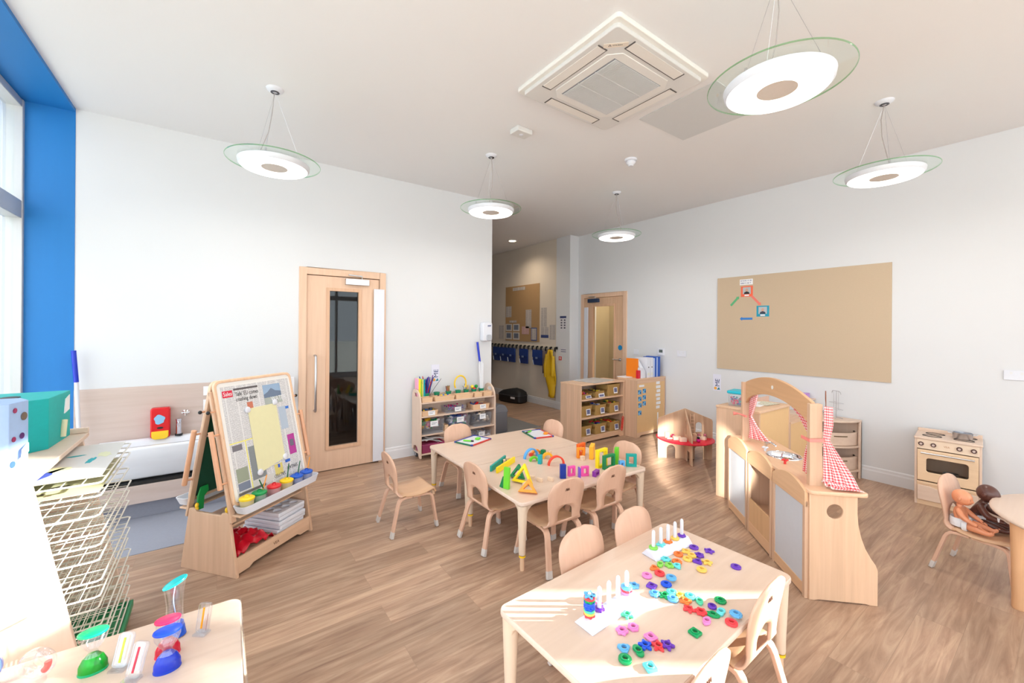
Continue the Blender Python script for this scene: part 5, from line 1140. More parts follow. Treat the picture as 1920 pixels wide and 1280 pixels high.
ld = MB(); 
for x in (.055, .10): ld.tube([(x, -.075, .265), (x, -.022, .56)], .0045, 6)
for k in range(7): f = (k+.6)/7.2; ld.tube([(.055, -.075+.053*f, .265+.295*f), (.10, -.075+.053*f, .265+.295*f)], .003, 6)
o = ld.build('toy_ladder', W_PIN, smooth=True); o.location = (4.70, 2.865, 0); o.rotation_euler = (0, 0, R_(-43)); tag(o, 'small wooden ladder leaning inside the dollhouse', 'ladder')
def dhp(x, y, z=.2655): p = RZ(R_(-43)) @ Vector((x, y, z)); return (4.70+p.x, 2.865+p.y, z)
def toyblk(name, x, y, sx, sy, sz, c, lab, z=.2655):
    o = MB().bx(-sx/2, sx/2, -sy/2, sy/2, 0, sz).build(name, c, bevel=.003); o.location = dhp(x, y, z); o.rotation_euler = (0, 0, R_(-43)); tag(o, lab, 'toy furniture', 'dollhouse furniture'); return o
toyblk('toy_wardrobe', -.225, -.06, .05, .03, .07, W_PIN, 'small wooden block against the dollhouse left wing')
toyblk('toy_bed', -.13, -.14, .09, .06, .04, W_PALE, 'pale toy bed at the dollhouse front left')
toyblk('toy_bench', -.21, -.12, .06, .03, .018, W_PALE, 'tiny pale bench near the rim of the red floor')
toyblk('toy_table', -.08, -.21, .08, .05, .045, W_PALE, 'pale toy table at the front of the red floor')
toyblk('toy_cupboard', .06, -.17, .04, .04, .09, W_PIN, 'upright wooden toy cupboard at the dollhouse front')
toyblk('toy_bed', .17, -.09, .10, .05, .035, W_PALE, 'pale toy bed in the dollhouse right half')
for i in range(4): toyblk('toy_chair', .12+.035*i, -.035, .026, .026, .045+.01*(i % 2), (col('toy pink', (206, 120, 140)) if i % 2 else W_PIN), ['leftmost', 'second', 'third', 'rightmost'][i]+' small piece in the row against the right wing')
o = MB().ball((0, 0, .024), .028, 14).build('patterned_ball', blotch_mat('crimson pattern', (150, 24, 60), [(230, 120, 140), (110, 10, 40)], 60, .5), smooth=True); o.location = dhp(-.16, -.075); tag(o, 'crimson patterned ball by the dollhouse left wing', 'ball')
o = thing('toy_figure', 'tiny figure in magenta with black hair on the red floor', 'toy figure', dhp(.095, -.215)); MB().ball((0, 0, .02), (.024, .024, .02), 12).build('body', col('magenta', (226, 20, 150)), o, smooth=True); MB().ball((0, 0, .05), .016, 12).build('hair', P_BLACK, o, smooth=True)

# ------------------------------------------------------------------ play kitchen with puppet arch
KA = R_(45.4); pk = thing('play_kitchen', 'long maple play kitchen counter with sink and arched frame', 'play kitchen', (2.858, .939, 0), KA)
def endprof(hole):
    ol = [(.0, 0), (-.36, 0), (-.36, .215), (-.345, .24)]
    for k in range(11): f = k/10; ol.append((-.345+.095*f**.55 if f < 1 else -.25, .24+.26*f))
    ol = [(0, 0), (-.03, 0), (-.05, .006), (-.30, .006), (-.32, 0), (-.362, 0), (-.362, .205), (-.352, .235), (-.325, .275), (-.298, .325), (-.275, .39), (-.26, .46), (-.255, .53), (-.255, .628), (0, .628)]
    return [ol]+([circ(-.135, .532, .043)] if hole else [])
slab('end_panel', endprof(True), .02, wood('kitchen end panel', (230, 192, 152), 'z', .42, .08, strips=.06), pk, M=T(.010, 0, 0) @ YZ, bevel=.003)
slab('end_panel', [[(0, 0), (-.24, 0), (-.25, .628), (0, .628)]], .02, W_MAP, pk, M=T(1.258, 0, 0) @ YZ, bevel=.003)
slab('countertop', [[(q[0], q[1]) for q in rrect(-.018, 1.275, -.31, .008, .03)], circ(.69, -.175, .108, 32)], .024, wood('kitchen counter', (230, 190, 150), 'x', .35, .06), pk, M=T(0, 0, .640), bevel=.006)
for x in (.43, .855): MB().bx(x-.012, x+.012, -.25, -.002, .0, .628).build('divider', W_MAP, pk)
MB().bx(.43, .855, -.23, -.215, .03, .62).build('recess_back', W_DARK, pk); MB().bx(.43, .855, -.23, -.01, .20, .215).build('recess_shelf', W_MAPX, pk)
W_RAIL = wood('curved top rail', (226, 184, 138), 'x', .4, .07)
for (x0, x1, kind) in ((.012, .425, 'w'), (.440, .845, 'o'), (.862, 1.268, 'w')):
    n = 16; w_ = x1-x0
    top = [(x0+w_*k/n, .612+.072*math.sin(PI*min(1, (k/n)*.92+.08))**.8) for k in range(n, -1, -1)]
    low = [(x0, .545), (x1, .545)]
    slab('top_rail', [low+top], .020, W_RAIL, pk, M=T(0, .012, 0) @ XZ, bevel=.003)
    for x in (x0, x1-.028): MB().bx(x, x+.028, .0, .02, .0, .58).build('stile', W_MAP, pk, bevel=.002)
    MB().bx(x0+.028, x1-.028, .002, .018, .012, .075 if kind == 'w' else .09).build('bottom_rail', W_RAIL, pk)
    if kind == 'w': MB().bx(x0+.02, x1-.02, .004, .012, .07, .60).build('panel_insert', plain('frosted panel', (206, 208, 216), .35), pk)
    else: MB().bx(x0+.028, x1-.028, .004, .016, .085, .27).build('lower_panel', wood('kitchen lower panel', (214, 172, 122), 'z', .45, .08), pk, bevel=.002)
# arch with curtains
for x in (.09, 1.115): MB().bx(x-.018, x+.018, -.105, -.035, .65, 1.15).build('arch_post', W_MAP, pk, bevel=.003)
n = 20; outer = []; inner = []
for k in range(n+1):
    f = k/n; x = .108+(1.097-.108)*f
    outer.append((x, 1.155+.088*math.sin(PI*f)**.9)); fi = f
    inner.append((x, 0.975+.135*math.sin(PI*min(1, max(0, f)))**.55))
slab('arch_board', [inner+outer[::-1]], .022, wood('arch ply', (216, 172, 124), 'x', .42, .08), pk, M=T(0, -.07, 0) @ XZ, bevel=.003)
MB().lathe([(0, 0), (.014, 0), (.014, .004), (0, .004)], 16, M=T(.61, -.058, 1.175) @ RX(-PI/2)).build('screw_cap', plain('cap white', (236, 232, 226), .4), pk)
GH = gingham_mat()
def curtain(name, lab, rows, amp=.012, waves=4):
    t = thing(name, lab, 'curtain', (2.858, .939, 0), KA, 'gingham puppet curtains'); m = 24; R2 = []; UV = []; L_ = 0
    # subdivide rows smoothly
    Q = []
    for i in range(len(rows)-1):
        for k in range(6):
            f = k/6; f2 = f*f*(3-2*f)*.5+f*.5; Q.append([rows[i][j]+(rows[i+1][j]-rows[i][j])*f2 for j in range(5)])
    Q.append(list(rows[-1]))
    for i, (xa, xb, y, z, wd) in enumerate(Q):
        r_ = []; u_ = []; w_ = abs(xb-xa)
        for k in range(m+1):
            f = k/m; a = amp*min(1, w_/.12+.45); r_.append((xa+(xb-xa)*f, y+a*math.sin(f*waves*2*PI)+wd*f, z)); u_.append((f*16, z*62))
        R2.append(r_); UV.append(u_)
    MB().grid(R2, uv=UV).build('cloth', GH, t, smooth=True, solid=.003); return t
t = curtain('gingham_curtain', 'pink gingham curtain tied back at the left arch post', [(.93, 1.08, -.095, 1.085, 0), (.985, 1.095, -.095, .98, 0), (1.068, 1.105, -.095, .865, 0), (1.02, 1.10, -.125, .79, .03), (.96, 1.10, -.20, .675, .12)])
MB().tube([(1.06, -.05, .865), (1.14, -.02, .872), (1.15, .02, .87)], [.010, .006, .016], 8).build('tie_bow', col('coral ribbon', (244, 140, 130), .7), t, smooth=True)
t = curtain('gingham_curtain', 'pink gingham curtain inside the right arch post', [(.43, .28, -.095, 1.09, 0), (.31, .19, -.095, 1.03, 0), (.185, .125, -.095, .93, 0), (.25, .125, -.10, .80, 0), (.31, .12, -.12, .67, .03)], .010)
MB().tube([(.16, -.03, .93), (.06, -.028, .93), (.06, -.115, .935)], 0, flat=(.02, .003, (0, 0, 1))).build('tie_ribbon', col('coral ribbon', (244, 140, 130), .7), t)
t = curtain('gingham_curtain', 'pink gingham curtain outside the right post spilling over the counter end', [(.060, .035, -.11, 1.14, -.025), (.060, .030, -.11, 1.03, -.025), (.066, .045, -.11, .935, -.015), (.075, .030, -.115, .83, -.07), (.08, .01, -.115, .73, -.125), (.082, -.015, -.115, .672, -.14)], .010, 3)
b = MB(); rows = []; UV = []
for i in range(12):
    f = i/11; rows.append([(.072-.085*g/10-.0*f, -.10-.16*f-.02*g/10, .658+.030*(1-f)*(math.sin(g*1.3)+1)*.6+.004) for g in range(11)]); UV.append([(g*.8, i*.95) for g in range(11)])
b.grid(rows, uv=UV).build('spilled_hem', GH, t, smooth=True, solid=.003)
# sink bowl and taps
MB().lathe([(.118, 0), (.112, .006), (.104, 0), (.098, -.045), (.07, -.062), (0, -.064)], 36, c=(.69, -.175, .652)).build('sink_bowl', CHROME, pk, smooth=True, solid=.001)
b = MB(); b.lathe([(0, 0), (.012, 0), (.012, .05), (.016, .055), (0, .058)], 14, c=(.86, -.12, .652)); b.tube([(.86, -.12, .69), (.82, -.14, .715), (.78, -.16, .70)], .008, 8); b.build('toy_faucet', CHROME, pk, smooth=True)
for x, c in ((.80, P_WHITE), (.49, col('hot tap red', (224, 60, 60)))):
    b = MB(); b.lathe([(0, 0), (.008, 0), (.008, .03), (0, .03)], 10, c=(x, -.09, .652)); b.tube([(x-.022, -.09, .68), (x+.022, -.09, .68)], .006, 8); b.tube([(x, -.112, .68), (x, -.068, .68)], .006, 8); b.build('tap_cross', c, pk, smooth=True)

# ------------------------------------------------------------------ cabinets behind the kitchen
tc = thing('tall_cabinet', 'waist high maple cabinet with tan back behind the play kitchen', 'cabinet', (0, 0, 0))
X0, X1, Y0, Y1 = 3.915, 4.565, 1.672, 2.06
for x in (X0+.01, X1-.01): MB().bx(x-.01, x+.01, Y0, Y1, 0, .85).build('side_panel', W_MAP, tc, bevel=.002)
MB().bx(X0-.004, X1+.004, Y0-.006, Y1+.004, .85, .872).build('top', W_MAPX, tc, bevel=.004)
MB().bx(X0+.02, X1-.02, Y0+.004, Y0+.012, .06, .85).build('tan_back', W_BOARD, tc)
for z in (.07, .45): MB().bx(X0+.02, X1-.02, Y0+.012, Y1-.01, z-.01, z+.01).build('shelf', W_MAPX, tc)
c2 = thing('low_cabinet', 'lower tan backed cabinet joined to the tall one by the corner shelf', 'cabinet', (0, 0, 0))
X0, X1 = 4.575, 5.03
for x in (X0+.01, X1-.01): MB().bx(x-.01, x+.01, Y0, Y1, 0, .67).build('side_panel', W_MAP, c2, bevel=.002)
MB().bx(X0, X1, Y0-.004, Y1, .67, .692).build('top', W_MAPX, c2, bevel=.003); MB().bx(X0+.02, X1-.02, Y0+.004, Y0+.012, .06, .67).build('tan_back', W_BOARD, c2)
MB().bx(X0, X1, Y1-.012, Y1, .692, .86).build('upstand', wood('pinkish board', (222, 186, 160), 'x'), c2)
tb = thing('lidded_tub', 'clear tub of coloured pieces with a turquoise lid on the tall cabinet', 'tub', (4.07, 1.93, .872), R_(8))
slab('tub_body', [rrect(-.085, .085, -.065, .065, .02)], .115, clear('tub plastic', (.9, .93, .95), .18, .1, True), tb, M=T(0, 0, .058), bevel=.006)
slab('lid', [rrect(-.095, .095, -.075, .075, .022)], .028, col('lid turquoise', (20, 176, 200)), tb, M=T(0, 0, .13), bevel=.008)
c_ = MB(); random.seed(9)
for _ in range(60): c_.ball((random.uniform(-.066, .066), random.uniform(-.048, .048), random.uniform(.012, .075)), (.014, .012, .008), 7, Matrix.Rotation(random.uniform(0, 3), 3, 'X'))
o = c_.build('tub_pieces', blotch_mat('tub pieces', (70, 60, 150), [(220, 40, 100), (20, 150, 150), (110, 60, 160)], 22, .25)); o.location = (4.07, 1.93, .872); tag(o, 'purple pink and teal pieces inside the turquoise lidded tub', 'toys', None, 'stuff')
for i, (x, y, r) in enumerate(((4.25, 1.86, 5), (4.38, 1.82, -6), (4.30, 1.93, 14))):
    o = MB().bx(-.11, .11, -.08, .08, 0, .002).build('drawing_sheet', [PAPER, print_mat('pencil drawing', (226, 222, 206), (160, 160, 140), .018, .06, ('x', 'y')), PAPER][i]); o.location = (x, y, .8725+.0024*i); o.rotation_euler = (0, 0, R_(r)); tag(o, ['lowest paper sheet on the tall cabinet', 'drawing with pencil marks on the tall cabinet front', 'top white sheet on the tall cabinet'][i], 'paper', 'papers on the tall cabinet')
o = MB().bx(-.05, .05, -.03, .03, 0, .06).build('purple_box', col('lilac box', (190, 140, 214)), bevel=.004); o.location = (5.62, 1.90, .80); tag(o, 'small lilac box on a wall ledge seen over the play kitchen arch', 'box'); o = MB().bx(5.56, XB, 1.82, 1.98, .785, .80).build('wall_ledge', W_PALEX, bevel=.002); tag(o, 'small pale ledge on the right wall carrying the lilac box', 'shelf')
yt = thing('toy_truck', 'yellow toy with red wheels on the low cabinet', 'toy', (4.66, 1.80, .692)); MB().bx(-.05, .05, -.03, .03, .05, .09).bx(-.01, .05, -.025, .025, .09, .12).build('body', P_YEL, yt, bevel=.006)
for x in (-.035, .035): MB().lathe([(0, -.035), (.022, -.035), (.022, .035), (0, .035)], 14, M=T(x, 0, .045) @ RX(PI/2)).build('wheel', col('dark red wheel', (150, 40, 40)), yt, smooth=True)
o = MB().prism([(-.02, 0), (.035, 0), (.02, .10), (-.01, .10)], -.015, .015, 'y').build('blue_block', col('cobalt', (40, 80, 200)), bevel=.002); o.location = (4.61, 1.73, .693); tag(o, 'blue wedge standing beside the yellow toy', 'block')

# ------------------------------------------------------------------ quarter round corner shelf
qs = thing('corner_shelf', 'half round maple shelf with two curved drawers against the right wall', 'shelf unit', (XB-.018, 1.775, 0), PI)
# local: +x away from the wall, y to the left along the wall
def half(r, n=20): return [(0, -r)]+[(r*math.cos(R_(-90+180*k/n)), r*math.sin(R_(-90+180*k/n))) for k in range(1, n)]+[(0, r)]
R0 = .385
slab('top', [half(R0)], .02, W_PALEX, qs, M=T(0, 0, .62), bevel=.004)
for z in (.345, .085): slab('shelf', [half(R0-.005)], .018, W_PALEX, qs, M=T(0, 0, z), bevel=.004)
def curved(name, r, z0, z1, mat, th=.012, a0=-86, a1=86, par=qs, n=24):
    vs = []; 
    for k in range(n+1):
        a = R_(a0+(a1-a0)*k/n)
        for rr, z in ((r, z0), (r, z1), (r-th, z1), (r-th, z0)): vs.append((rr*math.cos(a), rr*math.sin(a), z))
    fs = [(k*4+i, k*4+(i+1) % 4, (k+1)*4+(i+1) % 4, (k+1)*4+i) for k in range(n) for i in range(4)]+[(0, 1, 2, 3), (n*4, n*4+1, n*4+2, n*4+3)]
    return MB().add(vs, fs).build(name, mat, par, smooth=True)
MB().bx(.0, .02, -R0, R0, 0, .61).build('back_panel', W_PALE, qs)
MB().bx(0, .05, R0-.018, R0, 0, .61).build('side_panel', W_PALE, qs, bevel=.002); MB().bx(0, .05, -R0, -R0+.018, 0, .61).build('side_panel', W_PALE, qs, bevel=.002)
curved('plinth', R0-.03, .0, .078, W_PALEX); text('burnt_mark', 'VEA', .03, plain('burnt mark', (104, 66, 48), .7), qs, M=RZ(R_(20)) @ T(R0-.029, 0, .03) @ RZ(PI/2) @ XZ)
for z0 in (.098, .36):
    dw = curved('drawer', R0-.03, z0, z0+.135, W_PALEX)
    for a0, a1 in ((-60, -38), (-14, 14), (38, 60)): curved('handle_slot', R0-.0285, z0+.092, z0+.104, plain('slot shadow', (120, 96, 74), .8), .014, a0, a1, dw, 8)
    curved('label_card', R0-.0275, z0+.025, z0+.080, PAPER, .003, -11, 13, dw, 8)
    b = MB(); b.ball((.03, R0-.06, z0+.14), .010, 8); b.ball((.03, -R0+.06, z0+.14), .010, 8); b.build('hinge_pin', plain('dark pin', (70, 56, 46), .5), dw, smooth=True)
    slab('drawer_floor', [half(R0-.05)], .008, W_PALEX, dw, M=T(0, 0, z0+.01))
def qpos(x, y, z): return (XB-.018-x, 1.775-y, z)
o = MB().prism([(-.07, 0), (.07, 0), (.02, .08)], -.02, .02, 'y').build('folded_felt', col('navy felt', (16, 20, 110), .8), bevel=.004); o.location = qpos(.22, -.02, .19); o.rotation_euler = (0, 0, R_(70)); tag(o, 'navy folded cloth peeking out of the lower curved drawer', 'cloth')
o = MB().bx(-.07, .07, -.05, .05, 0, .05).build('pink_fabric', blotch_mat('pink pattern', (206, 170, 200), [(220, 80, 90), (190, 160, 210)], 30, .6), bevel=.01); o.location = qpos(.20, -.15, .18); tag(o, 'pink patterned cloth in the lower curved drawer', 'cloth')
o = MB().bx(-.08, .08, -.05, .05, 0, .10).build('green_box', col('toy box green', (110, 160, 70)), bevel=.006); o.location = qpos(.20, -.16, .375); tag(o, 'green box inside the upper curved drawer', 'box')
# utensil rack and ladle
ur2 = thing('utensil_rack', 'thin chrome utensil rack standing on the corner shelf', 'rack', qpos(.12, .19, .63), R_(50))
b = MB(); b.tube([(0, 0, .005), (0, 0, .30)], .003, 6); b.tube([(-.07, 0, .27), (-.06, 0, .295), (-.04, 0, .30), (.04, 0, .30), (.06, 0, .295), (.07, 0, .27)], .003, 6); b.tube([(-.05, -.04, .003), (0, 0, .012), (.05, -.04, .003)], .003, 6); b.tube([(-.05, .04, .003), (0, 0, .012), (.05, .04, .003)], .003, 6)
b.tube([(-.07, -.03, .17), (.07, -.03, .17), (.07, .03, .17), (-.07, .03, .17)], .002, 6, closed=True); b.tube([(-.06, -.03, .10), (.06, -.03, .10), (.06, .03, .10), (-.06, .03, .10)], .002, 6, closed=True)
for x in (-.035, .035): b.tube([(x, 0, .10), (x, 0, .30)], .002, 6)
b.build('wire_frame', STEEL, ur2, smooth=True)
la = thing('steel_ladle', 'copper handled steel ladle leaning on the utensil rack', 'ladle', qpos(.16, .10, .63))
MB().tube([(.02, 0, .06), (.028, 0, .14), (.02, 0, .20), (.018, 0, .29)], [.003, .004, .006, .005], 8).build('handle', plain('copper', (176, 118, 92), .3, .8), la, smooth=True)
MB().lathe([(0, -.03), (.028, -.024), (.042, -.005), (.045, .012)], 22, c=(0, 0, 0), M=T(.0, -.01, .045) @ RX(R_(60))).build('bowl', CHROME, la, smooth=True, solid=.0015)

# ------------------------------------------------------------------ toy stove
sv = thing('toy_stove', 'pale wooden toy stove against the right wall', 'toy stove', (5.30, .70, 0), math.atan2(-.414, .04)+PI)
sv.location = (5.31, .703, 0); sv.rotation_euler = (0, 0, R_(-84.5))
# local: +x to the viewer's right along the front, -y towards the viewer
W2, D2 = .208, .345; W_ST = wood('stove birch', (238, 208, 166), 'x', .42, .05)
for x in (-W2+.009, W2-.009): MB().bx(x-.009, x+.009, 0, D2, 0, .60).build('side_panel', W_PALE, sv, bevel=.002)
slab('hob_top', [rrect(-W2-.004, W2+.004, -.012, D2, .008)], .02, W_PALEX, sv, M=T(0, 0, .612), bevel=.004)
MB().bx(-W2+.018, W2-.018, D2-.012, D2-.002, .02, .60).build('back_panel', W_PALE, sv)
MB().bx(-W2-.002, W2+.002, D2-.02, D2, .62, .65).build('upstand', W_PALEX, sv, bevel=.003)
MB().bx(-W2+.016, W2-.016, -.004, .012, .515, .602).build('control_panel', plain('control panel', (238, 214, 190), .45), sv, bevel=.002)
for x in (-.165, -.085, .075, .160):
    k = MB().lathe([(0, 0), (.017, 0), (.019, .004), (.017, .014), (.012, .014), (.010, .010), (0, .010)], 20, M=T(x, -.004, .560) @ RX(PI/2)).build('control_knob', plain('dark brown knob', (86, 56, 50), .5), sv, smooth=True)
    MB().lathe([(0, .010), (.010, .010), (.010, .013), (0, .013)], 14, M=T(x, -.004, .560) @ RX(PI/2)).build('knob_centre', plain('knob centre', (206, 186, 178), .5), k, smooth=True)
text('burnt_mark', 'VEA', .022, plain('pale burnt mark', (190, 140, 96), .7), sv, M=T(-.022, -.0045, .552) @ XZ)
n = 12; win = [(-.125, .315), (.125, .315)]+[(.125-.25*k/n, .425+.025*math.sin(PI*k/n)) for k in range(n+1)]
wr = rrect(-.13, .13, .305, .43, .018); wr = [(x, z+(.022*math.cos(x/.13*PI/2) if z > .40 else 0)) for x, z in wr]
dd = slab('oven_door', [[(-W2+.02, .225), (W2-.02, .225), (W2-.02, .508), (-W2+.02, .508)], wr], .018, W_ST, sv, M=T(0, -.002, 0) @ XZ, bevel=.003)
MB().bx(-.135, .135, .002, .005, .30, .46).build('oven_window', clear('oven window', (.93, .91, .88), .05), dd)
b = MB(); b.tube([(-.165, -.035, .482), (.165, -.035, .482)], .007, 10)
for x in (-.155, .155): b.tube([(x, -.035, .482), (x, -.005, .482)], .005, 8)
b.build('door_handle', STEEL, dd, smooth=True)
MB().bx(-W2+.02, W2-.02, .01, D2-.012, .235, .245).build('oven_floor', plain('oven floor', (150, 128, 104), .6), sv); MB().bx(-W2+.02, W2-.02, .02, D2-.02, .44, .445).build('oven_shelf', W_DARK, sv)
MB().bx(-W2+.018, W2-.018, -.006, .012, .193, .215).build('cross_rail', W_ST, sv, bevel=.002)
n = 20; dt = [(-W2+.02, .045), (W2-.02, .045)]+[(W2-.02-(2*W2-.04)*k/n, .178-.022*max(0, math.sin(PI*(k/n-.2)/.6) if .2 < k/n < .8 else 0)) for k in range(n+1)]
slab('drawer', [dt], .018, W_PALEX, sv, M=T(0, -.003, 0) @ XZ, bevel=.003)
MB().bx(-W2+.018, W2-.018, .006, .016, .0, .20).build('plinth_board', W_ST, sv)
for (x, y) in ((-.10, .10), (-.085, .23), (.10, .10), (.115, .24)):
    b = MB(); b.tube([(x+.062*math.cos(a), y+.040*math.sin(a), .624) for a in [2*PI*k/30 for k in range(30)]], .0035, 6, closed=True); b.build('hob_ring', plain('printed black ring', (60, 54, 52), .6), sv, smooth=True)
def svp(x, y, z): p = RZ(R_(-84.5)) @ Vector((x, y, 0)); return (5.31+p.x, .703+p.y, z)
pt = thing('toy_saucepan', 'small steel toy saucepan on the stove top', 'saucepan', svp(.09, .17, .6275), R_(-84.5))
MB().lathe([(0, 0), (.060, 0), (.064, .006), (.064, .05), (.067, .053), (.061, .053), (.058, .008), (0, .008)], 32).build('pan_body', STEEL, pt, smooth=True)
for s_ in (-1, 1): MB().tube([(s_*.063, -.018, .04), (s_*.09, -.014, .045), (s_*.09, .014, .045), (s_*.063, .018, .04)], .004, 8).build('handle', STEEL, pt, smooth=True)
pt = thing('toy_saucepan', 'steel pan behind the stove window', 'saucepan', svp(.02, .14, .247)); MB().lathe([(0, 0), (.05, 0), (.052, .05), (.048, .05), (.046, .006), (0, .006)], 24).build('pan_body', STEEL, pt, smooth=True); MB().tube([(-.05, 0, .04), (-.12, .0, .045)], .005, 8).build('handle', P_BLACK, pt, smooth=True)

# ------------------------------------------------------------------ dolls seated on the chair
def doll(label, loc, rz, skin, dark, S_=1.0):
    t = thing('baby_doll', label, 'doll', loc, rz, 'dolls on the chair'); t.scale = (S_, S_, S_)
    # local: faces +x, seat surface z=0
    V = {}; pts = []; edges = []; rad = []
    def add(p, r, par=None):
        pts.append(p); rad.append(r); i = len(pts)-1
        if par is not None: edges.append((par, i))
        return i
    lean = .05 if dark else -.005
    pel = add((0, 0, .048), (.060, .052)); bel = add((lean*.3, 0, .095), (.060, .054), pel); ch = add((lean*.8, 0, .148), (.056, .046), bel); nk = add((lean*1.15, 0, .190), (.028, .028), ch); add((lean*1.35+.004, 0, .215), (.026, .026), nk)
    for s in (-1, 1):
        sh = add((lean*.95+.002, s*.058, .166), (.029, .029), ch)
        el = add((lean+.040, s*.092, .115), (.025, .025), sh); wr = add((lean+.098, s*.080, .082 if not dark else .10), (.017, .017), el); add((lean+.128, s*.074, .072 if not dark else .092), (.017, .011), wr)
        hp = add((.035, s*.040, .038), (.042, .042), pel); kn = add((.108, s*.060, .038), (.034, .034), hp); an = add((.172, s*.062, .026), (.023, .023), kn); he = add((.196, s*.062, .026), (.018, .018), an); add((.212, s*.064, .050), (.014, .016), he)
    me = bpy.data.meshes.new('body'); me.from_pydata(pts, edges, []); o = bpy.data.objects.new('body', me); C.objects.link(o); o.parent = t
    me.skin_vertices or None
    md = o.modifiers.new('skin', 'SKIN'); 
    for i, sv_ in enumerate(me.skin_vertices[0].data): sv_.radius = rad[i]; sv_.use_root = (i == 0)
    md.use_smooth_shade = True; md.branch_smoothing = .4
    ms = o.modifiers.new('smooth', 'SUBSURF'); ms.levels = 2; ms.render_levels = 2
    me.materials.append(skin)
    # head: sculpted ellipsoid with brow, cheeks, nose, mouth and chin
    hx, hz = lean*1.35+.018, .268; tilt = .55 if dark else .22; vs = []; n = 36; m = 26
    for i in range(m+1):
        th = PI*i/m
        for k in range(n):
            a = 2*PI*k/n; d = Vector((math.sin(th)*math.cos(a), math.sin(th)*math.sin(a), math.cos(th)))
            r = Vector((.068, .058, .066)); p = Vector((d.x*r.x-.008*(d.z > 0)*d.z, d.y*r.y, d.z*r.z))
            if d.x > 0:
                p.x += -.010*math.exp(-((d.z-.05)/.16)**2-((abs(d.y)-.33)/.16)**2)      # eye sockets
                p.x += .011*math.exp(-((d.z+.12)/.12)**2-(d.y/.12)**2)                  # nose
                p.x += .007*math.exp(-((d.z+.38)/.08)**2-(d.y/.22)**2)-.006*math.exp(-((d.z+.46)/.035)**2-(d.y/.2)**2)+.006*math.exp(-((d.z+.54)/.06)**2-(d.y/.18)**2)
                p.x += .006*math.exp(-((d.z+.75)/.15)**2-(d.y/.25)**2)                  # chin
                p.y += math.copysign(.006, d.y)*math.exp(-((d.z+.38)/.22)**2-((abs(d.y)-.6)/.25)**2)  # cheeks
            vs.append(p)
    M = T(hx, 0, hz) @ RZ(0 if not dark else R_(-8)) @ RY(tilt)
    fs = [(i*n+k, (i+1)*n+k, (i+1)*n+(k+1) % n, i*n+(k+1) % n) for i in range(m) for k in range(n)]
    hd_ = MB().add([M @ v for v in vs], fs).build('head', skin, t, smooth=True)
    e = MB(); [e.ball(M @ Vector((-.005, s*.060, -.004)), (.014, .008, .020), 12, M.to_3x3()) for s in (-1, 1)]; e.build('ear', skin, hd_, smooth=True)
    e = MB(); [e.ball(M @ Vector((.0525, s*.020, .004)), (.005, .008, .004), 10, M.to_3x3()) for s in (-1, 1)]; e.build('eye', plain('doll eye', (60, 40, 36), .2), hd_, smooth=True)
    e = MB(); e.ball(M @ Vector((.0605, 0, -.030)), (.004, .010, .004), 10, M.to_3x3()); e.build('lips', plain('dark doll lips', (90, 50, 46), .4) if dark else plain('doll lips', (206, 96, 84), .4), hd_, smooth=True)
    # fingers
    for s in (-1, 1):
        f_ = MB(); hz2 = .070 if not dark else .090
        for q in range(4):
            y0 = s*(.063+.0065*q); L_ = (.020, .023, .022, .018)[q]
            f_.tube([(lean+.130, y0, hz2), (lean+.130+L_*.6, y0, hz2-.004), (lean+.130+L_, y0, hz2-.012)], [.0042, .004, .0032], 8)
        f_.tube([(lean+.112, s*.062, hz2+.004), (lean+.124, s*.052, hz2+.002), (lean+.132, s*.050, hz2-.002)], [.0045, .0042, .0035], 8)
        f_.build('fingers', skin, t, smooth=True)
        tt = MB(); [tt.ball((.220-.002*q, s*(.052+.007*q), .060-.003*q), .0055-.0004*q, 8) for q in range(5)]; tt.build('toes', skin, t, smooth=True)
    # nappy
    nb = MB(); prof = []
    for k in range(9): prof.append((.065-.004*abs(k-4)/4+.002, .018+.072*k/8))
    nb.lathe([(.03, .004)]+prof, 26, sx=1.05, sy=1.12, c=(.002, 0, 0)); 
    for s in (-1, 1): nb.lathe([(.048, 0), (.050, .014), (.047, .03)], 18, M=T(.026, s*.040, .040) @ RY(PI/2))
    nb.build('nappy', plain('white nappy cloth', (232, 234, 240), .8), t, smooth=True, solid=.003)
    if dark:
        [MB().lathe([(.0165, 0), (.0175, .008), (.0165, .016)], 14, M=T(lean+.088, s*.081, .104) @ RY(PI/2+.1)).build('wrist_band', PAPER, t, smooth=True) for s in (-1, 1)]
    return t
fa = Vector((math.cos(R_(-100)), math.sin(R_(-100)), 0)); sd_ = Vector((-fa.y, fa.x, 0))
cpos = Vector((4.075, .375, 0))
def dpos(f_, s_): p = cpos+fa*f_+sd_*s_; return (p.x, p.y, .297)
doll('pink skinned baby doll in a white nappy nearer the viewer on the chair', dpos(-.085, -.062), R_(-97), plain('pink doll vinyl', (226, 150, 112), .35, noise=.02), False, .74)
doll('brown skinned baby doll bending forward at the back of the chair', dpos(-.07, .075), R_(-92), plain('brown doll vinyl', (92, 56, 48), .3, noise=.02), True, .84)
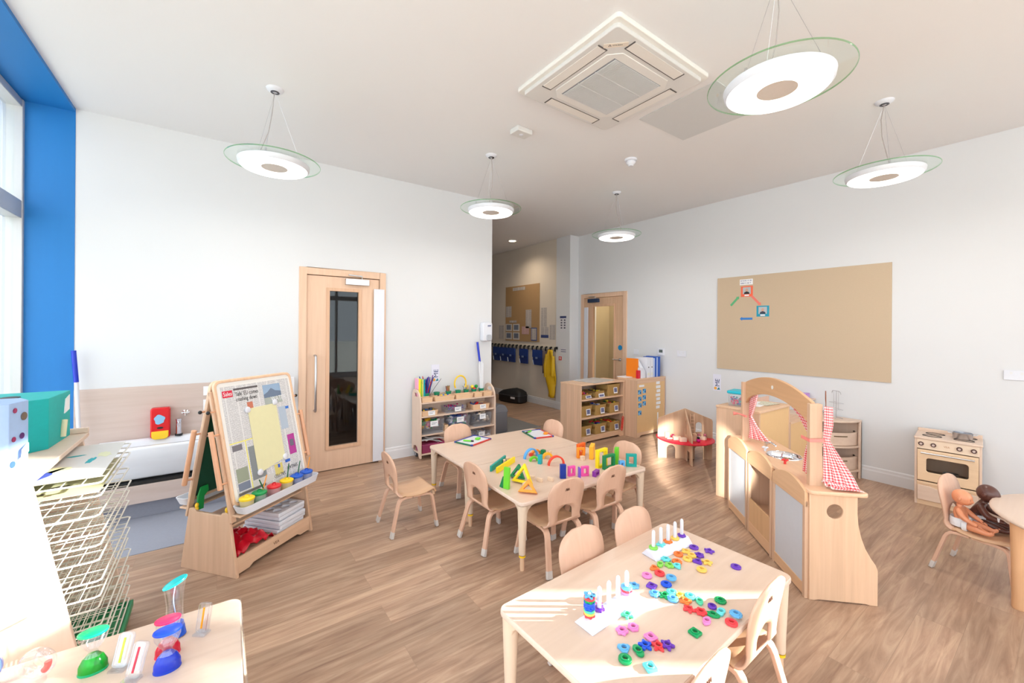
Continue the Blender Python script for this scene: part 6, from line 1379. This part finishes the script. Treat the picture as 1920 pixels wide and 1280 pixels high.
# ------------------------------------------------------------------ whiteboards on the rear table
ZT = .4607
def whiteboard(cx, cy, rz, lab, cols):
    t = thing('small_whiteboard', lab, 'whiteboard', (cx, cy, ZT), rz, 'small whiteboards')
    L2, D2 = .155, .115
    slab('writing_surface', [rrect(-L2+.008, L2-.008, -D2+.008, D2-.008, .004)], .006, P_WHITE, t, M=T(0, 0, .006))
    for (x0, x1, y0, y1), c in zip(((-L2+.02, L2-.02, -D2, -D2+.014), (-L2+.02, L2-.02, D2-.014, D2), (-L2, -L2+.014, -D2+.02, D2-.02), (L2-.014, L2, -D2+.02, D2-.02)), cols):
        MB().bx(x0, x1, y0, y1, 0, .014).build('edge_strip', c, t, bevel=.003)
    for sx in (-1, 1):
        for sy in (-1, 1): MB().bx(min(sx*L2, sx*(L2-.024)), max(sx*L2, sx*(L2-.024)), min(sy*D2, sy*(D2-.024)), max(sy*D2, sy*(D2-.024)), 0, .016).build('corner', col('corner blue', (44, 60, 150)), t, bevel=.005)
    return t
RD, GN, BL2, YL = col('strip red', (206, 60, 56)), col('strip green', (20, 110, 80)), col('strip blue', (44, 60, 150)), P_YEL
whiteboard(2.085, 3.565, R_(20), 'small framed whiteboard at the left of the rear table with green pen', (RD, BL2, GN, BL2))
whiteboard(2.785, 3.40, R_(78), 'small framed whiteboard at the right of the rear table with orange sponge', (RD, GN, RD, BL2))
def pen(x, y, a, c, lab):
    t = thing('marker_pen', lab, 'pen', (x, y, ZT+.018), a, 'marker pens'); MB().tube([(-.05, 0, 0), (.03, 0, 0)], .0075, 10).build('barrel', c, t, smooth=True); MB().tube([(.03, 0, 0), (.055, 0, 0)], .008, 10).build('cap', P_BLACK, t, smooth=True)
LG = col('bright lime', (110, 214, 40))
pen(2.02, 3.55, R_(-48), LG, 'lime pen with black cap lying on the left whiteboard'); pen(2.735, 3.49, R_(200), LG, 'lime pen with dark cap lying on the right whiteboard')
for (x, y, c, lab) in ((2.14, 3.565, LG, 'small lime magnetic eraser on the left whiteboard'), (2.845, 3.335, col('sponge orange', (250, 150, 30)), 'orange eraser on the right whiteboard')):
    o = MB().prism(rrect(-.028, .028, -.02, .02, .008), 0, .016).build('board_eraser', c, bevel=.003); o.location = (x, y, ZT+.0105); o.rotation_euler = (0, 0, .5); tag(o, lab, 'eraser', 'board erasers')
# ------------------------------------------------------------------ building blocks
def B(name, x, y, rz, lab, c, build, z=ZT, rx_=0, ry=0, cat='block'):
    o = build(); ob = o.build(name, c, bevel=.0015) if isinstance(o, MB) else o
    ob.location = (x, y, z); ob.rotation_euler = (rx_, ry, rz); tag(ob, lab, cat, 'coloured building blocks'); return ob
def cuboid(L_, W_, h_): return lambda: MB().bx(-L_/2, L_/2, -W_/2, W_/2, 0, h_)
def frame_(name, w_, h_, t_, th, x, y, rz, lab, c, z=ZT):
    o = slab(name, [[(-w_/2, 0), (w_/2, 0), (w_/2, h_), (-w_/2, h_)], [(-w_/2+t_, t_), (w_/2-t_, t_), (w_/2-t_, h_-t_), (-w_/2+t_, h_-t_)]], th, c, M=XZ, bevel=.0012)
    o.location = (x, y, z); o.rotation_euler = (0, 0, rz); tag(o, lab, 'block', 'coloured building blocks'); return o
def archb(r, t_, th, x, y, rz, lab, c, z=ZT, rx_=0):
    n = 18; o = slab('arch_block', [[(r*math.cos(PI*k/n), r*math.sin(PI*k/n)) for k in range(n+1)]+[((r-t_)*math.cos(PI*k/n), (r-t_)*math.sin(PI*k/n)) for k in range(n, -1, -1)]], th, c, M=XZ, bevel=.0012)
    o.location = (x, y, z); o.rotation_euler = (rx_, 0, rz); tag(o, lab, 'block', 'coloured building blocks'); return o
def tri(w_, h_, t_, th, x, y, rz, lab, c, z=ZT, rx_=0):
    k = t_/h_; o = slab('triangle_block', [[(-w_/2, 0), (w_/2, 0), (0, h_)], [(-w_/2*(1-2.6*k), t_), (w_/2*(1-2.6*k), t_), (0, h_*(1-1.9*k))]], th, c, M=XZ, bevel=.0012)
    o.location = (x, y, z); o.rotation_euler = (rx_, 0, rz); tag(o, lab, 'block', 'coloured building blocks'); return o
K = {n_: col('block '+n_, v) for n_, v in dict(teal=(0, 158, 150), yellow=(252, 222, 20), lime=(110, 206, 50), dgreen=(0, 130, 76), orange=(252, 152, 40), dorange=(244, 106, 30), blue=(90, 170, 236), navy=(10, 50, 150), red=(236, 72, 50), pink=(244, 90, 180), purple=(122, 80, 200), violet=(140, 50, 170), amber=(252, 180, 40), cyan=(0, 172, 180)).items()}
CRM = wood('bare lime wood', (240, 214, 180), 'x')
B('long_block', 1.885, 2.81, R_(33), 'long teal plank standing on edge at the left of the block table', K['teal'], cuboid(.30, .016, .045))
B('long_block', 1.915, 2.742, R_(27.5), 'long yellow plank standing on edge beside the teal one', K['yellow'], cuboid(.31, .016, .045))
B('small_block', 2.02, 2.865, R_(10), 'bare wood block behind the tip of the yellow plank', CRM, cuboid(.045, .02, .03))
B('small_block', 1.965, 2.84, R_(60), 'small bare wood block between the two planks', CRM, cuboid(.03, .02, .03))
B('tall_block', 1.665, 2.375, R_(20), 'upright lime plank leaning over a tiny green wedge', K['lime'], cuboid(.022, .045, .15), ry=.05)
B('wedge_block', 1.675, 2.42, R_(0), 'dark green wedge behind the lime plank', K['dgreen'], lambda: MB().prism([(-.03, 0), (.03, 0), (0, .07)], -.018, .018, 'y'))
tri(.125, .10, .018, .03, 1.84, 2.485, R_(-64), 'dark green open triangle lying behind the yellow triangle', K['dgreen'], ZT+.008, -.3)
tri(.165, .135, .018, .03, 1.812, 2.385, R_(-64), 'large yellow open triangle on the block table', K['yellow'], ZT+.008, -.3)
tri(.135, .09, .018, .03, 1.735, 2.22, R_(-50), 'orange open triangle at the front of the table', K['orange'], ZT+.008, -.5)
for (x, y, a, lab) in ((1.925, 2.415, 120, 'bare wood block right of the yellow triangle'), (1.945, 2.345, 110, 'bare wood block further right of the yellow triangle'), (2.02, 2.31, 100, 'bare wood block alone in the table middle'), (1.80, 2.335, 20, 'bare wood block above the orange triangle')):
    B('small_block', x, y, R_(a), lab, CRM, cuboid(.045, .02, .028))
archb(.080, .012, .026, 2.245, 2.83, R_(4), 'light blue arch block at the rear of the table', K['blue'])
archb(.05, .016, .03, 2.33, 2.86, R_(-15), 'orange arch block behind the light blue one', K['orange'])
B('small_block', 2.27, 2.86, R_(20), 'small red orange block under the rear arch', K['red'], cuboid(.03, .025, .025))
archb(.04, .016, .03, 2.205, 2.74, R_(-20), 'small lime arch block before the light blue arch', K['lime'])
B('tall_block', 2.205, 2.655, R_(25), 'cyan upright block with darker foot near the rear arches', K['cyan'], cuboid(.035, .03, .075))
B('cube_block', 2.36, 2.80, R_(15), 'dark green cube behind the amber arch', K['dgreen'], cuboid(.035, .035, .055))
archb(.05, .018, .03, 2.35, 2.73, R_(-25), 'amber arch block at the rear middle', K['amber'])
B('small_block', 2.43, 2.79, R_(0), 'bare wood block behind the amber arch', CRM, cuboid(.035, .02, .035))
archb(.075, .012, .026, 2.30, 2.56, R_(-16), 'red arch block in the middle of the table', K['red'])
B('tall_block', 2.135, 2.30, R_(-30), 'navy upright block standing before the red arch', K['navy'], cuboid(.045, .03, .105))
frame_('frame_block', .06, .075, .016, .024, 2.225, 2.30, R_(-10), 'left pink open frame block', K['pink'])
B('tall_block', 2.175, 2.165, R_(-30), 'purple upright plank before the pink frames', K['purple'], cuboid(.012, .045, .11))
frame_('frame_block', .06, .075, .016, .024, 2.31, 2.24, R_(-20), 'right pink open frame block', K['pink'])
frame_('frame_block', .075, .04, .012, .03, 2.385, 2.195, R_(20), 'flat violet frame block beside the chair back', K['violet'])
frame_('frame_block', .10, .105, .024, .03, 2.66, 2.63, R_(10), 'red orange open frame block at the rear right', K['dorange'])
frame_('frame_block', .07, .09, .018, .03, 2.60, 2.575, R_(-25), 'deep orange open frame leaning before the other orange one', K['orange'])
B('small_block', 2.57, 2.52, R_(0), 'bare wood block before the orange frames', CRM, cuboid(.032, .03, .035))
B('tall_block', 2.665, 2.50, R_(28), 'broad amber upright block at the rear right', K['amber'], lambda: MB().prism([(-.032, 0), (.032, 0), (.032, .13), (-.032, .11)], -.018, .018, 'y'))
frame_('frame_block', .125, .148, .02, .03, 2.575, 2.31, R_(4), 'tall yellow open frame block', K['yellow'])
frame_('frame_block', .125, .112, .018, .03, 2.595, 2.25, R_(0), 'dark green open frame in front of the yellow frame', K['dgreen'])
B('tall_block', 2.735, 2.285, R_(25), 'tall lime block right of the yellow frame', K['lime'], cuboid(.038, .03, .14))
frame_('frame_block', .045, .055, .014, .03, 2.70, 2.205, R_(-20), 'small light blue frame block by the lime block', K['blue'])
frame_('frame_block', .085, .105, .022, .026, 2.785, 2.175, R_(-40), 'teal open frame at the right end of the blocks', K['teal'])

# ------------------------------------------------------------------ peg stands and counters on the nearest table
def stand(x, y, rz, lab):
    t = thing('peg_stand', lab, 'peg stand', (x, y, ZT), rz, 'white peg stands')
    PW = plain('pale white plastic', (226, 228, 242), .3)
    MB().prism([(-.048, 0), (.048, 0), (.030, .020), (.016, .036), (-.016, .036), (-.030, .020)], -.150, .150, 'x').build('ramp_base', PW, t, bevel=.004)
    for k in range(5): MB().lathe([(.0085, .034), (.0085, .118), (.007, .124), (.004, .128), (0, .129)], 14, c=(-.115+.0575*k, 0, 0)).build('peg', P_WHITE, t, smooth=True)
    return t
def ring(kind, r=.026):
    """outline of one counter and its hole"""
    n = 40
    if kind == 'round': return circ(0, 0, r, 32)
    if kind == 'square': return rrect(-r*.85, r*.85, -r*.85, r*.85, r*.2, 3)
    if kind == 'triangle': return [(r*1.05*math.cos(a)*(1-.0), r*1.05*math.sin(a)) for a in [R_(90+120*k+d) for k in range(3) for d in (-14, 0, 14)]]
    if kind == 'hexagon': return [(r*math.cos(R_(60*k)), r*math.sin(R_(60*k))) for k in range(6)]
    if kind == 'leaf': return [(r*1.15*math.cos(a), r*.62*math.sin(a)*abs(math.sin(a))**.3) for a in [2*PI*k/n for k in range(n)]]
    f = {'flower': (6, .12), 'gear': (16, .07), 'star': (5, .28), 'clover': (4, .24), 'bow': (2, .30)}[kind]
    return [(r*(1-f[1]/2+f[1]*math.cos(f[0]*a))*math.cos(a), r*(1-f[1]/2+f[1]*math.cos(f[0]*a))*math.sin(a)) for a in [2*PI*k/48 for k in range(48)]]
RC = {n_: col('counter '+n_, v, .3) for n_, v in dict(purple=(112, 60, 190), yellow=(252, 206, 100), orange=(246, 130, 60), cyan=(110, 220, 226), green=(140, 214, 90), red=(240, 66, 74), pink=(244, 140, 206), sky=(100, 180, 236), blue=(30, 90, 226), dgreen=(0, 158, 92), mint=(90, 214, 170)).items()}
RM = {}
def counter(kind, c, x, y, z, lab, rz=0, tilt=0, r=.0228, th=.009):
    k = (kind, c, r)
    if k not in RM:
        o = slab('ring_counter', [ring(kind, r), circ(0, 0, .0095, 16)], th, RC[c], M=T(0, 0, th/2), bevel=.0018)
        rim = slab('raised_rim', [circ(0, 0, r*.62, 20), circ(0, 0, .0095, 16)], .004, RC[c], o, M=T(0, 0, th+.001), bevel=.001); RM[k] = o
        ob = o
    else:
        ob = RM[k].copy(); C.objects.link(ob)
        for g in kids(RM[k]): g2 = g.copy(); C.objects.link(g2); g2.parent = ob
    ob.location = (x, y, z); ob.rotation_euler = (tilt, tilt*.6, rz); tag(ob, lab, 'counter', 'plastic ring counters'); return ob
stand(1.278, 1.103, R_(2), 'nearer white peg stand with a tall pile of rings on its left peg')
stand(1.898, 1.247, R_(-3), 'farther white peg stand with one ring on each peg')
LOOSE = [('round', 'purple', 2.018, 1.174, 'purple round counter just right of the far peg stand'), ('star', 'purple', 2.048, 1.109, 'purple star counter rightmost of the group by the far stand'), ('flower', 'purple', 1.968, 1.117, 'purple flower counter between yellow ones'),
 ('triangle', 'purple', 1.91, 1.092, 'purple triangular counter below the purple flower'), ('clover', 'yellow', 1.947, 1.175, 'yellow clover counter nearest the far peg stand'), ('hexagon', 'yellow', 1.936, 1.137, 'yellow hexagonal counter touching two other yellow ones'), ('gear', 'yellow', 1.89, 1.133, 'yellow toothed counter left of the purple triangle'),
 ('star', 'yellow', 1.94, 1.06, 'yellow star counter right of the purple triangle'), ('round', 'yellow', 1.86, 1.043, 'yellow round counter alone below the group'), ('round', 'orange', 1.892, 1.184, 'orange round counter touching the far stand front'), ('gear', 'orange', 1.825, 1.149, 'orange toothed counter left of the yellow toothed one'),
 ('flower', 'cyan', 1.797, 1.191, 'cyan flower counter at the foot of the far stand'), ('leaf', 'green', 1.737, 1.182, 'lime leaf counter left of the lime flower'), ('flower', 'green', 1.768, 1.152, 'lime flower counter below the cyan flower'), ('triangle', 'cyan', 1.792, 1.128, 'cyan triangular counter right of the lime flower'),
 ('triangle', 'orange', 1.688, 1.18, 'orange triangular counter touching the red round one'), ('round', 'red', 1.672, 1.14, 'red round counter touching the orange triangle'), ('round', 'pink', 1.608, 1.163, 'pink round counter between the two peg stands'), ('round', 'purple', 2.019, .962, 'purple round counter alone near the right end of the table'),
 ('round', 'sky', 1.673, 1.081, 'sky blue round counter overlapping the blue toothed one'), ('gear', 'blue', 1.624, 1.074, 'blue toothed counter in the table middle'), ('flower', 'sky', 1.50, 1.151, 'sky blue flower counter right of the near peg stand'), ('square', 'purple', 1.561, 1.104, 'purple square counter left of the blue toothed one'),
 ('flower', 'sky', 1.525, 1.064, 'sky blue flower counter at the edge of the sunlight'), ('star', 'dgreen', 1.551, 1.034, 'green star counter among the blue and cyan ones'), ('round', 'cyan', 1.594, 1.027, 'cyan round counter right of the green star'), ('round', 'sky', 1.559, 1.0, 'pale blue round counter below the green star'),
 ('star', 'yellow', 1.605, .997, 'yellow star counter beside the orange flower in the sunlight'), ('clover', 'orange', 1.59, .96, 'orange clover counter in the sunlit middle'), ('round', 'cyan', 1.634, .966, 'pale cyan round counter right of the orange clover'), ('leaf', 'mint', 1.639, .928, 'mint leaf counter in the sunlight'),
 ('gear', 'dgreen', 1.714, .879, 'green toothed counter at the upper right of the front group'), ('round', 'purple', 1.649, .879, 'small purple round counter left of the cyan bow'), ('bow', 'cyan', 1.647, .842, 'cyan bow counter near the front edge'), ('leaf', 'dgreen', 1.604, .852, 'dark green leaf counter between purple and pink ones'),
 ('gear', 'sky', 1.669, .794, 'sky blue toothed counter at the front table edge'), ('round', 'red', 1.621, .788, 'red round counter at the front table edge'), ('leaf', 'pink', 1.55, .847, 'pink leaf counter left of the dark green leaf'), ('flower', 'red', 1.58, .888, 'red flower counter above the pink leaf'),
 ('star', 'red', 1.557, .925, 'red star counter tilted in the sunlight'), ('square', 'dgreen', 1.455, .84, 'dark green square counter alone near the front'), ('star', 'mint', 1.323, 1.047, 'mint star counter in front of the near peg stand'), ('hexagon', 'pink', 1.289, .992, 'pink hexagonal counter below the near stand'),
 ('flower', 'pink', 1.239, 1.004, 'pink flower counter left of the pink hexagon'), ('square', 'pink', 1.299, .921, 'pink square counter above the dark blue star'), ('triangle', 'sky', 1.177, .944, 'sky blue triangular counter left of the green bow'), ('star', 'blue', 1.25, .909, 'dark blue star counter above the green bow'),
 ('bow', 'dgreen', 1.208, .907, 'green bow counter below the dark blue star'), ('star', 'red', 1.286, .88, 'red star counter touching the purple star'), ('star', 'purple', 1.316, .864, 'purple star counter touching the red star'), ('round', 'dgreen', 1.14, .91, 'green round counter at the lower left of the counters'),
 ('square', 'cyan', 1.184, .841, 'cyan square counter lowest on the table')]
random.seed(21)
for i, (k, c, x, y, lab) in enumerate(LOOSE):
    up = .009 if lab.startswith(('sky blue round counter over', 'sky blue toothed')) else 0
    counter(k, c, x, y, ZT+up+.0003+(.0008*(i % 3)), lab, random.uniform(0, 6), .10 if 'tilted' in lab else 0, .017 if 'small purple' in lab else .0228)
def pegp(st, k): 
    x, y, a = ((1.278, 1.103, R_(2)), (1.898, 1.247, R_(-3)))[st]; d = -.115+.0575*k; return (x+d*math.cos(a), y+d*math.sin(a))
px, py = pegp(0, 0)
for i, (k, c) in enumerate((('flower', 'red'), ('round', 'yellow'), ('round', 'mint'), ('flower', 'blue'), ('gear', 'blue'), ('round', 'blue'), ('flower', 'dgreen'), ('round', 'red'), ('star', 'sky'))):
    counter(k, c, px, py, ZT+.037+i*.0094, ['lowest', 'second', 'third', 'fourth', 'fifth', 'sixth', 'seventh', 'eighth', 'topmost'][i]+' ring of the tall pile on the near stand, %s' % {'mint': 'mint green', 'sky': 'sky blue', 'dgreen': 'dark green'}.get(c, c), i*.7, 0, .0215)
px, py = pegp(0, 1); counter('flower', 'purple', px, py, ZT+.037, 'purple flower ring on the second peg of the near stand', 0, 0, .0215)
px, py = pegp(0, 2); counter('star', 'pink', px-.02, py+.035, ZT+.02, 'pink star ring resting on the near stand slope', 0, .6, .0205)
px, py = pegp(0, 4)
for i, (k, c) in enumerate((('round', 'pink'), ('flower', 'red'), ('round', 'sky'))): counter(k, c, px, py, ZT+.037+i*.0094, ['pink ring lowest on the right peg of the near stand', 'red ring in the middle on the right peg of the near stand', 'pale blue ring on top of the near stand right peg'][i], i, 0, .0235)
for i, (k, c) in enumerate((('round', 'green'), ('clover', 'cyan'), ('flower', 'orange'), ('round', 'yellow'), ('hexagon', 'purple'))):
    px, py = pegp(1, i); counter(k, c, px, py, ZT+.037, '%s ring on the far stand, peg %s' % ({'green': 'lime'}.get(c, c), ['at the left end', 'second from left', 'in the middle', 'second from right', 'at the right end'][i]), i, 0, .022)

# ------------------------------------------------------------------ liquid timers on the lower left table
def oval(r, z, sq=.72): return [(r*math.cos(a), r*sq*math.sin(a), z) for a in [2*PI*k/28 for k in range(28)]]
def loft(b, rings):
    n = len(rings[0]); vs = [v for r_ in rings for v in r_]
    return b.add(vs, [tuple(range(n))[::-1], tuple(range((len(rings)-1)*n, len(rings)*n))]+[(a*n+i, a*n+(i+1) % n, (a+1)*n+(i+1) % n, (a+1)*n+i) for a in range(len(rings)-1) for i in range(n)])
GL = clear('timer acrylic', (.92, .93, .96), .34, .03)
def hourglass(x, y, rz, lab, c, cdark, s_=1.0):
    t = thing('liquid_timer', lab, 'timer', (x, y, ZT), rz, 'hourglass liquid timers'); t.scale = (s_,)*3
    H_ = .125
    loft(MB(), [oval(r, z) for r, z in ((.034, .006), (.033, .025), (.024, .045), (.012, .060), (.012, .066), (.024, .082), (.033, .102), (.034, H_-.006))]).build('clear_body', GL, t, smooth=True)
    loft(MB(), [oval(r, z) for r, z in ((.0348, .006), (.0338, .025), (.0248, .045), (.0135, .056))]).build('liquid', plain('liquid %s' % lab[:12], cdark, .15), t, smooth=True)
    loft(MB(), [oval(r, z) for r, z in ((.035, .0), (.036, .003), (.035, .007))]).build('bottom_cap', c, t, smooth=True)
    loft(MB(), [oval(r, z) for r, z in ((.035, H_-.007), (.037, H_-.003), (.036, H_), (.033, H_+.001))]).build('top_cap', c, t, smooth=True); return t
hourglass(-.330, 1.895, R_(0), 'green hourglass timer at the lower left', col('timer green', (0, 170, 110), .25), (0, 140, 30), 1.05)
hourglass(-.137, 1.842, R_(0), 'red hourglass timer mostly hidden by the blue one', col('timer red', (226, 40, 90), .25), (206, 0, 50), 1.0)
hourglass(-.132, 1.765, R_(0), 'blue hourglass timer in front of the red one', col('timer blue', (10, 60, 190), .25), (10, 50, 190), 1.05)
t = thing('bubble_tube', 'tall clear tube timer with a turquoise cap behind the red timer', 'timer', (-.125, 1.935, ZT+.001))
loft(MB(), [[(x, y, z+(.012*x/.03 if z > .15 else 0)) for x, y, _ in oval(r, 0)] for r, z in ((.034, .0), (.030, .03), (.0255, .06), (.025, .12), (.029, .16), (.034, .195))]).build('clear_tube', GL, t, smooth=True)
loft(MB(), [oval(r, z) for r, z in ((.0348, .002), (.0308, .03), (.0262, .05))]).build('blue_liquid', plain('tube blue liquid', (30, 90, 210), .2), t, smooth=True)
MB().tube([(.004*math.sin(z*40), .0, .02+z) for z in [k*.015 for k in range(12)]], .0018, 6).build('centre_tube', plain('pale blue core', (170, 190, 230), .3), t, smooth=True)
loft(MB(), [[(x, y, z+.012*x/.03) for x, y, _ in oval(r, 0)] for r, z in ((.035, .194), (.036, .198), (.034, .201))]).build('top_cap', col('timer turquoise', (0, 190, 196), .25), t, smooth=True)
def paddle(x, y, rz, lab, c, tx=-.35):
    t = thing('clear_panel_toy', lab, 'toy', (x, y, ZT), rz, 'clear liquid panels')
    MT = RX(tx)
    slab('clear_panel', [rrect(-.024, .024, .004, .105, .012)], .012, GL, t, M=MT @ XZ, bevel=.002)
    slab('foot', [rrect(-.024, .024, -.018, .018, .004)], .005, GL, t, M=T(0, 0, .003))
    b = MB(); b.bx(-.003, .003, -.001, .001, .02, .09, M=MT @ T(0, -.0065, 0)); b.build('liquid_line', c, t)
    b = MB(); b.bx(-.020, -.018, -.001, .001, .012, .098, M=MT @ T(0, -.0065, 0)); b.bx(.018, .020, -.001, .001, .012, .098, M=MT @ T(0, -.0065, 0)); b.build('moulded_rib', GL, t); return t
paddle(-.262, 1.855, R_(-30), 'clear upright panel toy with a lime line', col('timer lime', (190, 226, 60), .3))
paddle(-.220, 1.775, R_(-38), 'clear upright panel toy with a crimson line', col('timer crimson', (196, 20, 60), .3))
paddle(-.045, 1.895, R_(-40), 'clear panel toy with an orange top near the table corner', col('timer orange', (246, 160, 20), .3), -.2)
t = thing('clear_ring_toy', 'clear curved ring timer with red liquid at the lower left', 'timer', (-.462, 1.935, ZT), R_(-20))
MB().tube([(.030*math.cos(a), 0, .062+.030*math.sin(a)) for a in [2*PI*k/28 for k in range(28)]], .017, 14, closed=True).build('clear_ring', GL, t, smooth=True)
MB().tube([(.030*math.cos(a), -.006, .062+.030*math.sin(a)) for a in [R_(-50+60*k/8) for k in range(9)]], .009, 10).build('red_liquid', plain('ring red liquid', (220, 40, 40), .2), t, smooth=True)
MB().tube([(0, 0, .0), (0, 0, .03)], .020, 14).build('foot', GL, t, smooth=True)
t = thing('clear_wheel_toy', 'blue and clear wheel toy cut by the left edge of the picture', 'timer', (-.60, 2.0, ZT), R_(10))
MB().lathe([(.020, -.014), (.045, -.014), (.048, 0), (.045, .014), (.020, .014)], 28, M=T(0, 0, .055) @ RX(R_(70))).build('blue_wheel', clear('blue clear plastic', (.10, .42, .92), .5), t, smooth=True)
slab('clear_base', [rrect(-.05, .09, -.03, .03, .01)], .012, GL, t, M=T(0, 0, .007), bevel=.002)
b = MB(); [b.bx(.02+.01*k, .025+.01*k, -.02, .02, .012, .04) for k in range(6)]; b.build('clear_ribs', GL, t)
MB().bx(-.05, .02, -.03, .03, .013, .024).build('blue_foot', col('toy blue foot', (30, 120, 220)), t, bevel=.003)
# a clear guard sheet hung at the table end
o = MB().bx(.078, .081, 1.12, 2.02, .40, .485).build('clear_edge_guard', clear('edge guard', (.92, .93, .95), .2), bevel=.001); tag(o, 'clear plastic guard strip along the right end of the timer table', 'guard strip')
